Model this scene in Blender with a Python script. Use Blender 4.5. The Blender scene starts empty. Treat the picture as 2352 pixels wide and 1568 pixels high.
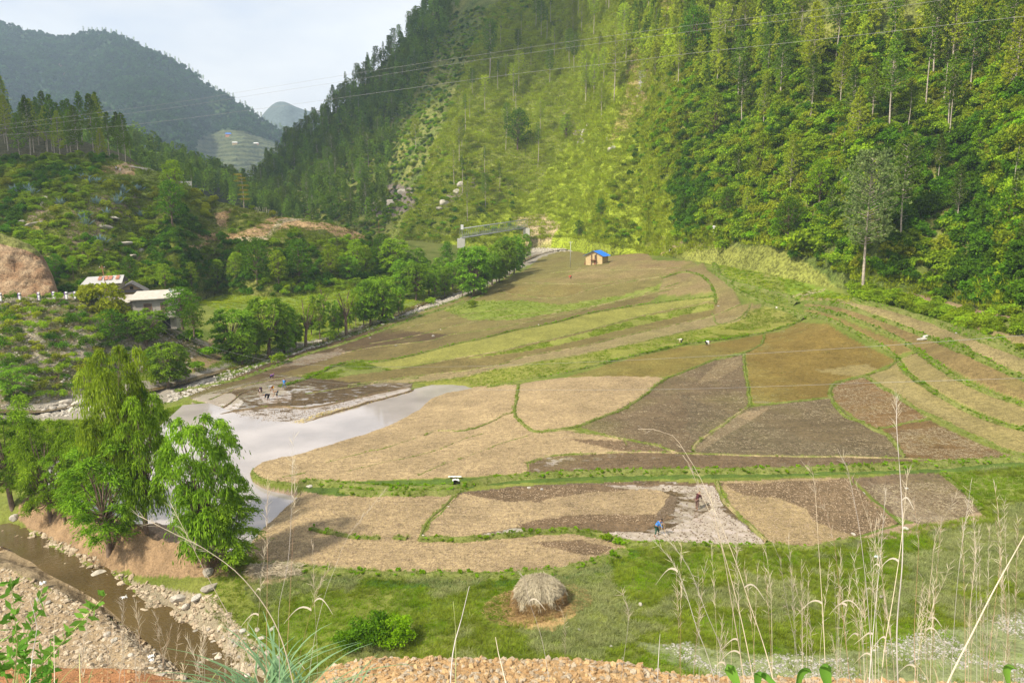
import bpy, bmesh, math, random
import numpy as np
from mathutils import Vector, Matrix
R = math.radians
scene = bpy.context.scene
COL = scene.collection
# ------------------------------------------------------------------ camera
F = 1750.0; CX = 1176.0; CY = 784.0; TH = R(10.0); EYE = 30.0
cd = bpy.data.cameras.new('camera'); cam = bpy.data.objects.new('camera', cd); COL.objects.link(cam)
cd.sensor_width = 36.0; cd.lens = 36.0 * F / 2352.0; cd.clip_start = 0.1; cd.clip_end = 30000
cam.location = (0, 0, EYE); cam.rotation_euler = (R(90) - TH, 0, 0)
scene.camera = cam
cd.dof.use_dof = False
scene.view_settings.view_transform = 'Standard'; scene.view_settings.look = 'None'
scene.view_settings.gamma = 1.0; scene.view_settings.exposure = 0.38
scene.render.engine = 'CYCLES'
try:
    scene.cycles.use_denoising = True
    scene.cycles.max_bounces = 5; scene.cycles.diffuse_bounces = 2; scene.cycles.glossy_bounces = 2
    scene.cycles.transmission_bounces = 3; scene.cycles.volume_bounces = 0; scene.cycles.transparent_max_bounces = 4
    scene.cycles.use_adaptive_sampling = True; scene.cycles.adaptive_threshold = 0.015
except Exception: pass
# ------------------------------------------------------------------ sky and sun
SUN_EL = R(44); SUN_DIR = Vector((0.62, 0.50, -0.80)).normalized()   # the way the light travels
w = bpy.data.worlds.new('World'); scene.world = w; w.use_nodes = True
nt = w.node_tree; N = nt.nodes; L = nt.links; N.clear()
out = N.new('ShaderNodeOutputWorld'); bg = N.new('ShaderNodeBackground'); bg2 = N.new('ShaderNodeBackground')
sky = N.new('ShaderNodeTexSky'); sky.sky_type = 'NISHITA'; sky.sun_disc = False
sky.sun_elevation = math.asin(-SUN_DIR.z); sky.sun_rotation = math.atan2(-SUN_DIR.x, -SUN_DIR.y)
sky.air_density = 1.2; sky.dust_density = 2.0
L.new(sky.outputs[0], bg.inputs[0]); bg.inputs[1].default_value = 0.10
tc = N.new('ShaderNodeTexCoord'); mp = N.new('ShaderNodeMapping'); mp.inputs['Scale'].default_value = (1.0, 1.0, 2.6)
mp.inputs['Location'].default_value = (3.1, 0.4, 0.25)
n1 = N.new('ShaderNodeTexNoise'); n1.inputs['Scale'].default_value = 2.3; n1.inputs['Detail'].default_value = 6; n1.inputs['Roughness'].default_value = 0.52
r1 = N.new('ShaderNodeValToRGB')
r1.color_ramp.elements[0].position = 0.40; r1.color_ramp.elements[0].color = (0.72, 0.76, 0.86, 1)
r1.color_ramp.elements[1].position = 0.56; r1.color_ramp.elements[1].color = (1.0, 0.985, 0.97, 1)
e = r1.color_ramp.elements.new(0.48); e.color = (0.87, 0.875, 0.90, 1)
L.new(tc.outputs['Generated'], mp.inputs[0]); L.new(mp.outputs[0], n1.inputs['Vector']); L.new(n1.outputs['Fac'], r1.inputs[0])
L.new(r1.outputs[0], bg2.inputs[0]); bg2.inputs[1].default_value = 0.90
mx = N.new('ShaderNodeMixShader'); mx.inputs[0].default_value = 0.88
L.new(bg.outputs[0], mx.inputs[1]); L.new(bg2.outputs[0], mx.inputs[2]); L.new(mx.outputs[0], out.inputs[0])
ld = bpy.data.lights.new('sun', 'SUN'); ld.energy = 5.0; ld.angle = R(4); ld.color = (1.0, 0.92, 0.76)
sun = bpy.data.objects.new('sun', ld); COL.objects.link(sun)
sun.rotation_euler = SUN_DIR.to_track_quat('-Z', 'Y').to_euler(); sun.location = (-100, -80, 300)
# ------------------------------------------------------------------ helpers: projection
ct, st = math.cos(TH), math.sin(TH)
def unp(px, py, D):
    px = np.asarray(px, float); py = np.asarray(py, float); D = np.asarray(D, float)
    xr = (px - CX) / F * D; yu = -(py - CY) / F * D
    return np.stack([xr, D * ct + yu * st, EYE + yu * ct - D * st], -1)
def proj(P):
    P = np.asarray(P, float); d = P - np.array([0, 0, EYE])
    D = d[..., 1] * ct - d[..., 2] * st; yu = d[..., 1] * st + d[..., 2] * ct
    Ds = np.where(D > 0.05, D, 0.05)
    return CX + F * d[..., 0] / Ds, CY - F * yu / Ds, D
def unz(px, py, z):
    yu = -(np.asarray(py, float) - CY) / F
    D = (np.asarray(z, float) - EYE) / (yu * ct - st)
    return unp(px, py, D)
# noise -------------------------------------------------------------
def _h(ix, iy, iz, s):
    h = (ix * 374761393 + iy * 668265263 + iz * 2147483647 + s * 974634777) & 0xffffffff
    h = ((h ^ (h >> 13)) * 1274126177) & 0xffffffff
    h = ((h ^ (h >> 16)) * 2246822519) & 0xffffffff
    return ((h ^ (h >> 15)) & 0xffff) / 65535.0
def vn(P, s=0):
    P = np.asarray(P, float); i = np.floor(P).astype(np.int64); f = P - i; f = f * f * (3 - 2 * f)
    x, y, z = i[..., 0], i[..., 1], i[..., 2]; fx, fy, fz = f[..., 0], f[..., 1], f[..., 2]
    c = 0
    for dx in (0, 1):
        for dy in (0, 1):
            for dz in (0, 1):
                wgt = (fx if dx else 1 - fx) * (fy if dy else 1 - fy) * (fz if dz else 1 - fz)
                c = c + wgt * _h(x + dx, y + dy, z + dz, s)
    return c
def fbm(P, sc, oct=4, s=0, gain=0.5):
    P = np.asarray(P, float) / sc; a = 1; t = 0; n = 0
    for o in range(oct):
        t = t + a * vn(P * 2 ** o + o * 17.3, s + o * 7); n += a; a *= gain
    return t / n * 2 - 1
def inpoly(px, py, poly):
    poly = np.asarray(poly, float); r = np.zeros(px.shape, bool)
    m = (px >= poly[:, 0].min()) & (px <= poly[:, 0].max()) & (py >= poly[:, 1].min()) & (py <= poly[:, 1].max())
    if not m.any(): return r
    x = px[m]; y = py[m]; c = np.zeros(x.shape, bool); n = len(poly)
    for i in range(n):
        x1, y1 = poly[i]; x2, y2 = poly[(i + 1) % n]
        if y1 == y2: continue
        k = ((y1 > y) != (y2 > y)) & (x < (x2 - x1) * (y - y1) / (y2 - y1) + x1)
        c ^= k
    r[m] = c
    return r
def seg_dist(px, py, line):
    line = np.asarray(line, float); d = np.full(px.shape, 1e9)
    for i in range(len(line) - 1):
        a = line[i]; b = line[i + 1]; ab = b - a; L2 = (ab ** 2).sum() + 1e-9
        t = np.clip(((px - a[0]) * ab[0] + (py - a[1]) * ab[1]) / L2, 0, 1)
        d = np.minimum(d, np.hypot(px - a[0] - t * ab[0], py - a[1] - t * ab[1]))
    return d
def densify(line, step):
    line = np.asarray(line, float); o = [line[0]]
    # Catmull-Rom smoothing through the traced points
    P = np.vstack([2 * line[0] - line[1], line, 2 * line[-1] - line[-2]])
    for i in range(1, len(P) - 2):
        n = max(1, int(np.linalg.norm(P[i + 1] - P[i]) / step))
        for k in range(1, n + 1):
            t = k / n
            o.append(0.5 * ((2 * P[i]) + (-P[i - 1] + P[i + 1]) * t + (2 * P[i - 1] - 5 * P[i] + 4 * P[i + 1] - P[i + 2]) * t * t
                            + (-P[i - 1] + 3 * P[i] - 3 * P[i + 1] + P[i + 2]) * t ** 3))
    return np.array(o)
# ------------------------------------------------------------------ mesh helpers
def link(o, parent=None):
    COL.objects.link(o)
    if parent is not None: o.parent = parent
    return o
def tag(o, label=None, cat=None, group=None, kind=None):
    if label: o['label'] = label
    if cat: o['category'] = cat
    if group: o['group'] = group
    if kind: o['kind'] = kind
    return o
def empty(name, loc, rz=0, label=None, cat=None, group=None):
    o = bpy.data.objects.new(name, None); o.empty_display_size = 0.3
    COL.objects.link(o); o.location = Vector([float(v) for v in loc]); o.rotation_euler = (0, 0, rz)
    return tag(o, label, cat, group)
def mesh_np(name, V, Fq, mat=None, smooth=False, mats=None, midx=None, attrs=None):
    """mesh from numpy: V (n,3), Fq (m,k) all faces with k corners"""
    V = np.ascontiguousarray(V, np.float32); Fq = np.ascontiguousarray(Fq, np.int32)
    me = bpy.data.meshes.new(name); k = Fq.shape[1]
    me.vertices.add(len(V)); me.vertices.foreach_set('co', V.ravel())
    me.loops.add(Fq.size); me.loops.foreach_set('vertex_index', Fq.ravel())
    me.polygons.add(len(Fq)); me.polygons.foreach_set('loop_start', np.arange(0, Fq.size, k, dtype=np.int32))
    if midx is not None: me.polygons.foreach_set('material_index', np.asarray(midx, np.int32))
    me.polygons.foreach_set('use_smooth', np.full(len(Fq), smooth))
    for m in (mats or ([mat] if mat else [])): me.materials.append(m)
    if attrs:
        for an, (ty, data) in attrs.items():
            at = me.attributes.new(an, ty, 'POINT')
            if ty == 'FLOAT_COLOR':
                d = np.ones((len(V), 4), np.float32); d[:, :3] = data; at.data.foreach_set('color', d.ravel())
            elif ty == 'FLOAT': at.data.foreach_set('value', np.asarray(data, np.float32))
            elif ty == 'FLOAT_VECTOR': at.data.foreach_set('vector', np.ascontiguousarray(data, np.float32).ravel())
            elif ty == 'INT': at.data.foreach_set('value', np.asarray(data, np.int32))
    me.update(calc_edges=True)
    return me
def obj(name, me, parent=None, loc=None, **k):
    o = bpy.data.objects.new(name, me); link(o, parent)
    if loc is not None: o.location = loc
    return tag(o, **k)
class MB:
    """collects simple shapes and links them as one mesh object"""
    def __init__(s): s.v = []; s.f = []
    def add(s, vs, fs):
        b = len(s.v); s.v += [tuple(map(float, v)) for v in vs]; s.f += [tuple(b + i for i in f) for f in fs]; return s
    def box(s, lo, hi, M=None):
        x0, y0, z0 = lo; x1, y1, z1 = hi
        vs = [Vector(p) for p in ((x0, y0, z0), (x1, y0, z0), (x1, y1, z0), (x0, y1, z0), (x0, y0, z1), (x1, y0, z1), (x1, y1, z1), (x0, y1, z1))]
        if M is not None: vs = [M @ v for v in vs]
        return s.add(vs, [(0, 3, 2, 1), (4, 5, 6, 7), (0, 1, 5, 4), (1, 2, 6, 5), (2, 3, 7, 6), (3, 0, 4, 7)])
    def tube(s, pts, rad, n=6, cap=True):
        pts = [Vector([float(c) for c in p]) for p in pts]; rad = rad if hasattr(rad, '__len__') else [rad] * len(pts); rings = []
        b = len(s.v); up = Vector((0, 0, 1))
        for i, p in enumerate(pts):
            d = (pts[min(i + 1, len(pts) - 1)] - pts[max(i - 1, 0)])
            d = d.normalized() if d.length > 1e-9 else up
            a = d.cross(up if abs(d.z) < 0.95 else Vector((1, 0, 0))).normalized(); c = d.cross(a)
            for k in range(n):
                t = 2 * math.pi * k / n; s.v.append(tuple(p + (a * math.cos(t) + c * math.sin(t)) * rad[i]))
        for i in range(len(pts) - 1):
            for k in range(n):
                q = b + i * n; k2 = (k + 1) % n; s.f.append((q + k, q + k2, q + n + k2, q + n + k))
        if cap: s.f.append(tuple(b + k for k in range(n))[::-1]); s.f.append(tuple(b + (len(pts) - 1) * n + k for k in range(n)))
        return s
    def mesh(s, name, mat, smooth=False):
        me = bpy.data.meshes.new(name); me.from_pydata(s.v, [], s.f)
        if mat: me.materials.append(mat)
        if smooth: me.polygons.foreach_set('use_smooth', [True] * len(me.polygons))
        me.update(); return me
    def build(s, name, mat, parent=None, smooth=False, **k): return obj(name, s.mesh(name, mat, smooth), parent, **k)
def copy_tree(root, loc=None, rz=None, scale=None, label=None, group=None):
    r = root.copy(); COL.objects.link(r)
    for ch in root.children:
        c = ch.copy(); COL.objects.link(c); c.parent = r
        for g in ch.children:
            d = g.copy(); COL.objects.link(d); d.parent = c
    if loc is not None: r.location = Vector([float(v) for v in loc])
    if rz is not None: r.rotation_euler = (0, 0, rz)
    if scale is not None: r.scale = scale if hasattr(scale, '__len__') else (scale,) * 3
    if label: r['label'] = label
    if group: r['group'] = group
    return r
# ------------------------------------------------------------------ materials
def newmat(name):
    m = bpy.data.materials.new(name); m.use_nodes = True; nt = m.node_tree; nt.nodes.clear()
    o = nt.nodes.new('ShaderNodeOutputMaterial'); return m, nt, nt.nodes, nt.links, o
def plain(name, col, rough=0.8, metal=0.0, var=0.25, scale=6.0, bump=0.0, spec=0.3):
    m, nt, N, L, o = newmat(name); b = N.new('ShaderNodeBsdfPrincipled'); L.new(b.outputs[0], o.inputs[0])
    tcn = N.new('ShaderNodeTexCoord'); n = N.new('ShaderNodeTexNoise'); n.inputs['Scale'].default_value = scale; n.inputs['Detail'].default_value = 5
    L.new(tcn.outputs['Object'], n.inputs['Vector'])
    mr = N.new('ShaderNodeMapRange'); mr.inputs['From Min'].default_value = 0.3; mr.inputs['From Max'].default_value = 0.7
    mr.inputs['To Min'].default_value = 1 - var; mr.inputs['To Max'].default_value = 1 + var
    L.new(n.outputs['Fac'], mr.inputs['Value'])
    mm = N.new('ShaderNodeVectorMath'); mm.operation = 'MULTIPLY'; mm.inputs[0].default_value = col[:3]
    L.new(mr.outputs[0], mm.inputs[1]); L.new(mm.outputs[0], b.inputs['Base Color'])
    b.inputs['Roughness'].default_value = rough; b.inputs['Metallic'].default_value = metal; b.inputs['Specular IOR Level'].default_value = spec
    if bump:
        bp = N.new('ShaderNodeBump'); bp.inputs['Strength'].default_value = bump; bp.inputs['Distance'].default_value = 0.05
        L.new(n.outputs['Fac'], bp.inputs['Height']); L.new(bp.outputs[0], b.inputs['Normal'])
    return m
def leafmat(name, c1, c2, trans=0.35, vob=0.25, scale=0.35, hue=0.0):
    """foliage: colour varies per leaf, per plant and over metres; some light passes through"""
    m, nt, N, L, o = newmat(name)
    geo = N.new('ShaderNodeNewGeometry'); oi = N.new('ShaderNodeObjectInfo')
    rp = N.new('ShaderNodeValToRGB'); rp.color_ramp.elements[0].color = (*c1, 1); rp.color_ramp.elements[1].color = (*c2, 1)
    n = N.new('ShaderNodeTexNoise'); n.inputs['Scale'].default_value = scale; n.inputs['Detail'].default_value = 3
    L.new(geo.outputs['Position'], n.inputs['Vector'])
    a = N.new('ShaderNodeMath'); a.operation = 'MULTIPLY_ADD'; a.inputs[1].default_value = 0.45; L.new(geo.outputs['Random Per Island'], a.inputs[0])
    a2 = N.new('ShaderNodeMath'); a2.operation = 'MULTIPLY_ADD'; a2.inputs[1].default_value = 1.6; a2.inputs[2].default_value = -0.55; L.new(n.outputs['Fac'], a2.inputs[0])
    L.new(a2.outputs[0], a.inputs[2]); L.new(a.outputs[0], rp.inputs[0])
    vm = N.new('ShaderNodeMapRange'); vm.inputs['To Min'].default_value = 1 - vob; vm.inputs['To Max'].default_value = 1 + vob; L.new(oi.outputs['Random'], vm.inputs['Value'])
    hs = N.new('ShaderNodeHueSaturation'); L.new(rp.outputs[0], hs.inputs['Color']); L.new(vm.outputs[0], hs.inputs['Value'])
    hm = N.new('ShaderNodeMapRange'); hm.inputs['To Min'].default_value = 0.492; hm.inputs['To Max'].default_value = 0.512; L.new(oi.outputs['Random'], hm.inputs['Value']); L.new(hm.outputs[0], hs.inputs['Hue'])
    d = N.new('ShaderNodeBsdfDiffuse'); t = N.new('ShaderNodeBsdfTranslucent'); mx = N.new('ShaderNodeMixShader'); mx.inputs[0].default_value = trans
    L.new(hs.outputs[0], d.inputs[0]); L.new(hs.outputs[0], t.inputs[0]); L.new(d.outputs[0], mx.inputs[1]); L.new(t.outputs[0], mx.inputs[2])
    L.new(mx.outputs[0], o.inputs[0]); return m
def groundmat(name, bumpd=0.12, cl=2.2, fine=9.0, contrast=0.45, wet=True, streak=0):
    """reads Col (own colour) and Wet (0 dry .. 1 standing water) laid on the mesh; adds clods, specks and puddles"""
    m, nt, N, L, o = newmat(name); b = N.new('ShaderNodeBsdfPrincipled'); L.new(b.outputs[0], o.inputs[0])
    geo = N.new('ShaderNodeNewGeometry'); ac = N.new('ShaderNodeAttribute'); ac.attribute_name = 'Col'
    n1 = N.new('ShaderNodeTexNoise'); n1.inputs['Scale'].default_value = cl; n1.inputs['Detail'].default_value = 7; n1.inputs['Roughness'].default_value = 0.7
    n2 = N.new('ShaderNodeTexNoise'); n2.inputs['Scale'].default_value = 0.22; n2.inputs['Detail'].default_value = 4
    n3 = N.new('ShaderNodeTexNoise'); n3.inputs['Scale'].default_value = fine; n3.inputs['Detail'].default_value = 3
    for n in (n1, n2, n3): L.new(geo.outputs['Position'], n.inputs['Vector'])
    s = N.new('ShaderNodeMath'); s.operation = 'ADD'; L.new(n1.outputs['Fac'], s.inputs[0]); L.new(n3.outputs['Fac'], s.inputs[1])
    mr = N.new('ShaderNodeMapRange'); mr.inputs['From Min'].default_value = 0.72; mr.inputs['From Max'].default_value = 1.2
    mr.inputs['To Min'].default_value = 1 - contrast; mr.inputs['To Max'].default_value = 1 + contrast * 0.55; L.new(s.outputs[0], mr.inputs['Value'])
    m2 = N.new('ShaderNodeMapRange'); m2.inputs['From Min'].default_value = 0.3; m2.inputs['From Max'].default_value = 0.7
    m2.inputs['To Min'].default_value = 0.85; m2.inputs['To Max'].default_value = 1.12; L.new(n2.outputs['Fac'], m2.inputs['Value'])
    mu = N.new('ShaderNodeMath'); mu.operation = 'MULTIPLY'; L.new(mr.outputs[0], mu.inputs[0]); L.new(m2.outputs[0], mu.inputs[1])
    vc = N.new('ShaderNodeVectorMath'); vc.operation = 'MULTIPLY'; L.new(ac.outputs['Color'], vc.inputs[0]); L.new(mu.outputs[0], vc.inputs[1])
    if streak:
        ms = N.new('ShaderNodeMapping'); ms.inputs['Rotation'].default_value = (0, 0, R(24)); ms.inputs['Scale'].default_value = (.22, 2.6, 1); L.new(geo.outputs['Position'], ms.inputs[0])
        n5 = N.new('ShaderNodeTexNoise'); n5.inputs['Scale'].default_value = 1.0; n5.inputs['Detail'].default_value = 5; n5.inputs['Roughness'].default_value = .65; n5.inputs['Distortion'].default_value = 1.2; L.new(ms.outputs[0], n5.inputs['Vector'])
        m5 = N.new('ShaderNodeMapRange'); m5.inputs['From Min'].default_value = .35; m5.inputs['From Max'].default_value = .65; m5.inputs['To Min'].default_value = 1 - streak; m5.inputs['To Max'].default_value = 1 + streak * .7; L.new(n5.outputs['Fac'], m5.inputs['Value'])
        v5 = N.new('ShaderNodeVectorMath'); v5.operation = 'MULTIPLY'; L.new(vc.outputs[0], v5.inputs[0]); L.new(m5.outputs[0], v5.inputs[1]); vc = v5
    bp = N.new('ShaderNodeBump'); bp.inputs['Distance'].default_value = bumpd; L.new(s.outputs[0], bp.inputs['Height'])
    b.inputs['Specular IOR Level'].default_value = 0.12
    if not wet:
        L.new(vc.outputs[0], b.inputs['Base Color']); b.inputs['Roughness'].default_value = 0.95; bp.inputs['Strength'].default_value = 0.8; L.new(bp.outputs[0], b.inputs['Normal']); return m
    aw = N.new('ShaderNodeAttribute'); aw.attribute_name = 'Wet'
    # puddles: stretched noise against the wetness
    mpp = N.new('ShaderNodeMapping'); mpp.inputs['Scale'].default_value = (0.55, 1.1, 0.5); L.new(geo.outputs['Position'], mpp.inputs[0])
    n4 = N.new('ShaderNodeTexNoise'); n4.inputs['Scale'].default_value = .8; n4.inputs['Detail'].default_value = 5; n4.inputs['Roughness'].default_value = 0.62; L.new(mpp.outputs[0], n4.inputs['Vector'])
    a = N.new('ShaderNodeMath'); a.operation = 'MULTIPLY_ADD'; a.inputs[1].default_value = 0.8; a.inputs[2].default_value = -0.4; L.new(aw.outputs['Fac'], a.inputs[0])
    t = N.new('ShaderNodeMath'); t.operation = 'ADD'; L.new(n4.outputs['Fac'], t.inputs[0]); L.new(a.outputs[0], t.inputs[1])
    pm = N.new('ShaderNodeMapRange'); pm.inputs['From Min'].default_value = 0.5; pm.inputs['From Max'].default_value = 0.54; L.new(t.outputs[0], pm.inputs['Value'])
    ro = N.new('ShaderNodeMapRange'); ro.inputs['To Min'].default_value = 0.9; ro.inputs['To Max'].default_value = 0.07; L.new(pm.outputs[0], ro.inputs['Value'])
    L.new(ro.outputs[0], b.inputs['Roughness'])
    sp = N.new('ShaderNodeMapRange'); sp.inputs['To Min'].default_value = 0.12; sp.inputs['To Max'].default_value = 0.75; L.new(pm.outputs[0], sp.inputs['Value']); L.new(sp.outputs[0], b.inputs['Specular IOR Level'])
    # wet soil is darker than dry soil; under water the clods soften
    dk = N.new('ShaderNodeMapRange'); dk.inputs['From Max'].default_value = 0.35; dk.inputs['To Min'].default_value = 1.0; dk.inputs['To Max'].default_value = 0.8; L.new(aw.outputs['Fac'], dk.inputs['Value'])
    v2 = N.new('ShaderNodeVectorMath'); v2.operation = 'MULTIPLY'; L.new(vc.outputs[0], v2.inputs[0]); L.new(dk.outputs[0], v2.inputs[1])
    sl = N.new('ShaderNodeMapRange'); sl.inputs['From Min'].default_value = .38; sl.inputs['From Max'].default_value = .6; sl.inputs['To Max'].default_value = .6; L.new(aw.outputs['Fac'], sl.inputs['Value'])
    sm_ = N.new('ShaderNodeMath'); sm_.operation = 'MULTIPLY'; L.new(sl.outputs[0], sm_.inputs[0]); L.new(pm.outputs[0], sm_.inputs[1])
    cm = N.new('ShaderNodeMix'); cm.data_type = 'RGBA'; cm.inputs['B'].default_value = (.44, .37, .32, 1) if False else (0, 0, 0, 1)
    L.new(sm_.outputs[0], cm.inputs['Factor']); L.new(v2.outputs[0], cm.inputs[6]); cm.inputs[7].default_value = (.48, .41, .35, 1)  # puddles: pale silt colour, raised further to imitate their sky sheen
    L.new(cm.outputs[2], b.inputs['Base Color'])
    bs = N.new('ShaderNodeMapRange'); bs.inputs['To Min'].default_value = 1.0; bs.inputs['To Max'].default_value = 0.015; L.new(pm.outputs[0], bs.inputs['Value']); L.new(bs.outputs[0], bp.inputs['Strength'])
    L.new(bp.outputs[0], b.inputs['Normal'])
    return m
def watermat(name, col, rough=0.04, spec=0.5, ripple=0.02, scale=1.5):
    m, nt, N, L, o = newmat(name); b = N.new('ShaderNodeBsdfPrincipled'); L.new(b.outputs[0], o.inputs[0])
    geo = N.new('ShaderNodeNewGeometry'); n = N.new('ShaderNodeTexNoise'); n.inputs['Scale'].default_value = scale; n.inputs['Detail'].default_value = 3
    mpp = N.new('ShaderNodeMapping'); mpp.inputs['Scale'].default_value = (1, 2.5, 1); L.new(geo.outputs['Position'], mpp.inputs[0]); L.new(mpp.outputs[0], n.inputs['Vector'])
    bp = N.new('ShaderNodeBump'); bp.inputs['Strength'].default_value = ripple; bp.inputs['Distance'].default_value = 0.3; L.new(n.outputs['Fac'], bp.inputs['Height']); L.new(bp.outputs[0], b.inputs['Normal'])
    n2 = N.new('ShaderNodeTexNoise'); n2.inputs['Scale'].default_value = 0.12; n2.inputs['Detail'].default_value = 4; L.new(geo.outputs['Position'], n2.inputs['Vector'])
    rp = N.new('ShaderNodeValToRGB'); rp.color_ramp.elements[0].position = 0.35; rp.color_ramp.elements[1].position = 0.65
    rp.color_ramp.elements[0].color = (col[0] * 0.8, col[1] * 0.8, col[2] * 0.8, 1); rp.color_ramp.elements[1].color = (min(1, col[0] * 1.15), min(1, col[1] * 1.15), min(1, col[2] * 1.15), 1)
    L.new(n2.outputs['Fac'], rp.inputs[0]); L.new(rp.outputs[0], b.inputs['Base Color'])
    b.inputs['Roughness'].default_value = rough; b.inputs['Specular IOR Level'].default_value = spec; b.inputs['IOR'].default_value = 1.33
    return m
# ================================================================== VALLEY FLOOR
rng = np.random.default_rng(7); random.seed(7)
GC = [(1510,1230,0),(1000,1300,-.2),(2100,1200,.3),(1235,1400,0),(1235,1600,0),(2300,1600,.3),(2300,1250,.6),(700,1300,-.6),(590,1250,-.8),(490,1300,-1),
 (2352,1060,1.8),(1700,1080,1),(1100,1110,.4),(690,1118,-.2),(1400,1020,1.2),(900,1050,.5),(620,1075,.0),(1190,900,1.2),(1130,858,.3),(1000,866,-.5),(800,900,-.75),(625,893,-.95),(480,930,-1.5),
 (1870,900,2.5),(2100,1000,2.3),(2350,960,3.8),(1623,793,4),(1840,740,5.5),(2100,800,5.5),(2352,860,7),(2352,740,13),(2100,690,11.5),(1980,672,12.6),(1850,690,9),
 (1700,650,11),(1370,608,11.4),(1568,700,6),(1250,750,3.2),(1000,800,.8),(870,748,-.2),(1060,680,3.5),(1210,620,7.2),(1500,600,13),(1230,592,9),(1300,572,12),
 (600,830,-2),(400,880,-2.3),(700,700,3),(500,690,3.2),(900,670,4),(480,800,-1),(640,760,0),(150,950,-2.5),(300,905,-2.3),(0,960,-2.3),(100,1010,-1.8),(300,1010,-1.8),(1080,880,-.85),(950,922,-1),(800,975,-1.1),(650,1022,-1.1),(540,1100,-1.1),(500,1190,-1.1),(420,1060,-1.2),
 (0,1100,-2),(300,1180,-1.3),(150,1170,-1.6),(0,1290,-3),(0,1400,-2.8),(250,1450,-3),(0,1560,-2.6),(500,1560,-3),(450,1450,-3.2),(420,760,3),
 (2800,800,14),(2800,1000,7),(2800,1300,2),(2800,1600,1),(-400,1300,-3),(-400,1000,-2),(-400,800,4),(-400,1600,-2),(1235,2200,0),(200,2000,-2),(2300,2200,.5),(960,620,8),(800,640,8),(600,655,7)]
GW = [(-100,150,-1),(-100,185,2),(-134,200,3),(-180,270,5),(-76,150,1),(-80,200,5),(-60,240,8),(-250,250,3),(170,215,13),(220,150,14),(110,290,15),(20,400,16),(-50,360,14),(-150,350,8),(-300,420,8),(250,400,16),(-85,165,6.5)]
GCa = np.array(GC, float); _P = np.vstack([unz(GCa[:, 0], GCa[:, 1], GCa[:, 2]), np.array(GW, float)]); _Z = np.concatenate([GCa[:, 2], np.array(GW, float)[:, 2]])
def _ftr(x, y):   # work in (bearing, log distance) so that near and far are treated alike
    y = np.maximum(y, 5.0); return np.stack([x / y * 1.2, np.log(y)], -1)
_Q = _ftr(_P[:, 0], _P[:, 1])
def _k(r2): return 0.5 * r2 * np.log(r2 + 1e-12)
_n = len(_Q); _K = _k(((_Q[:, None] - _Q[None]) ** 2).sum(-1)) + np.eye(_n) * 4e-4
_A = np.zeros((_n + 3, _n + 3)); _A[:_n, :_n] = _K; _A[:_n, _n] = 1; _A[:_n, _n + 1:] = _Q; _A[_n, :_n] = 1; _A[_n + 1:, :_n] = _Q.T
_W = np.linalg.solve(_A, np.concatenate([_Z, [0, 0, 0]]))
def g0(x, y):
    x = np.asarray(x, float); y = np.asarray(y, float); sh = x.shape; q = _ftr(x.ravel(), y.ravel()); r = np.empty(len(q))
    for i in range(0, len(q), 40000):
        c = q[i:i + 40000]; r[i:i + 40000] = _k(((c[:, None] - _Q[None]) ** 2).sum(-1)) @ _W[:_n] + _W[_n] + c @ _W[_n + 1:]
    return r.reshape(sh)
# creek beds, ponds: traced lines with width (m) and depth
def trace_g(px, py, gf):
    """where the ray of a pixel first meets the floor"""
    px = np.atleast_1d(np.asarray(px, float)); py = np.atleast_1d(np.asarray(py, float))
    Ds = 14 * (460 / 14.0) ** np.linspace(0, 1, 260)
    P = unp(px[:, None], py[:, None], Ds[None]); below = P[..., 2] < gf(P[..., 0], P[..., 1])
    i = np.where(below.any(1), below.argmax(1), 259); i = np.maximum(i, 1); lo = Ds[i - 1]; hi = Ds[i]
    for _ in range(14):
        m = (lo + hi) / 2; q = unp(px, py, m); b = q[:, 2] < gf(q[:, 0], q[:, 1]); hi = np.where(b, m, hi); lo = np.where(b, lo, m)
    q = unp(px, py, (lo + hi) / 2); q[:, 2] = gf(q[:, 0], q[:, 1]); return q
CREEKS = [([(600,1640),(540,1560),(460,1490),(380,1430),(300,1365),(200,1310),(110,1260),(30,1225),(-80,1190),(-250,1150)], 2.4, .9),
          ([(-250,960),(-60,945),(90,945),(190,925),(300,905),(400,885),(480,860),(560,838),(640,812),(700,795),(790,768),(870,738),(960,702),(1030,678),(1085,650),(1150,622),(1215,594),(1260,578),(1330,572)], 2.6, 0.6)]
_CR = []
for ln, wd, dp in CREEKS:
    l2 = densify(ln, 12); _CR.append((trace_g(l2[:, 0], l2[:, 1], g0)[:, :2], wd, dp))
def smooth(x): x = np.clip(x, 0, 1); return x * x * (3 - 2 * x)
HEAPS = [(185,1225,3.2,1.5),(240,1270,3.6,2.0),(120,1190,3.0,1.2),(345,1250,3.2,1.9),(400,1275,3.6,1.7),(60,1165,3,1.0),(450,1290,2.6,1.0)]
_HP = [(trace_g(a, b, g0)[0], r, h) for a, b, r, h in HEAPS]
_gc = {}
def g(x, y):
    z = g0(x, y)
    for ln, wd, dp in _CR: z = z - dp * (1 - smooth((seg_dist(x, y, ln) - wd * 0.55) / (wd * 0.9)))
    for p, r, h in _HP: z = z + h * np.exp(-((x - p[0]) ** 2 + (y - p[1]) ** 2) / (r * r)) * 1.0
    return z
def floor_pts(px, py, gf=None): return trace_g(px, py, gf or g)
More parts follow.
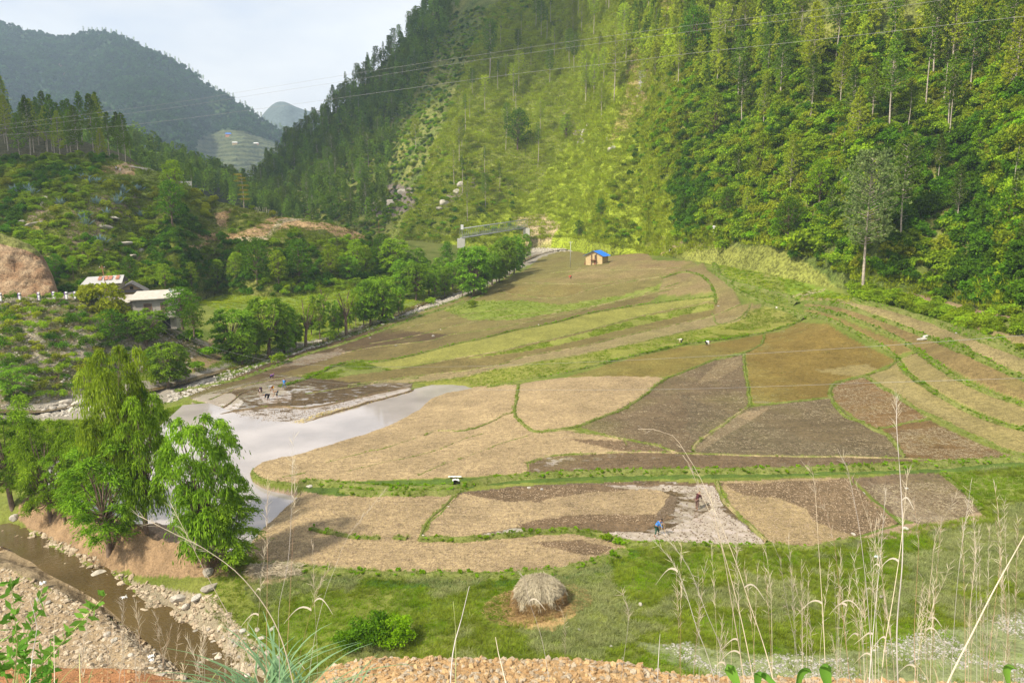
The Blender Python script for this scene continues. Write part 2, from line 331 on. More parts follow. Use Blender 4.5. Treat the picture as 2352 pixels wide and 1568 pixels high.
# ---- the plots of land, traced in the photograph; later ones lie over earlier ones
# name, label, colour (own colour of the soil), wetness, height offset, polygon
DRY=(.375,.285,.165); MUD=(.14,.10,.055); ORG=(.27,.195,.055); GRY=(.18,.14,.08); BRN=(.23,.145,.065); PALE=(.33,.275,.115); LAWN=(.20,.28,.045)
L0=[(400,905),(520,868),(640,825),(700,803),(790,778),(870,752),(960,718),(1050,690),(1100,668),(1165,640),(1215,615),(1240,592),(1290,575)]
b0=[(560,905),(640,858),(730,832),(784,812),(870,796),(984,783),(1037,769),(1120,757),(1237,735),(1330,715),(1420,690),(1500,668),(1560,650)]
b2=[(660,885),(700,872),(760,845),(817,829),(850,834),(900,826),(950,816),(1000,803),(1050,790),(1104,779),(1184,759),(1244,748),(1284,739),(1350,721),(1417,709),(1484,699),(1568,689),(1640,682)]
b25=[(700,885),(800,862),(900,850),(1000,832),(1067,820),(1150,806),(1214,790),(1284,775),(1384,750),(1467,727),(1568,705),(1640,690)]
b3=[(800,885),(950,865),(1067,852),(1151,837),(1207,819),(1337,796),(1417,776),(1484,761),(1568,742),(1640,725),(1700,700)]
b4=[(940,880),(1060,866),(1130,850),(1230,832),(1330,815),(1450,790),(1560,765),(1640,748),(1700,735),(1720,712)]
b5=[(1120,890),(1161,883),(1251,866),(1304,856),(1384,836),(1434,823),(1501,808),(1568,793),(1660,780),(1750,766),(1800,752),(1838,738)]
up1=[(1020,712),(1150,712),(1290,705),(1400,690),(1500,672)]
FIELDS = [
 ('meadow', 'meadow', LAWN, 0, 0, [(440,690),(560,672),(700,660),(850,650),(960,640),(1010,640),(1060,640),(1050,672),(960,700),(870,735),(790,762),(700,786),(620,780),(560,735),(500,710)]),
 ('ploughed_plot', None, (.33,.25,.14), .1, 0, [(410,835),(440,800),(500,770),(570,765),(600,790),(540,815),(470,845),(425,860)]),
 ('paddy', None, (.25,.21,.08), .3, 0, L0 + [(1340,570),(1420,575),(1440,600),(1500,600),(1590,600),(1640,640),(1560,650)] + b0[::-1][1:]),
 ('paddy', None, MUD, .34, -.1, L0[:6] + [(1037,769),(984,783),(870,796),(784,812),(730,832),(640,858),(560,905),(480,915)]),
 ('paddy', None, (.20,.16,.065), .22, 0, b0 + b2[::-1][2:]),
 ('seedling_field', None, (.24,.28,.07), .38, 0, [(660,885),(700,860),(760,845),(830,828),(900,828),(1000,828),(1100,812),(1000,840),(900,860),(800,880),(700,890)]),
 ('paddy', None, (.30,.30,.075), .16, 0, b2[3:] + b25[::-1][:-2]),
 ('paddy', None, (.21,.17,.065), .2, 0, b25 + b3[::-1]),
 ('seedling_field', None, (.28,.31,.065), .12, 0, [(1067,824),(1150,809),(1214,794),(1284,779),(1384,753),(1467,729),(1568,709),(1640,695),(1640,712),(1568,724),(1480,745),(1384,768),(1284,792),(1200,808)]),
 ('paddy', None, (.31,.25,.13), .14, 0, b3 + b4[::-1]),
 ('seedling_field', None, (.29,.31,.06), .2, 0, b4 + b5[::-1]),
 ('seedling_field', None, (.22,.28,.05), .05, 0, [(1017,712),(1060,690),(1200,690),(1290,700),(1430,678),(1540,645),(1568,640),(1560,655),(1430,690),(1290,718),(1180,735),(1080,735)]),
 ('paddy', None, (.28,.22,.08), .34, 0, [(1155,660),(1230,655),(1330,655),(1340,668),(1300,682),(1170,682)]),
 ('paddy', None, (.29,.225,.10), .3, 0, [(1230,640),(1330,636),(1500,628),(1530,640),(1420,652),(1300,655),(1230,652)]),
 ('ploughed_plot', None, (.29,.21,.11), .12, .1, [(1400,580),(1485,580),(1500,598),(1590,600),(1540,628),(1400,640),(1300,640),(1330,615),(1400,608)]),
 ('ploughed_plot', None, (.27,.19,.11), .08, .2, [(1525,640),(1570,628),(1610,636),(1635,660),(1640,672),(1560,680),(1510,676)]),
 ('paddy', None, (.25,.19,.095), .15, .3, [(1558,628),(1615,605),(1628,625),(1680,655),(1700,700),(1750,700),(1730,725),(1640,735),(1650,690),(1640,660),(1600,632)]),
 ('muddy_field', None, MUD, .5, .15, [(430,915),(560,880),(640,860),(800,878),(870,880),(950,880),(940,895),(880,905),(790,925),(690,935),(600,935),(510,950),(470,925)]),
 ('muddy_field', None, (.2,.15,.1), .78, .2, [(440,925),(510,950),(560,940),(690,935),(790,922),(870,905),(940,890),(950,898),(850,925),(750,955),(690,975),(620,975),(540,970),(500,958),(440,945)]),
 ('dry_field', None, DRY, 0, .15, [(572,1080),(600,1060),(690,1040),(790,1010),(840,995),(900,972),(960,940),(985,915),(1020,902),(1100,888),(1190,884),(1187,915),(1180,945),(1192,968),(1215,986),(1240,994),(1300,988),(1430,1012),(1445,1040),(1330,1045),(1260,1050),(1210,1068),(1215,1088),(1050,1098),(900,1102),(780,1106),(690,1112),(640,1108),(600,1099),(578,1090)]),
 ('dry_field', None, DRY, 0, .18, [(1190,884),(1230,875),(1300,868),(1400,864),(1510,866),(1526,872),(1470,915),(1430,940),(1390,957),(1330,977),(1270,990),(1235,992),(1200,972),(1182,948),(1187,915)]),
 ('muddy_field', None, (.185,.138,.085), .22, .0, [(1526,872),(1560,860),(1640,828),(1708,814),(1712,850),(1718,890),(1722,932),(1680,960),(1630,990),(1590,1040),(1530,1042),(1440,1040),(1436,1012),(1330,980),(1390,957),(1470,915)]),
 ('paddy', None, ORG, .4, -.05, [(1712,812),(1740,795),(1755,768),(1800,758),(1840,740),(1900,745),(1960,780),(2020,810),(2060,828),(2020,845),(1980,862),(1930,876),(1908,892),(1908,912),(1850,918),(1780,925),(1730,930),(1722,880)]),
 ('paddy', None, (.25,.185,.05), .3, -.05, [(1300,866),(1370,845),(1450,822),(1560,797),(1620,790),(1700,778),(1755,768),(1752,785),(1740,797),(1700,808),(1640,824),(1565,856),(1520,866),(1400,864)]),
 ('muddy_field', None, GRY, .24, 0, [(1722,935),(1780,928),(1905,915),(1922,928),(1945,952),(1990,978),(2035,1000),(2060,1030),(2078,1050),(1950,1047),(1800,1046),(1590,1040),(1600,1020),(1650,985),(1690,957)]),
 ('paddy', None, BRN, .2, 0, [(1912,892),(1932,878),(1985,866),(2030,893),(2065,915),(2100,938),(2130,960),(2080,970),(2022,985),(1975,967),(1935,937),(1915,915)]),
 ('paddy', None, (.21,.135,.06), .22, 0, [(2025,985),(2082,972),(2138,966),(2200,998),(2270,1028),(2320,1046),(2450,1052),(2200,1056),(2085,1058),(2068,1035),(2045,1003)]),
 ('paddy', None, PALE, .27, .1, [(1985,862),(2040,845),(2068,828),(2085,860),(2150,905),(2230,950),(2352,990),(2500,1030),(2500,1060),(2352,1045),(2300,1030),(2200,985),(2130,955),(2065,915),(2030,893)]),
 ('paddy', None, PALE, .27, .25, [(2070,825),(2108,808),(2160,840),(2200,870),(2270,905),(2352,935),(2500,985),(2500,1030),(2352,985),(2250,950),(2160,905),(2095,862)]),
 ('paddy', None, (.28,.21,.075), .3, .4, [(1848,724),(1930,748),(1990,775),(2060,818),(2105,806),(2050,785),(1980,755),(1900,722),(1848,706)]),
 ('paddy', None, (.27,.2,.085), .28, .55, [(1845,706),(1900,716),(1980,742),(2040,770),(2105,806),(2150,832),(2200,862),(2290,905),(2352,925),(2500,975),(2500,935),(2352,885),(2300,850),(2210,815),(2150,790),(2050,750),(1960,715),(1850,697)]),
 ('paddy', None, (.33,.27,.13), .27, .8, [(1835,690),(1960,712),(2050,745),(2150,785),(2210,812),(2300,848),(2352,880),(2500,930),(2500,890),(2352,830),(2290,795),(2230,768),(2150,742),(2050,712),(1960,692),(1840,684)]),
 ('ploughed_plot', None, (.33,.23,.15), .1, 1.0, [(2025,670),(2120,682),(2200,703),(2280,728),(2352,742),(2500,775),(2500,790),(2352,757),(2270,742),(2180,717),(2100,697),(2050,684)]),
 ('paddy', None, (.32,.26,.12), .25, .9, [(2225,765),(2300,790),(2352,808),(2500,850),(2500,815),(2352,780),(2290,768),(2240,755)]),
 ('seedling_field', None, (.26,.27,.055), .1, .1, [(1700,735),(1722,712),(1790,700),(1830,712),(1842,735),(1800,750),(1750,765),(1660,780),(1600,785),(1650,765)]),
 ('muddy_field', None, (.21,.15,.09), .42, .05, [(1215,1068),(1260,1050),(1330,1045),(1445,1040),(1590,1042),(1800,1048),(2078,1052),(2200,1057),(2450,1050),(2450,1058),(2200,1066),(2000,1072),(1700,1080),(1500,1084),(1300,1088),(1215,1090)]),
 ('dry_field', None, DRY, .02, -.1, [(700,1128),(780,1138),(900,1134),(1052,1132),(1042,1148),(1012,1172),(985,1197),(968,1225),(955,1238),(1050,1240),(1200,1228),(1300,1224),(1380,1236),(1440,1250),(1432,1264),(1350,1292),(1230,1314),(1100,1319),(1000,1316),(800,1310),(680,1300),(600,1290),(562,1270),(570,1245),(600,1210),(640,1170),(688,1132)]),
 ('muddy_field', None, MUD, .2, -.1, [(1060,1130),(1200,1115),(1350,1108),(1500,1102),(1640,1108),(1660,1150),(1700,1190),(1740,1220),(1759,1243),(1742,1252),(1550,1246),(1450,1236),(1300,1217),(1180,1222),(1050,1234),(975,1232),(990,1197),(1022,1167)]),
 ('dry_field', None, (.38,.29,.17), .05, -.1, [(1060,1132),(1200,1117),(1350,1110),(1500,1104),(1560,1105),(1520,1160),(1500,1200),(1300,1217),(1180,1222),(1050,1234),(975,1232),(990,1197),(1022,1167)]),
 ('muddy_field', None, MUD, .5, -.2, [(1500,1102),(1640,1108),(1660,1150),(1700,1190),(1740,1220),(1759,1243),(1742,1252),(1650,1251),(1550,1246),(1450,1236),(1400,1226),(1300,1217),(1180,1222),(1050,1234),(1200,1205),(1340,1195),(1500,1200),(1545,1175),(1560,1140),(1500,1118),(1350,1122),(1300,1118)]),
 ('dry_field', None, (.36,.275,.15), .05, -.1, [(1648,1104),(1750,1100),(1950,1095),(1962,1117),(2002,1150),(2050,1190),(2062,1202),(1950,1236),(1850,1256),(1790,1252),(1762,1240),(1720,1195),(1680,1160)]),
 ('muddy_field', None, (.22,.16,.10), .3, -.1, [(1962,1097),(2080,1086),(2160,1086),(2192,1112),(2240,1150),(2252,1172),(2200,1190),(2110,1202),(2055,1182),(2004,1142)]),
]
POND = [(1110,868),(1128,880),(1090,888),(1020,900),(985,915),(960,940),(900,972),(840,995),(790,1010),(690,1040),(600,1060),(572,1080),(578,1098),(610,1110),(700,1124),(688,1134),(640,1172),(600,1212),(568,1250),(545,1275),(500,1275),(440,1240),(360,1230),(300,1190),(200,1160),(110,1130),(150,1080),(300,1050),(420,960),(500,950),(560,975),(640,978),(700,975),(760,955),(850,925),(950,896),(1000,880),(1050,866)]
# rows of the floor mesh are spaced so that each is about two pixels deep as seen from the eye
_d = [];  _py = 2500.0
while True:
    dd = 30 * F / (_py - 465.0); _d.append(dd); _py -= (2.2 if _py < 1400 else 3 if _py < 1650 else 12)
    if dd > 330: break
_d = np.array(_d); _d = np.concatenate([_d, np.linspace(336, 470, 24)])
_u = np.arange(-1500, 1600, 2.6) / F
GX = _u[None] * _d[:, None]; GY = np.repeat(_d[:, None], len(_u), 1)
GZ = g(GX, GY); FP = np.stack([GX, GY, GZ], -1)
fpx, fpy, fD = proj(FP)
jx = fpx + fbm(FP, 1.4, 4, 5) * 6.0 * np.clip(90 / fD, .25, 1.5); jy = fpy + fbm(FP, 1.4, 4, 9) * 2.6 * np.clip(90 / fD, .25, 1.5)
FID = np.zeros(FP.shape[:2], int)
for i, f in enumerate(FIELDS): FID[inpoly(jx, jy, f[5])] = i + 1
PONDM = inpoly(jx, jy, POND) & (FID == 0)
# colour of the open ground between the plots
def mixc(a, b, t): t = t[..., None]; return np.asarray(a) * (1 - t) + np.asarray(b) * t
nz = fbm(FP, 6, 4, 1); nz2 = fbm(FP, 1.5, 3, 2); nz3 = fbm(FP, 25, 3, 3)
FC = mixc(np.array((.115,.16,.022)), np.array((.21,.225,.05)), np.clip(.5 + nz * 1.1, 0, 1)); FW = np.zeros(FID.shape)
ex = fpx + nz * 26; ey = fpy + nz2 * 9
def paint(poly, c, w=0, ragged=1.0):
    m = inpoly(fpx + (ex - fpx) * ragged, fpy + (ey - fpy) * ragged, poly) & (FID == 0); v = (1 + nz2[m] * .25)[:, None]; FC[m] = np.asarray(c) * v; FW[m] = w
GRAV=(.30,.265,.215); SOIL=(.33,.22,.125)
paint([(-400,900),(300,880),(420,862),(560,820),(700,780),(850,735),(1000,680),(1060,650),(1160,605),(1220,575),(1400,560),(1400,578),(1260,590),(1215,608),(1110,660),(1040,690),(870,752),(700,806),(560,858),(470,890),(380,925),(250,960),(-400,985)], GRAV, 0, .35)
paint([(500,868),(700,808),(870,757),(1040,695),(1100,668),(1130,660),(1110,676),(1050,702),(880,768),(700,822),(560,875),(420,915),(380,930)], (.13,.17,.04), 0, .3)
paint([(1215,560),(1330,558),(1440,556),(1440,570),(1300,576),(1225,578)], (.44,.39,.31), 0, .3)
paint([(-400,1290),(0,1300),(120,1350),(220,1400),(330,1450),(420,1520),(480,1640),(-400,1800)], (.38,.28,.17))
paint([(-400,1200),(0,1225),(120,1270),(250,1350),(380,1450),(480,1560),(520,1700),(420,1640),(330,1450),(220,1400),(120,1350),(0,1300),(-400,1290)], (.30,.23,.14), 0, .5)
paint([(300,1330),(420,1355),(500,1370),(560,1450),(640,1560),(560,1700),(460,1500),(330,1420)], (.33,.28,.19))
paint([(1450,1475),(1600,1480),(1750,1510),(2000,1490),(2100,1470),(2352,1400),(2600,1380),(2600,1700),(1700,1700),(1650,1560)], (.22,.25,.11), 0, 1.6)
paint([(60,1130),(200,1150),(330,1190),(480,1230),(560,1280),(600,1310),(480,1330),(330,1320),(240,1310),(130,1245),(40,1190)], SOIL, 0, .5)
paint([(1150,1390),(1300,1375),(1330,1410),(1270,1450),(1180,1440)], (.42,.28,.12), 0, .5)
paint([(2190,1100),(2352,1085),(2500,1080),(2500,1190),(2352,1180),(2260,1165),(2220,1130)], (.21,.23,.06), 0, .6)
paint([(1620,590),(1760,570),(1900,640),(1960,690),(1850,690),(1700,660),(1640,620)], (.21,.24,.045), 0, .5)
paint([(1700,560),(1800,555),(1830,600),(1760,640),(1700,600)], (.24,.23,.07), 0, .5)
paint([(1810,640),(1905,665),(1960,690),(1830,688),(1800,670)], (.19,.27,.03), 0, .4)
paint([(1860,668),(1910,664),(1870,676),(1810,684),(1820,676)], (.38,.31,.2), 0, .2)
paint([(1960,655),(2352,720),(2600,760),(2600,840),(2352,800),(2200,760),(2100,730),(1980,700)], (.155,.165,.045), 0, .5)
paint([(590,1290),(690,1300),(700,1330),(620,1340),(560,1330)], (.40,.29,.19), 0, .6)
paint([(560,1270),(700,1302),(1000,1320),(1230,1316),(1350,1294),(1440,1262),(1500,1262),(1400,1310),(1200,1345),(900,1350),(680,1325)], (.07,.13,.02), 0, .4)
paint([(690,1108),(900,1104),(1100,1098),(1300,1090),(1600,1083),(2000,1073),(2352,1055),(2500,1050),(2500,1075),(2352,1078),(2000,1088),(1650,1098),(1300,1105),(1100,1115),(1050,1135),(900,1135),(780,1138),(700,1128)], (.09,.14,.025), 0, .3)
paint([(1960,1235),(2060,1205),(2250,1175),(2270,1190),(2200,1210),(2060,1235)], (.33,.24,.15), 0, .6)
OFF = np.zeros(FID.shape)
for i, f in enumerate(FIELDS):
    m = FID == i + 1; v = (1 + nz2[m] * .14 + nz[m] * .2 + nz3[m] * .12)[:, None]; FC[m] = np.asarray(f[2]) * v; gm = np.clip(nz3[m] * 1.2 + nz[m] * .8 + (.35 if fpy[m].mean() < 860 else .0), 0, 1)[:, None] * (.55 if f[0] != 'dry_field' else 0); FC[m] = FC[m] * (1 - gm) + np.array((.25, .25, .075)) * gm; FW[m] = f[3] * (1 + .25 * nz3[m] + .35 * nz[m]); OFF[m] = f[4]
# damp and light patches of the soil, and puddles with pale sheen in their colour
def patch(poly, c, w, ids=None, rag=1.0, blend=1.0):
    m = inpoly(fpx + nz * 22 * rag, fpy + nz2 * 6 * rag, poly) & (FID > 0); FC[m] = FC[m] * (1 - blend) + np.asarray(c) * (1 + nz2[m] * .15)[:, None] * blend
    if w is not None: FW[m] = w * (1 + .3 * nz[m])
patch([(1060,1128),(1200,1114),(1350,1107),(1660,1106),(1660,1122),(1500,1120),(1330,1128),(1240,1150),(1120,1142)], (.2,.14,.085), .22)
patch([(1380,1112),(1600,1110),(1640,1112),(1600,1124),(1450,1122)], (.26,.2,.15), .62, rag=.6)
patch([(1200,1200),(1300,1178),(1420,1178),(1560,1182),(1480,1216),(1330,1214),(1230,1214)], (.2,.14,.085), .2)
patch([(1230,1240),(1330,1238),(1410,1255),(1360,1275),(1290,1262)], (.2,.14,.085), .1)
patch([(1420,1215),(1500,1220),(1600,1190),(1650,1160),(1700,1195),(1758,1243),(1740,1252),(1600,1249),(1450,1237),(1350,1226)], (.30,.23,.19), .68, rag=.7)
patch([(1600,1110),(1640,1110),(1665,1155),(1640,1160),(1610,1130)], (.30,.23,.19), .68, rag=.5)
patch([(1660,1110),(1950,1098),(2050,1190),(1960,1236),(1880,1200),(1860,1165),(1790,1140),(1710,1135)], (.19,.135,.08), .1)
patch([(1300,1010),(1440,1015),(1590,1042),(1520,1046),(1440,1040)], (.2,.14,.085), .1, rag=.4)
patch([(1990,1100),(2010,1120),(2060,1185),(2110,1200),(2200,1190),(2120,1165),(2050,1130)], (.33,.26,.18), .45, rag=.4)
patch([(1680,960),(1720,945),(1770,935),(1720,970),(1610,1035),(1595,1030)], (.33,.25,.15), .1, rag=.3)
patch([(1870,850),(1990,835),(2060,870),(2150,930),(2250,985),(2200,975),(2080,910),(2000,870)], (.37,.31,.14), .3, rag=.6, blend=.7)
patch([(1650,830),(1700,818),(1706,835),(1650,870),(1600,880)], (.3,.23,.13), .2, rag=.4, blend=.6)
patch([(1560,905),(1850,1010),(2060,1045),(1800,1044),(1600,1036)], (.16,.14,.09), .3, rag=1.2, blend=.35)
patch([(425,925),(470,908),(530,905),(560,925),(545,940),(500,950),(450,948)], (.46,.38,.32), .95, rag=.3)
patch([(600,905),(640,890),(670,900),(660,925),(620,930)], (.24,.18,.13), .6, rag=1.2)
patch([(620,845),(700,838),(820,805),(780,800),(690,818),(640,830)], (.24,.18,.12), .55, rag=.8)
# reach of dry soil where the slope of the fields catches stubble
OFF[PONDM] = -.9
def blur(a, n):
    k = np.ones(n) / n; a = np.apply_along_axis(lambda v: np.convolve(np.pad(v, n // 2, 'edge'), k, 'valid'), 0, a); return np.apply_along_axis(lambda v: np.convolve(np.pad(v, n // 2, 'edge'), k, 'valid'), 1, a)
OFF = blur(blur(OFF, 3), 3); FP[..., 2] += OFF; FC[PONDM] = (.3, .22, .16); FC *= .91; FC[FID > 0] *= np.array((1.0, .975, .92))
mm_ = (FID > 0) & (fD < 140); FP[mm_, 2] += fbm(FP[mm_], .55, 3, 21) * .07
mo_ = (FID == 0) & (fD < 140); FP[mo_, 2] += fbm(FP[mo_], .9, 3, 23) * .12
cn_ = (np.exp(-(seg_dist(GX, GY, _CR[0][0]) / 4.2) ** 2) + .8 * np.exp(-(seg_dist(GX, GY, _CR[1][0]) / 3.5) ** 2)) * (FID == 0) * (fD < 260); FP[..., 2] += cn_ * (fbm(FP, 1.6, 4, 27) * .62 - .02)
hp_ = np.zeros(FID.shape)
for p, r, h in _HP: hp_ = np.maximum(hp_, np.exp(-((GX - p[0]) ** 2 + (GY - p[1]) ** 2) / (r * r)))
FP[..., 2] += hp_ * fbm(FP, 1.3, 4, 25) * .8
MG = groundmat('open_ground', cl=1.6, fine=7, contrast=.35, wet=False); MF = groundmat('field_soil', cl=1.9, fine=8.0, contrast=.55, streak=.17)
nr, nc = FID.shape; ii = np.arange(nr * nc).reshape(nr, nc)
quads = np.stack([ii[:-1, :-1], ii[:-1, 1:], ii[1:, 1:], ii[1:, :-1]], -1).reshape(-1, 4)
qid = FID[:-1, :-1].ravel(); FPf = FP.reshape(-1, 3); FCf = FC.reshape(-1, 3); FWf = FW.ravel()
def sub_mesh(name, sel, mat):
    q = quads[sel]; u, inv = np.unique(q, return_inverse=True); return mesh_np(name, FPf[u], inv.reshape(-1, 4), mat, True, attrs={'Col': ('FLOAT_COLOR', FCf[u]), 'Wet': ('FLOAT', FWf[u])})
obj('ground', sub_mesh('ground', qid == 0, MG), kind='structure')
for i, f in enumerate(FIELDS):
    if (qid == i + 1).any(): obj(f[0], sub_mesh(f[0], qid == i + 1, MF), kind='structure')
def surf_z(x, y):
    """height of the finished floor (bilinear in the grid)"""
    x = np.asarray(x, float); y = np.asarray(y, float); r = np.interp(y, _d, np.arange(nr)); c = (x / np.maximum(y, 1) - _u[0]) / (_u[1] - _u[0])
    r0 = np.clip(np.floor(r).astype(int), 0, nr - 2); c0 = np.clip(np.floor(c).astype(int), 0, nc - 2); fr = np.clip(r - r0, 0, 1); fc = np.clip(c - c0, 0, 1); Z = FP[..., 2]
    return (Z[r0, c0] * (1 - fr) * (1 - fc) + Z[r0, c0 + 1] * (1 - fr) * fc + Z[r0 + 1, c0] * fr * (1 - fc) + Z[r0 + 1, c0 + 1] * fr * fc)
def on_floor(px, py):
    q = trace_g(px, py, surf_z); return q if len(q) > 1 else q[0]
# ---- still water
WZ = -1.05
def flat_poly(name, poly, z, mat, thick=0, **k):
    P = unz(np.array([p[0] for p in poly]), np.array([p[1] for p in poly]), z)
    me = bpy.data.meshes.new(name); me.from_pydata([tuple(p) for p in P], [], [tuple(range(len(P)))]); me.materials.append(mat); return obj(name, me, **k)
pondpoly = [(1140,862),(1150,880),(1100,900),(1060,940),(980,990),(860,1030),(720,1060),(640,1085),(640,1105),(700,1118),(720,1135),(670,1175),(625,1215),(590,1262),(560,1290),(500,1285),(430,1260),(360,1245),(300,1205),(200,1170),(100,1140),(110,1060),(300,1040),(420,930),(480,925),(560,955),(640,960),(700,958),(760,940),(850,905),(950,880),(1000,864),(1050,850)]
WPOND = watermat('pond_water', (.36,.32,.30), rough=.03, spec=1.0, ripple=.008)
flat_poly('pond_water', pondpoly, WZ, WPOND, kind='structure')
WCR = watermat('creek_water', (.10,.068,.025), rough=.06, spec=.5, ripple=.5, scale=2.2)
def ribbon(name, line, hw, zoff, mat, **k):
    l = densify(line, 8); P = []
    c = trace_g(l[:, 0], l[:, 1], g); c = c[:, :2]
    zz = g(c[:, 0], c[:, 1]) + zoff; zz = np.convolve(np.pad(zz, 4, 'edge'), np.ones(9) / 9, 'valid')
    t = np.gradient(c, axis=0); t /= np.linalg.norm(t, axis=1)[:, None] + 1e-9; nrm = np.stack([-t[:, 1], t[:, 0]], 1)
    V = np.concatenate([np.column_stack([c + nrm * hw, zz]), np.column_stack([c - nrm * hw, zz])]); n = len(c)
    Fq = np.array([(i, i + 1, n + i + 1, n + i) for i in range(n - 1)]); return obj(name, mesh_np(name, V, Fq, mat), **k)
ribbon('creek_water', CREEKS[0][0], 2.5, .30, WCR, kind='structure')
ribbon('stream_water', CREEKS[1][0], 1.6, .22, WCR, kind='structure')
# ================================================================== HILLS
class Sheet:
    """a hillside: for each bearing a foot and a crest, joined by a real slope in space and roughened"""
    def __init__(s, cols, nrow, step, amp, sc, seed, conv=0.0, back=6, bump=None, drop=.6, foot=None):
        c = np.array(cols, float); px = np.arange(c[0, 0], c[-1, 0] + 1, step); s.back = back
        sm = lambda a: np.convolve(np.pad(a, 6, 'edge'), np.hanning(15)[1:-1] / np.hanning(15)[1:-1].sum(), 'valid')
        v = [sm(np.interp(px, c[:, 0], c[:, k])) for k in range(1, 5)]
        B = unp(px, v[0], v[1]); T = unp(px, v[2], v[3])
        if foot is not None:
            fm = px >= foot; Bf = trace_g(px[fm], v[0][fm], g); kk = np.clip((px[fm] - foot) / 100, 0, 1)[:, None]; B[fm] = B[fm] * (1 - kk) + Bf * kk
        t = np.linspace(0, 1, nrow)[:, None, None]
        P = B[None] * (1 - t) + T[None] * t; P[..., 2] += (conv * np.sin(t[..., 0] * math.pi)) * (T[None, :, 2] - B[None, :, 2])
        if bump is not None: P = bump(P, px, t[..., 0])
        dirh = (T - B); dirh[:, 2] = 0; dirh /= np.linalg.norm(dirh, axis=1)[:, None]; nrm = np.stack([-dirh[:, 0], -dirh[:, 1], np.full(len(px), .9)], -1); nrm /= np.linalg.norm(nrm, axis=1)[:, None]
        fade = np.clip(t[..., 0] * 6, 0.15, 1); fade = fade * (1 - .5 * np.clip((t[..., 0] - .9) * 10, 0, 1))
        P = P + nrm[None] * (fbm(P, sc, 5, seed) * amp * fade)[..., None]
        rows = [P]
        top = P[-1]
        for k in range(1, back + 1):
            q = top + dirh * ((T - B)[:, :2].__abs__().max() * 0.06 * k); q[:, 2] = top[:, 2] - drop * np.abs(T - B)[:, 2].max() * 0.02 * k ** 2; rows.append(q[None])
        lo = P[0] - dirh * 1.5; lo[:, 2] -= 1.5 + (4.5 if foot == 1400 else 0) * (px < 1420); rows.insert(0, lo[None]); lo2 = lo - np.array([0, 0, 10]); rows.insert(0, lo2[None])
        s.P = np.concatenate(rows); s.px, s.py, s.D = proj(s.P); s.n0 = 2; s.n1 = 2 + nrow; s.seed = seed
        e1 = np.gradient(s.P, axis=0); e2 = np.gradient(s.P, axis=1); n = np.cross(e2, e1); s.area = np.linalg.norm(n, axis=-1); s.N = n / (s.area[..., None] + 1e-9)
        s.C = np.ones(s.P.shape) * .1
    def build(s, name, mat, kind='structure', **k):
        nr, nc = s.P.shape[:2]; ii = np.arange(nr * nc).reshape(nr, nc)
        q = np.stack([ii[:-1, :-1], ii[:-1, 1:], ii[1:, 1:], ii[1:, :-1]], -1).reshape(-1, 4)
        s.ob = obj(name, mesh_np(name, s.P.reshape(-1, 3), q, mat, True, attrs={'Col': ('FLOAT_COLOR', s.C.reshape(-1, 3))}), kind=kind, **k); return s.ob
    def at(s, px, py):
        a, b = s.n0, s.n1; d = (s.px[a:b] - px) ** 2 + (s.py[a:b] - py) ** 2; i = np.unravel_index(d.argmin(), d.shape); return s.P[a:b][i].copy()
    def paint(s, poly, c, rag=20, blend=1.0, sd=0):
        n1 = fbm(s.P, 8 * s.P[..., 1].mean() / 200, 4, 31 + sd); n2 = fbm(s.P, 6 * s.P[..., 1].mean() / 200, 4, 37 + sd)
        m = inpoly(s.px + n1 * rag, s.py + n2 * rag, poly); s.C[m] = s.C[m] * (1 - blend) + np.asarray(c) * blend * (1 + n1[m] * .3)[:, None]
    def sample(s, n, poly=None, rs=None, notpoly=None, front=True):
        a, b = s.n0, s.n1 - 1; w_ = s.area[a:b].copy(); x = s.px[a:b]; y = s.py[a:b]
        w_[(x < -120) | (x > 2480) | (y < -160)] = 0
        if poly is not None:
            m = np.zeros(x.shape, bool)
            for p in (poly if isinstance(poly[0][0], (tuple, list)) else [poly]): m |= inpoly(x, y, p)
            w_[~m] = 0
        if notpoly is not None:
            for p in notpoly: w_[inpoly(x, y, p)] = 0
        if w_.sum() <= 0: return np.zeros((0, 3)), np.zeros((0, 3))
        r = rs or rng; k = r.choice(w_.size, n, p=(w_ / w_.sum()).ravel()); i, j = np.unravel_index(k, w_.shape); i = i + a
        f1 = r.random(n)[:, None]; f2 = r.random(n)[:, None]; j2 = np.minimum(j + 1, s.P.shape[1] - 1)
        P = s.P[i, j] * (1 - f1) * (1 - f2) + s.P[i + 1, j] * f1 * (1 - f2) + s.P[i, j2] * (1 - f1) * f2 + s.P[i + 1, j2] * f1 * f2
        return P, s.N[i, j]
HM = groundmat('hillside', bumpd=.8, cl=.35, fine=1.4, contrast=.6, wet=False)
def mt_bump(P, px, t):
    # spurs and gullies that run down the mountain, cut along the bearing
    d = np.zeros(P.shape[:2]); X = px[None] + 0 * t
    d += 5 * np.exp(-((X - (1290 + 130 * t)) / 70) ** 2) * np.clip(t * 4, 0, 1) * np.clip((1 - t) * 2.2, .25, 1)      # the grassy gully
    d -= 12 * np.exp(-((X - (1440 + 120 * t)) / 75) ** 2) * np.clip(t * 3, 0, 1)       # rocky rib
    d -= 16 * np.exp(-((X - (1010 + 120 * t)) / 90) ** 2) * np.clip(t * 4, 0, 1)
    d += 15 * np.exp(-((X - (860 + 60 * t)) / 50) ** 2) * np.clip(t * 4, 0, 1)
    d += 12 * np.exp(-((X - 1720) / 60) ** 2) * np.clip(t * 4, 0, 1); d -= 8 * np.exp(-((X - 1830) / 60) ** 2) * np.clip(t * 4, 0, 1)
    hd = P[..., :2] / np.linalg.norm(P[..., :2], axis=-1)[..., None]; P[..., :2] += hd * d[..., None]; return P
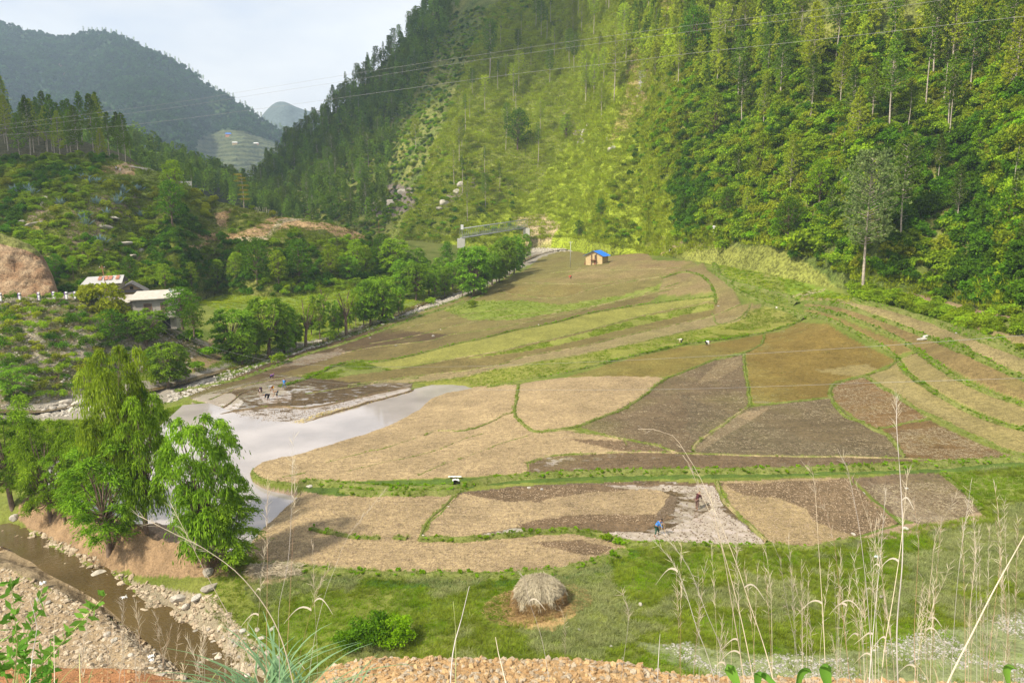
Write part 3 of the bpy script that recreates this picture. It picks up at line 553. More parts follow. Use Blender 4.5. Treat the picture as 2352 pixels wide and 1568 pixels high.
MT = Sheet([(470,500,590,455,640),(560,505,520,430,640),(620,520,470,392,640),(680,530,440,335,640),(740,535,420,282,640),(800,540,400,225,640),(880,545,380,140,640),(940,550,365,75,640),(1000,552,355,10,650),
  (1100,555,345,-90,650),(1200,550,345,-160,650),(1300,545,335,-250,650),(1400,560,290,-330,560),(1500,585,250,-420,470),(1600,600,228,-480,410),(1700,618,205,-480,370),(1800,640,184,-480,340),(1900,660,165,-480,320),(2000,672,152,-480,305),
  (2100,688,142,-480,295),(2352,728,120,-480,268),(2700,770,110,-480,255),(3300,800,105,-480,255)], 300, 5, 7.5, 34, 11, bump=mt_bump, foot=1400)
MT.C[:] = mixc((.11,.15,.03), (.23,.24,.06), np.clip(.5 + fbm(MT.P, 16, 4, 41) * 1.4, 0, 1))
SUNNY = [(1180,560),(1240,470),(1300,380),(1330,280),(1380,180),(1420,90),(1480,0),(1620,0),(1560,110),(1500,220),(1440,330),(1400,420),(1380,560)]
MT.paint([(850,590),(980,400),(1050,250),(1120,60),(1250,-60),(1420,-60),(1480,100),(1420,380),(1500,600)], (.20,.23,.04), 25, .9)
MT.paint([(1000,560),(1100,500),(1180,450),(1240,420),(1330,300),(1420,200),(1480,300),(1560,480),(1600,590),(1300,590)], (.31,.38,.03), 25, .9)  # sunlit patch: the sun's brightness is put into the grass colour
MT.paint([(1430,-50),(1560,-50),(1600,60),(1540,130),(1490,230),(1440,300),(1400,330),(1440,200),(1450,80)], (.40,.30,.13), 14, .7)
for pl in ([(1480,125),(1490,140),(1472,205),(1464,210),(1470,160)], [(1405,325),(1415,340),(1398,352)], [(1330,300),(1352,295),(1340,330),(1325,330)]): MT.paint(pl, (.36,.34,.31), 3)
for pl in ([(860,430),(900,420),(960,440),(950,480),(900,500),(850,490)], [(1000,470),(1040,445),(1085,400),(1090,430),(1040,470),(1005,490)], [(1290,250),(1340,310),(1320,330)]): MT.paint(pl, (.24,.20,.16), 14)
MT.paint([(1180,500),(1250,490),(1290,525),(1260,560),(1200,550)], (.45,.35,.2), 12)
MT.paint([(1480,560),(1600,540),(1700,575),(1760,560),(1850,600),(1950,680),(1700,640),(1560,600)], (.26,.27,.06), 14, .8)
MT.paint([(1550,560),(1575,548),(1560,575),(1535,585)], (.42,.32,.18), 4)
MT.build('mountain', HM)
def lh_bump(P, px, t):
    X = px[None] + 0 * t; d = 10 * np.exp(-((X - 330) / 50) ** 2) * np.sin(math.pi * t) - 8 * np.exp(-((X - 130) / 90) ** 2) * np.sin(math.pi * t) - 6 * np.exp(-((X - 620) / 80) ** 2) * np.sin(math.pi * t)
    hd = P[..., :2] / np.linalg.norm(P[..., :2], axis=-1)[..., None]; P[..., :2] += hd * d[..., None]; return P
LH = Sheet([(-300,700,165,330,255),(-150,700,170,345,255),(0,695,172,365,252),(100,690,176,362,252),(250,668,185,362,255),(330,663,192,385,255),(430,668,195,425,255),(500,672,200,462,255),(560,677,205,475,255),(640,682,210,496,255),
  (700,677,215,503,258),(780,668,222,518,262),(850,652,232,546,270),(900,642,240,575,270),(980,625,250,605,275)], 170, 4, 3.0, 15, 51, bump=lh_bump, foot=400)
LH.C[:] = mixc((.12,.14,.035), (.25,.26,.06), np.clip(.5 + fbm(LH.P, 9, 4, 43) * 1.4, 0, 1))
LH.paint([(0,360),(300,350),(480,440),(560,480),(300,450),(150,430),(0,430)], (.20,.25,.045), 12, .8)
for pl in ([(60,500),(110,480),(120,520),(70,530)], [(180,440),(330,460),(340,500),(250,520),(200,560),(330,590),(300,600),(180,590),(150,540)], [(100,440),(150,460),(120,520),(90,480)]): LH.paint(pl, (.22,.16,.12), 22, .8)
for pl in ([(228,378),(310,375),(312,400),(230,398)], [(490,485),(530,478),(520,520),(500,520)], [(440,540),(560,528),(640,500),(740,510),(840,535),(760,528),(660,522),(560,548),(470,552)], [(60,510),(100,510),(90,530)], [(740,510),(800,530),(850,540),(850,556),(780,548),(735,525)], [(420,570),(470,556),(480,562),(430,580)]): LH.paint(pl, (.42,.28,.14), 12)
LH.paint([(290,370),(312,372),(300,395),(270,400),(255,400)], (.42,.30,.18), 3)
LH.paint([(540,545),(610,542),(640,505),(700,498),(700,503),(650,512),(615,552),(545,556)], (.5,.4,.26), 2)
LH.paint([(590,488),(720,486),(760,500),(640,500)], (.24,.29,.06), 6)
LH.build('hill', HM)
PH = Sheet([(-300,400,258,190,345),(0,395,258,262,335),(100,392,258,300,325),(200,392,258,328,312),(280,398,260,352,300),(340,420,262,385,285),(400,440,262,425,275)], 60, 6, 3, 20, 61)
PH.C[:] = (.10,.095,.04); PH.build('wooded_hill', HM)
MR = Sheet([(120,420,420,320,560),(250,430,420,325,560),(330,440,425,350,560),(400,450,430,385,560),(480,480,440,415,560),(560,505,450,450,565),(620,520,460,480,570),(680,530,470,500,570)], 60, 6, 6, 40, 63)
MR.C[:] = (.055,.065,.03); MR.build('forest_ridge', HM)
def fm_bump(P, px, t):
    X = px[None] + 0 * t; d = 60 * np.exp(-((X - (260 - 120 * t)) / 60) ** 2) * np.clip(t * 3, 0, 1) - 60 * np.exp(-((X - (400 - 60 * t)) / 70) ** 2) * np.sin(math.pi * t) + 60 * np.exp(-((X - (95 - 60 * t)) / 30) ** 2) * np.sin(math.pi * t) + 90 * np.exp(-((X - 480) / 40) ** 2) * np.sin(math.pi * t)
    hd = P[..., :2] / np.linalg.norm(P[..., :2], axis=-1)[..., None]; P[..., :2] += hd * d[..., None]; return P
FM = Sheet([(-500,470,1050,0,1900),(-200,470,1050,30,1900),(0,470,1050,52,1900),(60,470,1050,72,1900),(130,470,1050,76,1900),(200,470,1050,72,1900),(260,470,1050,78,1900),(340,470,1060,118,1850),(430,470,1080,168,1800),(500,475,1100,215,1750),
  (560,480,1120,240,1720),(600,480,1140,272,1700),(650,485,1160,300,1700),(690,490,1180,322,1700),(760,495,1200,360,1700),(860,500,1250,400,1700)], 200, 4, 34, 190, 71, bump=fm_bump)
FM.C[:] = mixc((.02,.045,.016), (.06,.10,.025), np.clip(.5 + fbm(FM.P, 160, 4, 45) * 1.5, 0, 1))
tm = inpoly(FM.px + fbm(FM.P, 60, 3, 46) * 20, FM.py + fbm(FM.P, 60, 3, 47) * 10, [(450,325),(510,300),(560,305),(640,330),(720,340),(720,440),(560,430),(500,390),(450,360)])
stp = (FM.P[..., 2] / 9.0 + fbm(FM.P, 120, 2, 48)) % 1.0
FM.C[tm] = np.where((stp[tm] < .35)[:, None], np.array((.06,.08,.04)), np.array((.11,.125,.055)) * (1 + .3 * fbm(FM.P[tm], 30, 3, 49))[:, None])
FM.P[tm, 2] += np.where(stp[tm] < .3, -1.5, 1.5)
FM.paint([(130,120),(142,150),(150,170),(160,185),(156,188),(146,172),(136,150)], (.30,.19,.12), 2)
#FM.paint([(60,66),(260,66),(250,74),(130,80),(62,78)], (.35,.27,.16), 3, .8)
FMM = groundmat('far_hillside', bumpd=6, cl=.045, fine=.16, contrast=.45, wet=False); FM.build('far_mountain', FMM)
FF = Sheet([(520,370,2200,330,2600),(590,360,2200,282,2600),(615,358,2200,246,2600),(640,358,2200,231,2600),(665,358,2200,238,2600),(690,358,2200,252,2600),(720,358,2200,258,2600),(770,360,2200,285,2600),(860,360,2200,300,2600)], 60, 4, 36, 240, 81)
FF.C[:] = (.10,.13,.12); FF.build('distant_mountain', FMM)
# ---- the road embankment on the left, its road and the red cutting
EB = Sheet([(-300,1000,118,690,148),(-100,960,120,690,149),(0,935,123,691,150),(100,925,126,690,150),(200,900,130,684,152),(250,880,134,690,154),(300,860,140,712,158),(360,850,146,745,162),(430,850,152,772,166),(480,850,158,800,168)], 120, 4, 1.3, 6, 91, back=5, drop=.05, foot=-300)
EB.P[EB.n1:, :, 2] = EB.P[EB.n1 - 1][None, :, 2] - np.arange(0, 5)[:, None] * .05
EB.C[:] = mixc((.13,.13,.045), (.36,.31,.24), np.clip(.62 + fbm(EB.P, 5, 4, 93) * 1.7, 0, 1)); EB.build('road_embankment', groundmat('embankment_ground', bumpd=.4, cl=.9, fine=3.5, contrast=.5, wet=False))
RC = Sheet([(-300,700,158,470,172),(-60,700,157,512,172),(0,698,157,533,170),(50,697,157,552,168),(85,697,157,572,167),(105,697,157,600,165),(122,697,157,640,162),(134,700,157,692,158)], 110, 2.5, 2.6, 4, 95, conv=.28, back=6, drop=.1)
RC.C[:] = mixc((.24,.145,.08), (.36,.26,.16), np.clip(.5 + fbm(RC.P * np.array([1, 1, 2.5]), 3, 4, 97) * 1.6, 0, 1))
RC.paint([(-300,400),(0,520),(60,548),(98,572),(90,590),(60,575),(0,560),(-300,500)], (.21,.22,.06), 3)
RC.build('road_cutting', groundmat('cut_soil', bumpd=.5, cl=1.2, fine=4, contrast=.6, wet=False))
# ---- the bank of stones at the photographer's feet
NB = None
def near_bank():
    us = np.linspace(-1.1, 1.1, 260); crest = np.interp(us * F + CX, [-700,0,300,480,600,700,760,850,1000,1300,1450,1550,1700,1900,2352,3000], [1520,1527,1537,1572,1610,1580,1532,1512,1513,1516,1524,1546,1556,1562,1572,1580])
    Dc = 23.0; top = unp(us * F + CX, crest, Dc); near = np.stack([us * 1.7, np.full(260, 1.2), np.full(260, 27.9)], -1)
    rows = []
    for t in np.linspace(0, 1, 90): rows.append(near * (1 - t) + top * t + np.array([0, 0, -3.4]) * math.sin(math.pi * t) * .6)
    for k in range(1, 7): q = top.copy(); q[:, :2] *= 1 + .035 * k; q[:, 2] -= .5 * k ** 1.7; rows.append(q)
    P = np.array(rows); P[..., 2] += fbm(P, 1.2, 4, 99) * .16
    C = mixc((.40,.24,.11), (.50,.33,.16), np.clip(.5 + fbm(P, .8, 3, 98), 0, 1)); px, py, D = proj(P)
    m = (px < 520); C[m] = np.array((.42,.2,.09)) * (1 + .3 * fbm(P[m], .7, 3, 5))[:, None]
    nr, nc = P.shape[:2]; ii = np.arange(nr * nc).reshape(nr, nc); q = np.stack([ii[:-1, :-1], ii[:-1, 1:], ii[1:, 1:], ii[1:, :-1]], -1).reshape(-1, 4)
    obj('roadside_bank', mesh_np('roadside_bank', P.reshape(-1, 3), q, groundmat('bank_soil', bumpd=.05, cl=5, fine=22, contrast=.5, wet=False), True, attrs={'Col': ('FLOAT_COLOR', C.reshape(-1, 3))}), kind='structure')
    return P, px, py
NBP, NBx, NBy = near_bank()
# ================================================================== PLANT BUILDERS
BARK = plain('bark_brown', (.17,.12,.085), var=.4, scale=3, bump=.5); BARKG = plain('bark_grey', (.42,.36,.29), var=.4, scale=3, bump=.5); BARKD = plain('bark_dark', (.075,.055,.04), var=.4, scale=3)
LW1 = leafmat('willow_leaf', (0.072,0.147,0.009), (0.360,0.578,0.038), .4, .15); LW2 = leafmat('willow_leaf_yellow', (0.118,0.194,0.011), (0.430,0.609,0.045), .4, .12)
LPN = leafmat('pine_needle', (0.048,0.103,0.012), (0.283,0.407,0.031), .25, .3, .12); LPY = leafmat('pine_needle_bright', (0.195,0.264,0.016), (0.636,0.729,0.051), .3, .2, .1)  # bright needles carry the sunlight on the upper stand in their colour
LPG = leafmat('pine_needle_grey', (0.111,0.150,0.055), (0.341,0.420,0.120), .3, .1)
LBD = leafmat('bush_leaf_dark', (0.029,0.078,0.006), (0.181,0.346,0.015), .35, .25); LBM = leafmat('bush_leaf', (0.099,0.167,0.011), (0.416,0.566,0.025), .35, .25); LBY = leafmat('bush_leaf_olive', (0.146,0.176,0.011), (0.510,0.567,0.035), .35, .2)
LBB = leafmat('bush_leaf_bright', (0.089,0.185,0.006), (0.397,0.651,0.018), .4, .2)
LGR = leafmat('grass_blade', (0.106,0.151,0.011), (0.289,0.361,0.031), .3, .2, .25); LGB = leafmat('grass_blade_bright', (0.092,0.158,0.006), (0.262,0.398,0.014), .35, .2, .25); LGD = leafmat('grass_blade_dry', (0.370,0.264,0.132), (0.666,0.506,0.297), .3, .2)
LGY = leafmat('slope_grass', (0.176,0.220,0.016), (0.500,0.588,0.030), .3, .15, .15)
def quadleaf(C, Dr, Ln, Wd, mat, name, mats=None, midx=None):
    """leaves as slim diamonds: centre, direction, length, width"""
    n = len(C); Dr = Dr / (np.linalg.norm(Dr, axis=1)[:, None] + 1e-9); r = rng.normal(size=(n, 3)); S = np.cross(Dr, r); S /= np.linalg.norm(S, axis=1)[:, None] + 1e-9
    Ln = np.broadcast_to(Ln, (n,))[:, None]; Wd = np.broadcast_to(Wd, (n,))[:, None]
    V = np.stack([C - Dr * Ln * .5, C + S * Wd * .5, C + Dr * Ln * .5, C - S * Wd * .5], 1).reshape(-1, 3)
    return mesh_np(name, V, np.arange(4 * n).reshape(-1, 4), mat, mats=mats, midx=midx)
def unit(v): return v / (np.linalg.norm(v, axis=-1, keepdims=True) + 1e-9)
def limb(mb, a, b, r0, r1, sag=0.0, n=5, seg=5):
    a = np.array(a, float); b = np.array(b, float); m = (a + b) / 2 + np.array([0, 0, sag]) + rng.normal(size=3) * np.linalg.norm(b - a) * .05
    pts = [(1 - t) ** 2 * a + 2 * t * (1 - t) * m + t * t * b for t in np.linspace(0, 1, seg)]; mb.tube(pts, list(np.linspace(r0, r1, seg)), n, cap=False)
def make_willow(h, cw, c0, nb, ntw, nl, droop, mat, seed, bark=BARK, fork=.35, r=.22, ll=.34, lw=.085, lean=0.0, weep=0.0):
    """trunk with rising limbs; each limb end carries arching sprays of narrow leaves"""
    global rng; keep = rng; rng = np.random.default_rng(seed)
    tb = MB(); fk = np.array([lean * h * fork, rng.normal() * .2, h * fork]); limb(tb, (0, 0, -.4), fk, r, r * .75, 0, 8, 6)
    LC = []; LD = []
    for i in range(nb):
        zf = c0 + (1 - c0) * (i + .5) / nb; a = i * 2.4 + rng.normal() * .4; prof = math.sin(math.pi * ((zf - c0) / (1 - c0) * .68 + .12)) ** .6
        rr = cw * .5 * prof * rng.uniform(.45, .85); e = np.array([lean * h * zf + math.cos(a) * rr, math.sin(a) * rr, h * zf * rng.uniform(.93, 1.0) * .93])
        s = fk * rng.uniform(.75, 1.0) if zf > fork else fk * .8; limb(tb, s, e, r * .3, .02, -.12 * h * (1 - zf), 5, 5)
        for k in range(ntw):
            d = rng.normal(size=3); d[2] = abs(d[2]) * .7 + .1; d[:2] += np.array([math.cos(a), math.sin(a)]) * .7; d = unit(d); L0_ = cw * rng.uniform(.11, .23)
            t = np.sort(rng.uniform(.1, 1, nl)); hang = droop * L0_ * (t ** 2) + weep * rng.uniform(.3, 1) * t ** 3
            p = e + d * (L0_ * t)[:, None] - np.array([0, 0, 1]) * hang[:, None] + rng.normal(size=(nl, 3)) * .09
            dd = d[None] - np.array([0, 0, 1])[None] * (2 * droop * t + (3 * weep * t * t / max(L0_, .1)))[:, None] + rng.normal(size=(nl, 3)) * .45
            LC.append(p); LD.append(dd)
    C = np.vstack(LC); Dv = np.vstack(LD); m = quadleaf(C, Dv, ll * rng.uniform(.7, 1.3, len(C)), lw, mat, 'willow_crown'); tm = tb.mesh('willow_trunk', bark, True); rng = keep
    return tm, m
def make_pine(h, cw, c0, nbr, ntf, nn, mat, seed, bark=BARKG, shape='cone', nl=.42, nw=.10, r=.2, stubs=True):
    global rng; keep = rng; rng = np.random.default_rng(seed)
    tb = MB(); bend = rng.normal(size=2) * h * .012; pts = [(bend[0] * math.sin(t * 3), bend[1] * math.sin(t * 3), -.8 + (h + .6) * t) for t in np.linspace(0, 1, 8)]; tb.tube(pts, list(np.linspace(r, .03, 8)), 7, cap=False)
    C = []; Dv = []
    for i in range(nbr):
        f = (i + rng.random()) / nbr; z = h * (c0 + (1 - c0) * f); a = i * 2.4 + rng.normal() * .3
        if shape == 'cone': pr = (1 - f) ** .75 * (.55 + .45 * min(1, f * 5)) + .06
        elif shape == 'round': pr = math.sqrt(max(0, 1 - (2 * f - .9) ** 2 * .75)) * .95 + .05
        else: pr = (1 - f) ** .5 * .8 * (0.6 + .4 * rng.random()) + .08
        L_ = cw * .5 * pr * rng.uniform(.75, 1.1); up = .25 + .5 * f; e = np.array([math.cos(a) * L_, math.sin(a) * L_, z + L_ * up]); s = np.array([0, 0, z])
        if ntf > 2: limb(tb, s, e, .05 + .02 * (1 - f), .012, -.05 * L_, 4, 4)
        for k in range(ntf):
            t = rng.uniform(.4, 1.05) if L_ > .6 else 1; p = s + (e - s) * t + rng.normal(size=3) * np.array([.25, .25, .18]) * L_ * .55; d0 = unit((e - s) + np.array([0, 0, .8 * L_]) + rng.normal(size=3) * .3 * L_)
            dd = unit(d0[None] + rng.normal(size=(nn, 3)) * .75); l = nl * rng.uniform(.7, 1.2, nn); C.append(p + dd * l[:, None] * .5); Dv.append(dd)
    if stubs:
        for i in range(9):
            z = h * rng.uniform(.2, c0 + .05); a = rng.uniform(0, 6.28); limb(tb, (0, 0, z), (math.cos(a) * .9, math.sin(a) * .9, z + .25), .03, .01, 0, 3, 3)
    C = np.vstack(C); Dv = np.vstack(Dv); m = quadleaf(C, Dv, nl * rng.uniform(.8, 1.2, len(C)), nw, mat, 'pine_crown'); tm = tb.mesh('pine_trunk', bark, True); rng = keep
    return tm, m
def make_bush(w, h, ncl, nl, mat, seed, ll=.22, lw=.12, twigs=False):
    global rng; keep = rng; rng = np.random.default_rng(seed); C = []; Dv = []
    for i in range(ncl):
        a = rng.uniform(0, 6.28); rr = w * .5 * math.sqrt(rng.random()) * .8; z = h * (.35 + .5 * rng.random()) * (1 - .45 * (rr / (w * .5)) ** 2); cr = w * rng.uniform(.12, .24)
        d = unit(rng.normal(size=(nl, 3))); d[:, 2] = np.where(rng.random(nl) < .7, abs(d[:, 2]), d[:, 2]); p = np.array([math.cos(a) * rr, math.sin(a) * rr, z]) + d * cr * rng.uniform(.55, 1.05, nl)[:, None] * np.array([1, 1, .8])
        C.append(p); Dv.append(d + rng.normal(size=(nl, 3)) * .8)
    C = np.vstack(C); C[:, 2] = np.maximum(C[:, 2], .02); m = quadleaf(C, np.vstack(Dv), ll * rng.uniform(.7, 1.3, len(C)), lw, mat, 'bush_leaves'); rng = keep; return m
def make_broad(h, cw, c0, ncl, nl, mat, seed, bark=BARK, r=.2, ll=.3, lw=.17):
    global rng; keep = rng; rng = np.random.default_rng(seed); tb = MB(); limb(tb, (0, 0, -.4), (0, 0, h * (c0 + .1)), r, r * .6, 0, 7, 5); C = []; Dv = []
    for i in range(ncl):
        f = (i + .5) / ncl; a = i * 2.4; z = h * (c0 + (1 - c0) * f * .93); pr = math.sin(math.pi * (f * .8 + .15)) ** .7; rr = cw * .5 * pr * rng.uniform(.3, .8); cc = np.array([math.cos(a) * rr, math.sin(a) * rr, z]); cr = cw * rng.uniform(.13, .22)
        limb(tb, (0, 0, h * (c0 * .8 + f * .25)), cc, r * .35, .03, 0, 4, 4)
        d = unit(rng.normal(size=(nl, 3))); d[:, 2] = np.where(rng.random(nl) < .65, abs(d[:, 2]), d[:, 2]); C.append(cc + d * cr * rng.uniform(.5, 1.05, nl)[:, None] * np.array([1, 1, .75])); Dv.append(d + rng.normal(size=(nl, 3)) * .9)
    m = quadleaf(np.vstack(C), np.vstack(Dv), ll * rng.uniform(.7, 1.3, ncl * nl), lw, mat, 'tree_crown'); tm = tb.mesh('tree_trunk', bark, True); rng = keep; return tm, m
def make_tuft(n, h, spread, wd, mat, seed, lean=.5, name='grass_tuft'):
    """a tuft of curved blades, three quads each"""
    r = np.random.default_rng(seed); a = r.uniform(0, 6.28, n); rr = spread * np.sqrt(r.random(n)); b = np.stack([np.cos(a) * rr, np.sin(a) * rr, -.02 * np.ones(n)], 1); out_ = np.stack([np.cos(a), np.sin(a), 0 * a], 1) + r.normal(size=(n, 3)) * .5; out_[:, 2] = 0
    hh = h * r.uniform(.5, 1.1, n)[:, None]; ln = lean * r.uniform(.2, 1, n)[:, None] * hh; sd = unit(np.cross(out_, [0, 0, 1])) * wd; V = []
    for t in (0, .4, .75, 1): c = b + np.array([0, 0, 1]) * hh * t * (1 - .25 * t * lean) + out_ * ln * t * t; V += [c - sd * (1 - t * .9), c + sd * (1 - t * .9)]
    V = np.stack(V, 1).reshape(-1, 3); base = np.arange(n)[:, None] * 8; Fq = np.concatenate([base + np.array([k, k + 1, k + 3, k + 2]) for k in (0, 2, 4)]); return mesh_np(name, V, Fq, mat)
# ---- masses nobody could count: one point mesh each, drawn with one geometry-node instancer
def scatter(name, P, meshes, smin, smax, label=None, cat=None, idx=None, tilt=0.0, N_=None, kind='stuff', zs=1.0, r=None, pw=1.5):
    r = r or np.random.default_rng(abs(hash(name)) % 9999 if False else len(P) + 3); n = len(P); src = bpy.data.collections.new(name + '_kinds')
    for i, m in enumerate(meshes): o = bpy.data.objects.new('%s_kind_%02d' % (name, i), m); src.objects.link(o)
    rot = np.stack([r.normal(size=n) * tilt, r.normal(size=n) * tilt, r.uniform(0, 6.28, n)], 1); sc = smin + (smax - smin) * r.random(n) ** pw; ix = r.integers(0, len(meshes), n) if idx is None else idx
    me = bpy.data.meshes.new(name); me.vertices.add(n); me.vertices.foreach_set('co', np.ascontiguousarray(P, np.float32).ravel())
    for an, ty, dt, fld in (('rot', 'FLOAT_VECTOR', rot, 'vector'), ('scl', 'FLOAT', sc, 'value'), ('idx', 'INT', ix, 'value')):
        at = me.attributes.new(an, ty, 'POINT'); at.data.foreach_set(fld, np.ascontiguousarray(dt, np.int32 if ty == 'INT' else np.float32).ravel())
    me.update(); o = obj(name, me, kind=kind); tag(o, label, cat)
    ng = bpy.data.node_groups.new(name, 'GeometryNodeTree'); ng.interface.new_socket('Geometry', in_out='INPUT', socket_type='NodeSocketGeometry'); ng.interface.new_socket('Geometry', in_out='OUTPUT', socket_type='NodeSocketGeometry')
    gi = ng.nodes.new('NodeGroupInput'); go = ng.nodes.new('NodeGroupOutput'); ip = ng.nodes.new('GeometryNodeInstanceOnPoints'); ci = ng.nodes.new('GeometryNodeCollectionInfo')
    ci.inputs['Collection'].default_value = src; ci.inputs['Separate Children'].default_value = True; ci.inputs['Reset Children'].default_value = True
    ip.inputs['Pick Instance'].default_value = True
    def na(nm, dt): q = ng.nodes.new('GeometryNodeInputNamedAttribute'); q.data_type = dt; q.inputs['Name'].default_value = nm; return q.outputs['Attribute']
    e2r = ng.nodes.new('FunctionNodeEulerToRotation'); ng.links.new(na('rot', 'FLOAT_VECTOR'), e2r.inputs[0])
    ng.links.new(gi.outputs[0], ip.inputs['Points']); ng.links.new(ci.outputs[0], ip.inputs['Instance']); ng.links.new(na('idx', 'INT'), ip.inputs['Instance Index']); ng.links.new(e2r.outputs[0], ip.inputs['Rotation'])
    cs = ng.nodes.new('ShaderNodeCombineXYZ'); sa = na('scl', 'FLOAT'); ng.links.new(sa, cs.inputs[0]); ng.links.new(sa, cs.inputs[1])
    mz = ng.nodes.new('ShaderNodeMath'); mz.operation = 'MULTIPLY'; mz.inputs[1].default_value = zs; ng.links.new(sa, mz.inputs[0]); ng.links.new(mz.outputs[0], cs.inputs[2])
    ng.links.new(cs.outputs[0], ip.inputs['Scale']); ng.links.new(ip.outputs[0], go.inputs[0]); md = o.modifiers.new('spread', 'NODES'); md.node_group = ng; return o
def floor_scatter(n, poly, ids=None, rs=rng, maxit=1, ragged=0.0):
    """random points on the floor inside traced outlines, even per square metre"""
    poly = poly if isinstance(poly[0][0], (tuple, list)) else [poly]; out_ = []; allp = np.vstack([np.array(p, float) for p in poly])
    P = trace_g(allp[:, 0], allp[:, 1], g0); lo = P[:, :2].min(0) - 1; hi = P[:, :2].max(0) + 1; got = 0; it = 0
    while got < n and it < 60:
        q = rs.uniform(lo, hi, (n * 2, 2)); z = surf_z(q[:, 0], q[:, 1]); P3 = np.column_stack([q, z]); x, y, D = proj(P3); m = np.zeros(len(q), bool)
        if ragged: x = x + fbm(P3, 4, 3, 77) * ragged; y = y + fbm(P3, 3, 3, 78) * ragged * .5
        for p in poly: m |= inpoly(x, y, p)
        if ids is not None: m &= np.isin(cell_id(q[:, 0], q[:, 1]), ids)
        out_.append(P3[m]); got += m.sum(); it += 1
    return np.vstack(out_)[:n]
def cell_id(x, y):
    r = np.interp(y, _d, np.arange(nr)); c = (x / np.maximum(y, 1) - _u[0]) / (_u[1] - _u[0]); return FID[np.clip(np.round(r).astype(int), 0, nr - 1), np.clip(np.round(c).astype(int), 0, nc - 1)]
def tree_at(name, parts, P, h, h0, rz, label, cat, group=None, part_names=('trunk', 'crown'), sx=1.0):
    e_ = empty(name, P, rz, label, cat, group); s = h / h0; e_.scale = (s * sx, s * sx, s)
    for pn, m in zip(part_names, parts): obj(pn, m, e_)
    return e_
# prototypes: (meshes, height)
WIL = [(make_willow(10, 5.8, .2, 46, 26, 14, .55, LW1, 101, ll=.3, lw=.075), 10), (make_willow(10, 5.4, .2, 56, 26, 14, .9, LW1, 102, weep=.5, ll=.3, lw=.075), 10), (make_willow(10, 6.2, .12, 48, 26, 14, .7, LW1, 103, fork=.22, ll=.3, lw=.075), 10),
       (make_willow(10, 5.0, .2, 36, 24, 13, .6, LW1, 104, lean=.08, ll=.3, lw=.075), 10)]
WIY = (make_willow(12, 6.0, .42, 40, 30, 18, 1.2, LW2, 105, weep=1.6, ll=.3, lw=.07), 12)
WIF = [(make_willow(10, 6.2, .22, 56, 20, 9, .5, LW1, 106, ll=.42, lw=.16, r=.26), 10), (make_willow(10, 5.8, .2, 56, 20, 9, .6, LBM, 107, ll=.42, lw=.16, r=.24), 10), (make_willow(10, 6.4, .12, 60, 20, 9, .5, LW1, 108, ll=.42, lw=.17, r=.24), 10), (make_willow(10, 5.2, .24, 40, 18, 9, .5, LW1, 109, lean=.05, ll=.42, lw=.15, r=.2), 10)]
PIN = [(make_pine(20, 6.8, .38, 60, 13, 8, LPN, 201, nw=.19), 20), (make_pine(20, 6.0, .45, 55, 13, 8, LPN, 202, shape='round', nw=.19), 20), (make_pine(20, 7.2, .28, 70, 13, 8, LPY, 203, nw=.19), 20),
       (make_pine(20, 5.8, .45, 50, 13, 8, LPY, 204, shape='round', nw=.19), 20), (make_pine(20, 3.2, .6, 26, 12, 8, LPN, 205, shape='tuft', nw=.17), 20)]
PING = (make_pine(20, 8.2, .36, 80, 17, 9, LPG, 206, shape='round', nw=.15, r=.26, stubs=False), 20)
PINL = [(make_pine(18, 6.0, .34, 34, 3, 7, LPN, 211, nl=.9, nw=.38, stubs=False), 18), (make_pine(18, 5.4, .42, 30, 3, 7, LPN, 212, shape='round', nl=.9, nw=.38, stubs=False), 18), (make_pine(18, 6.4, .3, 34, 3, 7, LPY, 213, nl=.9, nw=.38, stubs=False), 18)]
BRD = [(make_broad(8, 6, .25, 26, 110, LBD, 301), 8), (make_broad(8, 5.4, .2, 24, 110, LBM, 302), 8), (make_broad(8, 5, .3, 22, 110, LBB, 303), 8)]
BSH = [make_bush(3.0, 2.0, 16, 55, LBD, 311, .34, .2), make_bush(3.4, 2.2, 16, 60, LBM, 312, .32, .19), make_bush(3.0, 1.8, 15, 55, LBY, 313, .3, .17), make_bush(2.8, 2.0, 15, 55, LBB, 314, .32, .2), make_bush(3.6, 2.6, 18, 55, LBM, 315, .36, .22)]
# ================================================================== FORESTS AND UNDERGROWTH
BRUSH = [[(1560,560),(1540,420),(1500,330),(1530,240),(1600,120),(1700,60),(1850,120),(2100,60),(2352,0),(2700,-100),(2700,800),(2352,720),(2200,700),(2050,650),(1960,640),(1850,600),(1750,560)]]
# lower zone brush on the right mountain
P1, N1 = MT.sample(5200, BRUSH); ix = rng.choice(5, len(P1), p=[.2,.27,.2,.15,.18]); n_ = fbm(P1, 30, 3, 71); ix = np.where(n_ > .18, np.where(rng.random(len(P1)) < .5, 2, 3), np.where(n_ < -.2, 0, ix))
scatter('undergrowth', P1 - np.array([0, 0, .2]), BSH, .7, 1.9, 'dense leafy brush covering the steep right hillside', 'undergrowth', idx=ix, tilt=.15, pw=2.2)
P1b, _ = MT.sample(6500, [[(1450,600),(1550,480),(1620,300),(1680,150),(1560,60),(1480,250),(1400,420),(1330,560)], [(560,540),(900,560),(1200,540),(1180,420),(1000,330),(1100,100),(1250,0),(900,60),(700,330),(560,450)]])
scatter('slope_bushes', P1b, [BSH[1], BSH[2], BSH[3], BSH[0], BSH[4]], .25, 1.3, 'scattered low bushes on the grassy slopes of the mountain', 'bushes', tilt=.15)
TG = [make_tuft(46, 1.0, 1.3, .07, LGY, s, .8) for s in (1, 2, 3)]
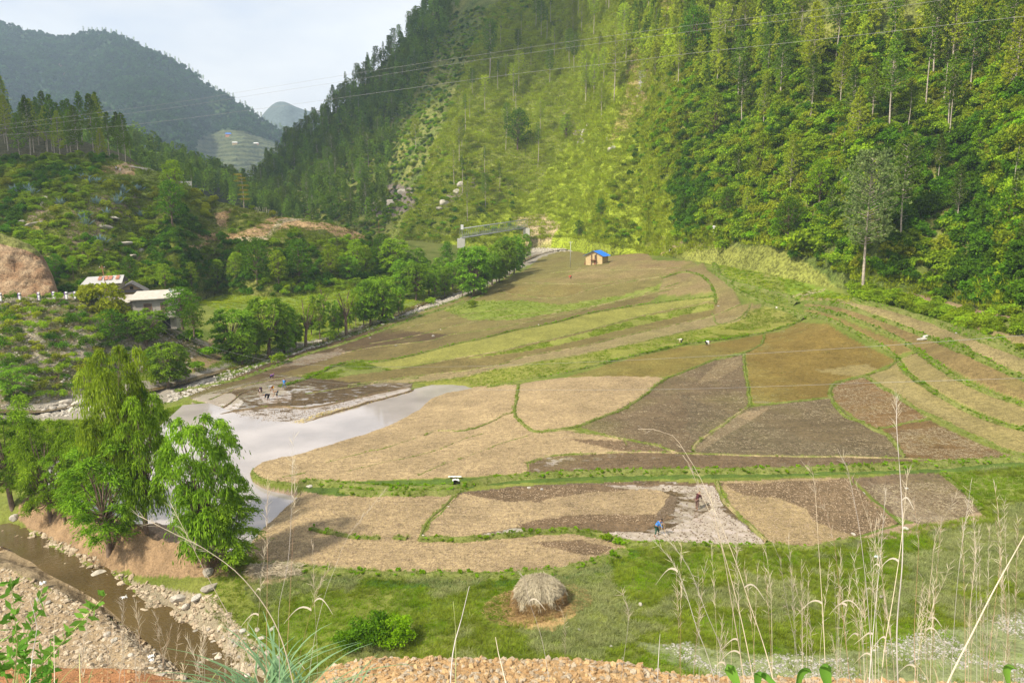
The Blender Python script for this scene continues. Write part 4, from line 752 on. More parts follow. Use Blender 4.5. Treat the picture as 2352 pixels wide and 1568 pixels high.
P2, _ = MT.sample(26000, [[(900,590),(950,450),(1050,200),(1120,20),(1300,-60),(1640,-60),(1680,80),(1600,200),(1560,330),(1640,480),(1850,560),(1990,660),(2352,730),(2352,650),(1900,600),(1700,560),(1500,600)], [(1150,560),(1240,470),(1330,280),(1450,60),(1560,110),(1450,350),(1500,560)]])
scatter('slope_grass', P2, TG, .7, 1.7, 'tufted grass covering the sunlit mountain slope', 'grass', tilt=.2)
P3, _ = LH.sample(3000); n3_ = fbm(P3, 14, 3, 72); x3, y3, _ = proj(P3); low = y3 > 540
ix = np.where(low, np.where(n3_ > 0, 1, 0), np.where(n3_ > .1, 2, np.where(n3_ < -.2, 0, 1))); keep_ = ~inpoly(x3, y3, [(230,375),(330,365),(470,440),(330,430),(225,400)]) & ~(inpoly(x3, y3, [(560,480),(880,530),(880,560),(500,560),(420,590),(440,540)]) & (rng.random(len(P3)) < .75))
for pl_ in ([(536,540),(612,536),(640,498),(705,492),(705,506),(650,516),(615,556),(540,560)], [(488,478),(535,472),(525,525),(496,525)], [(735,505),(800,522),(855,538),(855,560),(780,552),(730,528)], [(600,478),(760,490),(740,505),(600,500)], [(415,565),(475,550),(485,565),(425,582)]): keep_ &= ~(inpoly(x3, y3, pl_) & (rng.random(len(P3)) < .8))
for pl_ in ([(150,440),(335,450),(345,500),(330,600),(190,600),(150,540)], [(50,490),(125,480),(125,535),(60,535)]): keep_ &= ~(inpoly(x3, y3, pl_) & (rng.random(len(P3)) < .45))
keep_ &= ~((y3 < 560) & (n3_ > -.05) & (rng.random(len(P3)) < .5))
scatter('hill_bushes', P3[keep_], BSH, .4, 1.25, 'green bushes crowding the hill on the left bank', 'bushes', idx=ix[keep_], tilt=.15)
P4, _ = LH.sample(9000); x4, y4, _ = proj(P4); k4 = np.ones(len(P4), bool)
for pl_ in ([(228,378),(310,375),(312,400),(230,398)], [(536,540),(612,536),(640,498),(705,492),(705,506),(650,516),(615,556),(540,560)], [(488,478),(535,472),(525,525),(496,525)], [(735,508),(800,526),(855,540),(855,558),(780,550),(730,528)], [(440,540),(560,528),(640,500),(740,510),(760,528),(660,522),(560,548),(470,552)], [(415,565),(475,550),(485,565),(425,582)]): k4 &= ~inpoly(x4, y4, pl_)
P4 = P4[k4 | (rng.random(len(P4)) < .35)]; scatter('hill_grass', P4, [make_tuft(40, .8, 1.1, .06, LGR, s, .8) for s in (4, 5)], .6, 1.3, 'grass between the bushes of the left hill', 'grass', tilt=.2)
P5, _ = EB.sample(2300); scatter('bank_grass', P5, [make_tuft(30, .5, .6, .03, LGR, 6, .8), make_tuft(26, .6, .6, .03, LGD, 7, .8)], .5, 1.1, 'grass and dry weeds on the road embankment', 'grass', tilt=.2)
# far forests
LFF = leafmat('far_leaf', (.020,.050,.012), (.075,.15,.025), .2, .3, .02)
FT = [make_bush(9, 11, 7, 14, LFF, 401, 4.2, 2.6), make_bush(10, 9, 7, 14, LFF, 402, 4.5, 3.0)]
P6, _ = FM.sample(11000, None, notpoly=[[(450,325),(510,300),(560,305),(640,330),(720,340),(720,440),(560,430),(500,390),(450,360)]]); n6 = fbm(P6, 150, 3, 75); P6 = P6
scatter('distant_forest', P6, FT, .55, 1.15, 'blue-hazed forest over the far mountain', 'forest', tilt=.05)
P7, _ = MR.sample(520); scatter('ridge_forest', P7, [q for (t, c), h in PINL[:2] for q in (c,)], .8, 1.15, 'dark pine forest along the low ridge behind the left hill', 'forest')
# ---- pines standing as things of their own
TREES = []
def take(sheet, n, poly, kinds, hmin, hmax, label, group, gap=4.5, seed=1):
    r = np.random.default_rng(seed); P, _ = sheet.sample(n * 8, poly, rs=r); ok = []
    for p in P:
        if all((p[0] - q[0]) ** 2 + (p[1] - q[1]) ** 2 > gap * gap for q in ok): ok.append(p)
        if len(ok) >= n: break
    for p in ok: TREES.append((sheet, p, kinds[r.integers(len(kinds))], r.uniform(hmin, hmax), label, group))
A_ = PIN
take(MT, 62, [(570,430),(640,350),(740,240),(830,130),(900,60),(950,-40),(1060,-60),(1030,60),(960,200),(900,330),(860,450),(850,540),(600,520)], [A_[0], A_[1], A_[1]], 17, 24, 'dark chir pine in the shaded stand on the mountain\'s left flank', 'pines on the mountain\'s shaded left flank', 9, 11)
take(MT, 34, [(600,395),(680,300),(740,255),(800,185),(880,100),(940,30),(1000,-40),(1040,-60),(1010,20),(920,110),(850,200),(760,300),(660,380)], [A_[1], A_[1], A_[4]], 17, 24, 'tall pine on the skyline ridge of the mountain', 'pines on the skyline ridge', 8, 12)
take(MT, 34, [(1000,450),(1050,300),(1120,120),(1250,40),(1330,120),(1300,260),(1230,400),(1180,500),(1050,520)], [A_[1], A_[4], A_[3]], 13, 21, 'lone slim pine on the grassy middle slope', 'pines scattered over the grassy middle slope', 8, 13)
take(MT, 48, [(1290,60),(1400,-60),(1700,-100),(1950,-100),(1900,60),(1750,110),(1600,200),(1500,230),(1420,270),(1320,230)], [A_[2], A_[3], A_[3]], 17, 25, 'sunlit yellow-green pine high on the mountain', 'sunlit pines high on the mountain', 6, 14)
take(MT, 40, [(1700,120),(1900,60),(2352,-60),(2500,0),(2500,300),(2200,350),(1950,330),(1700,300),(1620,240)], [A_[0], A_[2], A_[4], A_[0]], 16, 24, 'pine rising from the brush on the upper right slope', 'pines over the brush of the upper right slope', 8, 15)
take(MT, 12, [(1650,400),(1950,360),(2352,400),(2450,620),(2000,560),(1700,520)], [A_[2], A_[4], A_[0]], 8, 14, 'pine rising from the brush low on the right slope', 'pines over the brush low on the right slope', 9, 16)
take(PH, 34, [(-60,420),(0,250),(120,290),(280,340),(290,400),(100,420)], [A_[0], A_[0], A_[2]], 13, 22, 'dark conical pine in the wood above the left hill', 'pines of the wood above the left hill', 5, 17)
P8, _ = MT.sample(900, [(560,540),(600,410),(700,310),(850,170),(950,30),(1060,-80),(1050,40),(960,220),(900,350),(880,520),(850,560)])
scatter('mountain_forest', P8, [c for (t, c), h in PINL[:2]], .7, 1.05, 'dark forest filling the shaded flank behind the nearer pines', 'forest')
P9, _ = MT.sample(560, [[(1380,-20),(1500,-160),(2480,-160),(2480,120),(2100,200),(1800,180),(1640,230),(1480,200)]])
scatter('upper_forest', P9, [PINL[2][0][1], PINL[0][0][1], PINL[2][0][1]], .6, .95, 'crowded pine crowns filling the top of the right slope', 'forest')
# hand-placed pines: foot px, foot py, height in picture px, kind, label
for (sh, x, y, hp, kd, lb) in [
 (None,1981,672,290,PING,'tall grey-green pine on a bare trunk at the edge of the paddies'), (MT,2070,560,225,A_[1],'tall straight pine just right of the grey-green pine'), (MT,1965,380,165,A_[2],'yellow-green cone of a pine above the grey-green pine'),
 (MT,1815,462,140,A_[2],'broad yellow-green pine in front of the dark brush'), (MT,1705,292,140,A_[0],'dark dense pine standing in the middle of the right slope'), (MT,1862,272,135,A_[0],'narrow dark pine beside the twin dark pines'),
 (MT,2000,298,150,A_[0],'dark spreading pine left of the bare trunk'), (MT,2145,190,200,A_[1],'very tall dark pine on a long bare trunk under the cable'), (MT,2278,250,180,A_[4],'thin pole-like pine with a tufted top at the right edge'),
 (MT,2180,330,150,A_[4],'skinny pine with a nearly bare stem on the right slope'), (MT,2165,250,150,A_[4],'skinny bare pine just left of a second bare stem'), (MT,2288,445,130,A_[4],'bare thin pine stem above the dark tree at the right edge'),
 (MT,2087,298,105,A_[4],'small tufted pine in the brush left of the bare stems'), (MT,1237,384,95,A_[4],'leaning bare trunk with a tiny crown on the grassy gully'), (MT,1125,172,112,A_[1],'big dark pine alone on the upper middle slope'),
 (MT,1408,236,140,A_[3],'pale pine with a long leaning trunk at the foot of the sunlit stand'), (MT,1344,242,110,A_[3],'pale pine at the left foot of the sunlit stand'), (MT,1380,276,80,A_[3],'short leafy pine below the sunlit stand'),
 (MT,957,352,72,A_[3],'slim sunlit pine on the left of the middle slope'), (MT,1057,372,90,A_[3],'slim pine over the rocky outcrop'), (LH,448,420,52,A_[0],'dark bushy pine behind the crest of the left hill'), (PH,110,350,95,A_[1],'pine with a bare leaning trunk at the front of the left wood'), (PH,305,362,50,A_[0],'small dark pine at the right end of the left wood')]:
    P = on_floor(x, y) if sh is None else sh.at(x, y); D = proj(P)[2]; h = hp * D / F / math.cos(TH) * 1.02; TREES.append((sh, P, kd, h, lb, None))
for sh, P, (parts, h0), h, lb, gp in TREES: tree_at('pine_tree', parts, P, h, h0, float(rng.uniform(0, 6.28)), lb, 'pine tree', gp)
# the ridge of the far mountain: trees against the sky
rt = np.linspace(30, 660, 74); fr = np.random.default_rng(5)
for x in rt:
    x = x + fr.uniform(-4, 4); j = int(np.argmin(abs(FM.px[FM.n1 - 1] - x))); P = FM.P[FM.n1 - 1, j]
    if x < 190 and fr.random() < .5: continue
    parts, h0 = PINL[1]; tree_at('pine_tree', parts, P - np.array([0, 0, 1]), fr.uniform(10, 18) * (.55 if x < 190 else 1), h0, fr.uniform(0, 6), 'tiny far pine against the sky on the far mountain ridge', 'pine tree', 'pines along the far mountain ridge', sx=.85)
# ---- broadleaf trees on the hills
for (sh, x, y, hp, kd, lb) in [
 (MT,1190,346,92,0,'dark leafy tree alone on the grassy middle slope'), (MT,1300,320,56,1,'small leafy tree beside the sunlit slope'), (MT,1570,505,52,0,'round dark green tree low on the slope above the cattle'), (MT,1672,500,66,0,'dark green tree on the lower slope right of the round dark tree'),
 (MT,1328,550,40,0,'dark shrub-like tree where the slope meets the fields'), (MT,1378,500,42,0,'dark little tree on the bright slope above the blue roof'), (MT,1810,560,105,0,'large dark leafy tree at the foot of the right slope'), (MT,1880,480,110,2,'bright green leafy tree behind the large dark tree'),
 (MT,2320,555,120,0,'big dark leafy tree at the right edge of the picture'), (MT,1595,150,120,0,'dark broadleaf tree high beside the sunlit stand'), (MT,1600,95,60,0,'dark leafy tree near the top of the sunlit rib'),
 (MT,1640,330,110,1,'mid green tree in the brush left of the dark pines'), (MT,1745,410,100,1,'leafy tree in the thick brush of the right slope'), (MT,2250,380,90,2,'light green leafy tree near the right edge'),
 (LH,405,470,100,1,'leafy tree on the right shoulder of the left hill'), (LH,395,520,100,0,'dark leafy tree over the soil scar of the left hill'), (LH,590,650,100,0,'dense dark tree in the row at the foot of the left hill'),
 (LH,640,655,80,1,'mid green tree in the row at the foot of the left hill'), (LH,690,650,95,0,'tallest dark tree behind the pollard willows'), (LH,545,650,70,1,'rounded tree left of the dense dark row tree'), (LH,760,640,80,1,'leafy tree behind the riverside meadow'),
 (LH,820,630,80,1,'leafy tree below the sandy scar'), (LH,875,615,75,0,'dark leafy tree at the far end of the left row'), (LH,440,662,60,1,'bushy tree above the meadow corner'), (LH,380,668,60,1,'bushy tree behind the grey-roofed house'), (LH,300,650,60,0,'bushy tree right of the rusty white roof'), (LH,500,655,60,1,'bushy tree halfway along the meadow wall'),
 (LH,230,600,50,1,'bushy tree behind the rusty white roof'), (LH,170,640,50,2,'bright bushy tree behind the road posts'), (LH,130,640,55,0,'dark bushy tree at the end of the red cutting')]:
    P = sh.at(x, y); D = proj(P)[2]; (parts, h0) = BRD[kd]; tree_at('leafy_tree', parts, P, hp * D / F * 1.02, h0, float(rng.uniform(0, 6.28)), lb, 'leafy tree')
# pale yellow layered tree in the gap
def layered():
    tb = MB(); tb.tube([(0, 0, -.5), (.1, 0, 4), (-.1, .1, 8), (-.4, 0, 12)], [.22, .17, .11, .03], 7, cap=False); C = []; Dv = []; r = np.random.default_rng(3)
    for z, w_, dx in ((3.0, 2.6, .4), (4.6, 2.6, 0), (6.2, 1.7, .3), (7.9, 2.6, .2), (9.6, 2.8, -.8), (10.6, 1.8, -.4), (11.8, 1.6, -1.6)):
        for k in range(9):
            a = r.uniform(0, 6.28); q = np.array([dx + math.cos(a) * w_ * .5, math.sin(a) * w_ * .5, z + .3]); limb(tb, (0, 0, z - .3), q, .05, .015, .1, 4, 4); n = 60
            C.append(q + r.normal(size=(n, 3)) * np.array([.45, .45, .16])); Dv.append(r.normal(size=(n, 3)) * np.array([1, 1, .3]))
    return tb.mesh('tree_trunk', BARKG, True), quadleaf(np.vstack(C), np.vstack(Dv), .3, .17, leafmat('yellow_leaf', (.28,.26,.03), (.55,.46,.08), .4, .1), 'tree_crown')
P = LH.at(563, 462); D = proj(P)[2]; tree_at('layered_tree', layered(), P, 76 * D / F, 12.3, 0, 'pale yellow tree in flat layers standing in the valley gap', 'leafy tree')
# agaves
def agave(seed):
    r = np.random.default_rng(seed); C = []; n = 34; a = r.uniform(0, 6.28, n); el = r.uniform(.25, 1.4, n); d = np.stack([np.cos(a) * np.cos(el), np.sin(a) * np.cos(el), np.sin(el)], 1); L_ = r.uniform(.8, 1.3, n); return quadleaf(d * L_[:, None] * .5, d, L_, .14, AGM, 'agave_plant')
AGM = leafmat('agave_leaf', (.16,.25,.25), (.34,.46,.44), .1, .1); AG = [agave(s) for s in (1, 2)]
for i, (x, y) in enumerate([(197,412),(203,420),(228,420),(278,438),(284,444),(312,440),(320,438),(275,455),(270,462),(220,466),(226,470),(243,492),(195,500),(190,506),(200,515),(30,440),(40,442),(65,438),(75,446),(138,470),(322,498),(228,555),(238,560),(222,562),(268,468),(170,395)]):
    P = LH.at(x, y); o = obj('agave_plant', AG[i % 2], loc=P - np.array([0, 0, .1])); o.scale = (2.2,) * 3; tag(o, 'blue-grey agave rosette on the rocky side of the left hill', 'agave', 'agaves on the left hill')
# banana plants
def banana(seed):
    r = np.random.default_rng(seed); mb = MB(); mb.tube([(0, 0, -.2), (0, 0, 1.4)], [.16, .1], 7)
    me1 = mb.mesh('stem', plain('banana_stem', (.16,.2,.06)), True); V = []; Fq = []
    for k in range(8):
        a = k * .8 + r.normal() * .2; d = np.array([math.cos(a), math.sin(a), 0]); s = np.array([-d[1], d[0], 0]); b = len(V)
        for t in np.linspace(0, 1, 6): c = np.array([0, 0, 1.3]) + d * 1.8 * t + np.array([0, 0, 1.3 * t - 1.7 * t * t]); w_ = .28 * math.sin(math.pi * (t * .9 + .08)); V += [c - s * w_, c + s * w_]
        Fq += [(b + 2 * i, b + 2 * i + 1, b + 2 * i + 3, b + 2 * i + 2) for i in range(5)]
    return me1, mesh_np('leaves', np.array(V), np.array(Fq), leafmat('banana_leaf', (.16,.26,.04), (.32,.42,.10), .4, .1))
for i, (x, y, lb) in enumerate([(371,428,'banana plant on the left hill beside an orange soil scar'), (478,425,'banana plant near the right crest of the left hill'), (515,640,'banana plant under the trees behind the meadow')]):
    P = LH.at(x, y); tree_at('banana_plant', banana(i), P, 3.6, 3.0, i, lb, 'banana plant', part_names=('stem', 'leaves'))
# ================================================================== BANKS BETWEEN THE PLOTS
BANKS = [  # points, half width m, height m, tuft density per m, tuft size
 ([(690,1110),(740,1112),(800,1116),(860,1120),(920,1124),(980,1124),(1040,1120),(1100,1108),(1150,1100),(1220,1095),(1300,1090),(1400,1087),(1500,1085),(1600,1084),(1700,1082),(1850,1080),(2000,1074),(2150,1068),(2352,1053),(2480,1046)], .75, .45, 26, 1.0),
 ([(780,1126),(860,1131),(950,1133),(1030,1130),(1060,1122)], .8, .3, 22, 1.0),
 ([(1190,884),(1187,915),(1180,945),(1192,968),(1215,986),(1240,994)], .28, .2, 14, .7), ([(1240,994),(1300,984),(1340,975),(1392,955),(1432,940),(1472,914),(1526,872),(1562,858),(1640,827),(1708,814)], .26, .22, 12, .65),
 ([(1180,945),(1155,955),(1130,968),(1095,982),(1060,990),(1000,990),(975,1000)], .22, .15, 10, .6), ([(955,1006),(900,1024),(850,1036),(800,1048),(750,1062)], .11, .05, 5, .45), ([(1110,995),(1060,1010),(1010,1030),(960,1045),(880,1062),(800,1082)], .11, .05, 4, .45), ([(1215,1000),(1150,1018),(1080,1045),(1010,1070),(960,1092)], .1, .05, 3, .4), ([(700,1087),(650,1095)], .15, .1, 5, .5),
 ([(1240,994),(1300,988),(1360,995),(1440,1010),(1500,1022),(1530,1032),(1560,1042)], .24, .18, 10, .6), ([(1210,1064),(1260,1048),(1330,1043),(1440,1038),(1530,1040),(1590,1042),(1700,1046),(1800,1048),(1950,1050),(2078,1053),(2200,1058),(2352,1050)], .22, .16, 6, .55),
 ([(1708,814),(1712,850),(1718,890),(1724,932)], .3, .25, 16, .7), ([(1724,932),(1780,928),(1850,920),(1908,914)], .3, .25, 16, .7), ([(1724,932),(1680,960),(1645,988),(1610,1010),(1590,1036)], .28, .22, 10, .65),
 ([(1755,768),(1752,785),(1738,798),(1708,812)], .25, .2, 12, .6), ([(1908,914),(1906,895),(1920,880),(1950,872),(1985,864),(2010,856),(2038,846),(2062,828)], .35, .3, 16, .7), ([(1908,914),(1922,935),(1940,955),(1975,970),(2010,988),(2045,1005),(2062,1030),(2080,1052)], .32, .28, 16, .7),
 ([(1985,864),(2010,880),(2040,897),(2075,920),(2110,942),(2150,960),(2200,985),(2260,1012),(2310,1035),(2352,1046)], .34, .32, 16, .75), ([(2022,985),(2080,972),(2135,963)], .22, .18, 12, .55),
 ([(2062,828),(2085,860),(2150,905),(2230,950),(2300,975),(2352,988),(2450,1015)], .4, .4, 18, .85), ([(2062,828),(2090,818),(2105,806)], .22, .2, 10, .5), ([(1850,722),(1900,735),(1950,757),(1990,778),(2030,800),(2062,828)], .45, .5, 20, .8),
 ([(2105,806),(2150,840),(2200,872),(2270,905),(2352,932),(2450,965)], .45, .5, 20, .9), ([(1842,707),(1900,716),(1980,742),(2050,772),(2105,806)], .45, .5, 20, .8), ([(1842,695),(1900,698),(1960,712),(2050,745),(2150,785),(2220,812),(2300,848),(2352,872),(2450,910)], .55, .6, 22, .95),
 ([(2170,782),(2210,800),(2250,825),(2300,848)], .4, .4, 14, .9), ([(1960,690),(2050,712),(2150,742),(2230,768),(2300,792),(2352,815),(2450,850)], .8, .8, 26, 1.0), ([(2000,682),(2100,700),(2180,720),(2270,745),(2352,762)], .8, .7, 26, 1.0), ([(2250,780),(2300,800),(2352,822)], .5, .5, 20, .9),
 (b5, .35, .3, 16, .8), (b5[3:], .4, .3, 16, .9), (b4, .25, .15, 6, .6), (b3, .25, .2, 10, .7), (b25[2:], .22, .14, 6, .6), (b2, .32, .28, 16, .8), (b0[3:], .22, .15, 7, .6),
 ([(850,790),(950,772),(1030,752),(1120,733),(1200,722),(1290,712)], .22, .15, 7, .6), ([(900,762),(980,742),(1060,724),(1130,714),(1200,705)], .22, .15, 8, .6), ([(1180,735),(1260,722),(1350,706),(1450,685),(1560,660)], .22, .15, 7, .6),
 ([(1150,672),(1240,684),(1300,683),(1345,668),(1400,655),(1520,636)], .22, .16, 8, .6), ([(1200,650),(1330,652),(1400,648),(1530,634)], .2, .12, 5, .5), ([(1260,628),(1330,622),(1450,620),(1560,615)], .2, .12, 5, .5), ([(1520,640),(1570,626),(1612,635),(1636,662),(1645,700)], .35, .35, 16, .9),
 ([(1670,650),(1700,672),(1740,690),(1760,698)], .6, .5, 20, .9), ([(1636,720),(1650,745),(1690,735),(1718,712),(1722,700)], .25, .2, 12, .6), ([(1760,700),(1800,712),(1830,722),(1845,735)], .7, .6, 26, 1.1), ([(1640,600),(1660,640),(1740,665),(1800,680),(1830,700)], .9, .7, 26, 1.1),
 ([(1060,1124),(1040,1145),(1012,1170),(985,1196),(968,1224),(962,1236)], .22, .18, 12, .65), ([(962,1237),(1020,1240),(1100,1237),(1200,1228),(1260,1221),(1310,1220),(1370,1228),(1420,1240),(1445,1252)], .45, .35, 24, .95), ([(715,1213),(750,1222),(800,1232),(872,1238)], .35, .25, 18, .85), ([(908,1236),(936,1238)], .35, .25, 16, .85),
 ([(1645,1106),(1662,1150),(1700,1190),(1738,1220),(1760,1245)], .2, .25, 8, .5), ([(1958,1097),(1965,1118),(2002,1150),(2045,1190),(2064,1204)], .2, .18, 2, .5), ([(2165,1086),(2192,1112),(2240,1150),(2256,1172)], .3, .25, 14, .8),
 ([(572,1082),(600,1099),(640,1110),(690,1113)], .22, .1, 12, .6), ([(572,1078),(600,1058),(690,1038),(790,1008),(840,993),(900,970),(960,938),(985,913),(1020,900),(1100,887),(1190,883)], .2, .12, 10, .55), ([(690,1132),(640,1170),(600,1210),(568,1250)], .3, .15, 10, .7),
 ([(440,948),(500,960),(560,976),(640,978),(700,975),(750,955),(850,925),(950,898)], .3, .3, 1.4, .5), ([(500,955),(540,945),(590,938),(650,935),(700,938),(760,928),(830,912),(900,897),(945,888)], .28, .25, 1.4, .5), ([(478,958),(500,944),(530,925),(552,905),(575,895)], .25, .2, 1.4, .5), ([(480,918),(560,888),(650,868),(720,860)], .2, .15, 3, .5), ([(640,888),(700,872),(745,852),(760,842),(815,830)], .4, .3, 16, .8), ([(700,905),(800,890),(900,874),(960,868)], .2, .15, 6, .55),
 ([(680,1304),(800,1316),(1000,1322),(1230,1318),(1350,1296),(1440,1266)], .8, .3, 24, 1.1), ([(400,900),(480,885),(560,868),(640,838),(700,815),(780,792),(870,762),(960,728),(1050,700),(1110,678)], .7, .3, 12, .8), ([(1440,1252),(1550,1250),(1650,1255),(1745,1256),(1790,1256),(1860,1260),(1960,1240)], .5, .3, 16, .9),
]
MBK = groundmat('bank_grass', bumpd=.1, cl=2.5, fine=9, contrast=.5, wet=False); TP = []; TS = []
for k_, (ln, hw, hh, den, ts) in enumerate(BANKS):
    hw = hw * (.72 if hw < .6 else .9); hh = hh * .85
    l = densify(ln, 3); P = trace_g(l[:, 0], l[:, 1], surf_z)[:, :2]; seg = np.concatenate([[0], np.cumsum(np.linalg.norm(np.diff(P, axis=0), axis=1))]); n = max(6, int(seg[-1] / .35)); s_ = np.linspace(0, seg[-1], n)
    P = np.stack([np.interp(s_, seg, P[:, 0]), np.interp(s_, seg, P[:, 1])], 1); P3 = np.column_stack([P, np.zeros(n)]); P += np.stack([fbm(P3, 1.6, 3, 3), fbm(P3, 1.6, 3, 4)], 1) * .22
    t = np.gradient(P, axis=0); t = unit(t); nm = np.stack([-t[:, 1], t[:, 0]], 1); wv = hw * (1 + .35 * fbm(P3, 1.1, 3, 6)); rows = []
    for j, (o_, hz) in enumerate(((-1.5, -.25), (-.8, .45), (-.25, 1), (.3, .95), (.85, .4), (1.5, -.25))):
        q = P + nm * (wv * o_)[:, None]; z = surf_z(q[:, 0], q[:, 1]) + hh * hz * (1 + .3 * fbm(P3 + j, .8, 2, 8)) - (.12 if abs(o_) > 1 else 0); rows.append(np.column_stack([q, z]))
    V = np.stack(rows, 1); C = mixc((.14,.17,.035) if den > 2 else (.15,.105,.06), (.36,.28,.15) if 2 < den < 12 else (.19,.20,.06) if den > 2 else (.22,.16,.09), np.clip(.45 + 1.3 * fbm(V, 1.3, 3, 12), 0, 1)); ii = np.arange(n * 6).reshape(n, 6)
    q4 = np.stack([ii[:-1, :-1], ii[:-1, 1:], ii[1:, 1:], ii[1:, :-1]], -1).reshape(-1, 4); obj('field_bank', mesh_np('field_bank', V.reshape(-1, 3), q4, MBK, True, attrs={'Col': ('FLOAT_COLOR', C.reshape(-1, 3))}), kind='structure')
    m = int(seg[-1] * den * .55); i = rng.integers(0, n, m); off = rng.uniform(-1.1, 1.1, m); q = P[i] + nm[i] * (wv[i] * off)[:, None] + rng.normal(size=(m, 2)) * .1; dens = fbm(np.column_stack([q, np.zeros(m)]), 2.2, 3, 14) + rng.random(m) * .5; kk = dens > -.05
    z = surf_z(q[:, 0], q[:, 1]) + hh * np.clip(1 - abs(off) * .75, 0, 1) - .03; TP.append(np.column_stack([q, z])[kk]); TS.append(np.full(kk.sum(), ts))
TP = np.vstack(TP); TS = np.concatenate(TS)
TUF = [make_tuft(22, .32, .16, .018, LGB, s, .9) for s in (21, 22)] + [make_tuft(22, .3, .16, .018, LGR, 23, .9)] + [make_bush(.5, .34, 5, 16, LBB, 24, .14, .09)]
order = rng.permutation(len(TP)); TP = TP[order]; TS = TS[order]
big = TS > .75
scatter('bank_tufts', TP[big], TUF, .55, 1.15, 'thick green weeds growing along the field banks', 'grass', tilt=.2)
scatter('thin_bank_grass', TP[~big], TUF[:3], .4, .9, 'thin grass lines growing on the low banks', 'grass', tilt=.2)
# foreground pasture
GA = [(560,1275),(700,1304),(1000,1322),(1230,1318),(1350,1296),(1440,1264),(1560,1254),(1750,1258),(1860,1262),(1960,1240),(2100,1210),(2260,1185),(2190,1110),(2180,1085),(2352,1070),(2480,1070),(2480,1640),(700,1640),(560,1500),(470,1400),(480,1330)]
GP = floor_scatter(26000, GA, ragged=10); dd_ = fbm(GP, 5, 4, 31); gx, gy, gD = proj(GP); st_ = inpoly(gx + dd_ * 40, gy + dd_ * 12, [(1450,1475),(1600,1480),(1750,1510),(2000,1490),(2100,1470),(2352,1400),(2600,1380),(2600,1700),(1700,1700),(1650,1560)]) | inpoly(gx, gy, [(1165,1395),(1300,1380),(1320,1415),(1265,1445),(1180,1435)])
GP = GP[~st_ | (rng.random(len(GP)) < .12)]; dd_ = fbm(GP, 5, 4, 31); PT = [make_tuft(26, .34, .3, .016, LGR, 31, 1.1), make_tuft(26, .26, .3, .018, LGB, 32, 1.0), make_tuft(22, .45, .25, .016, leafmat('grass_dull', (.18,.22,.07), (.42,.43,.18), .3, .2), 33, 1.2)]
ix = np.where(dd_ > .12, 1, np.where(dd_ < -.1, 2, 0)); scatter('pasture_grass', GP, PT, .5, 1.15, 'uneven green pasture in front of the fields', 'grass', idx=ix, tilt=.15)
# green shoots in the seedling plots and on the meadow
SE = [i + 1 for i, f in enumerate(FIELDS) if f[0] == 'seedling_field']
SP = np.vstack([floor_scatter(2600, FIELDS[i - 1][5], [i]) for i in SE]); SP = SP[fbm(SP, 5, 3, 33) > -.12]
scatter('rice_seedlings', SP, [make_tuft(12, .34, .35, .022, LGB, 34, .6), make_tuft(12, .34, .35, .022, LGR, 35, .6)], .6, 1.1, 'young rice shoots in the wet seedling plots', 'seedlings')
MPp = floor_scatter(2600, FIELDS[0][5]); scatter('meadow_grass', MPp, [TG[0], TG[1]], .3, .6, 'short grass of the meadow beyond the stream', 'grass')
GS = floor_scatter(3200, [(1640,600),(1700,580),(1800,580),(1850,660),(1960,680),(2000,700),(1850,690),(1760,700),(1700,670)]); scatter('terrace_grass', GS, [make_tuft(26, .6, .5, .03, LGB, 36, .9), make_tuft(26, .5, .5, .03, LGY, 37, .9)], .5, 1.2, 'rank grass on the stepped green corner below the slope', 'grass', tilt=.2)
GS2 = floor_scatter(4200, [(1960,660),(2150,690),(2352,730),(2480,760),(2480,860),(2352,812),(2230,768),(2050,712),(1960,694)], ids=[0]); scatter('terrace_edge_grass', GS2, [make_tuft(26, .7, .5, .03, LGR, 38, .9), BSH[1]], .4, 1.1, 'rank grass between the top terraces on the right', 'grass', idx=(rng.random(len(GS2)) < .06).astype(int), tilt=.2)
GS3 = floor_scatter(3800, [[(0,965),(250,965),(400,935),(470,925),(440,950),(380,1010),(250,1060),(100,1120),(0,1130)], [(500,860),(700,795),(870,745),(1040,690),(1100,668),(1110,680),(870,762),(700,818),(500,885)], [(0,930),(560,770),(700,790),(560,840),(400,860),(200,900)]], ids=[0]); scatter('streamside_grass', GS3, [make_tuft(26, .6, .5, .028, LGR, 39, .9), make_tuft(26, .6, .5, .03, LGB, 40, .9)], .5, 1.2, 'grass along the stream and under the willows', 'grass', tilt=.2)
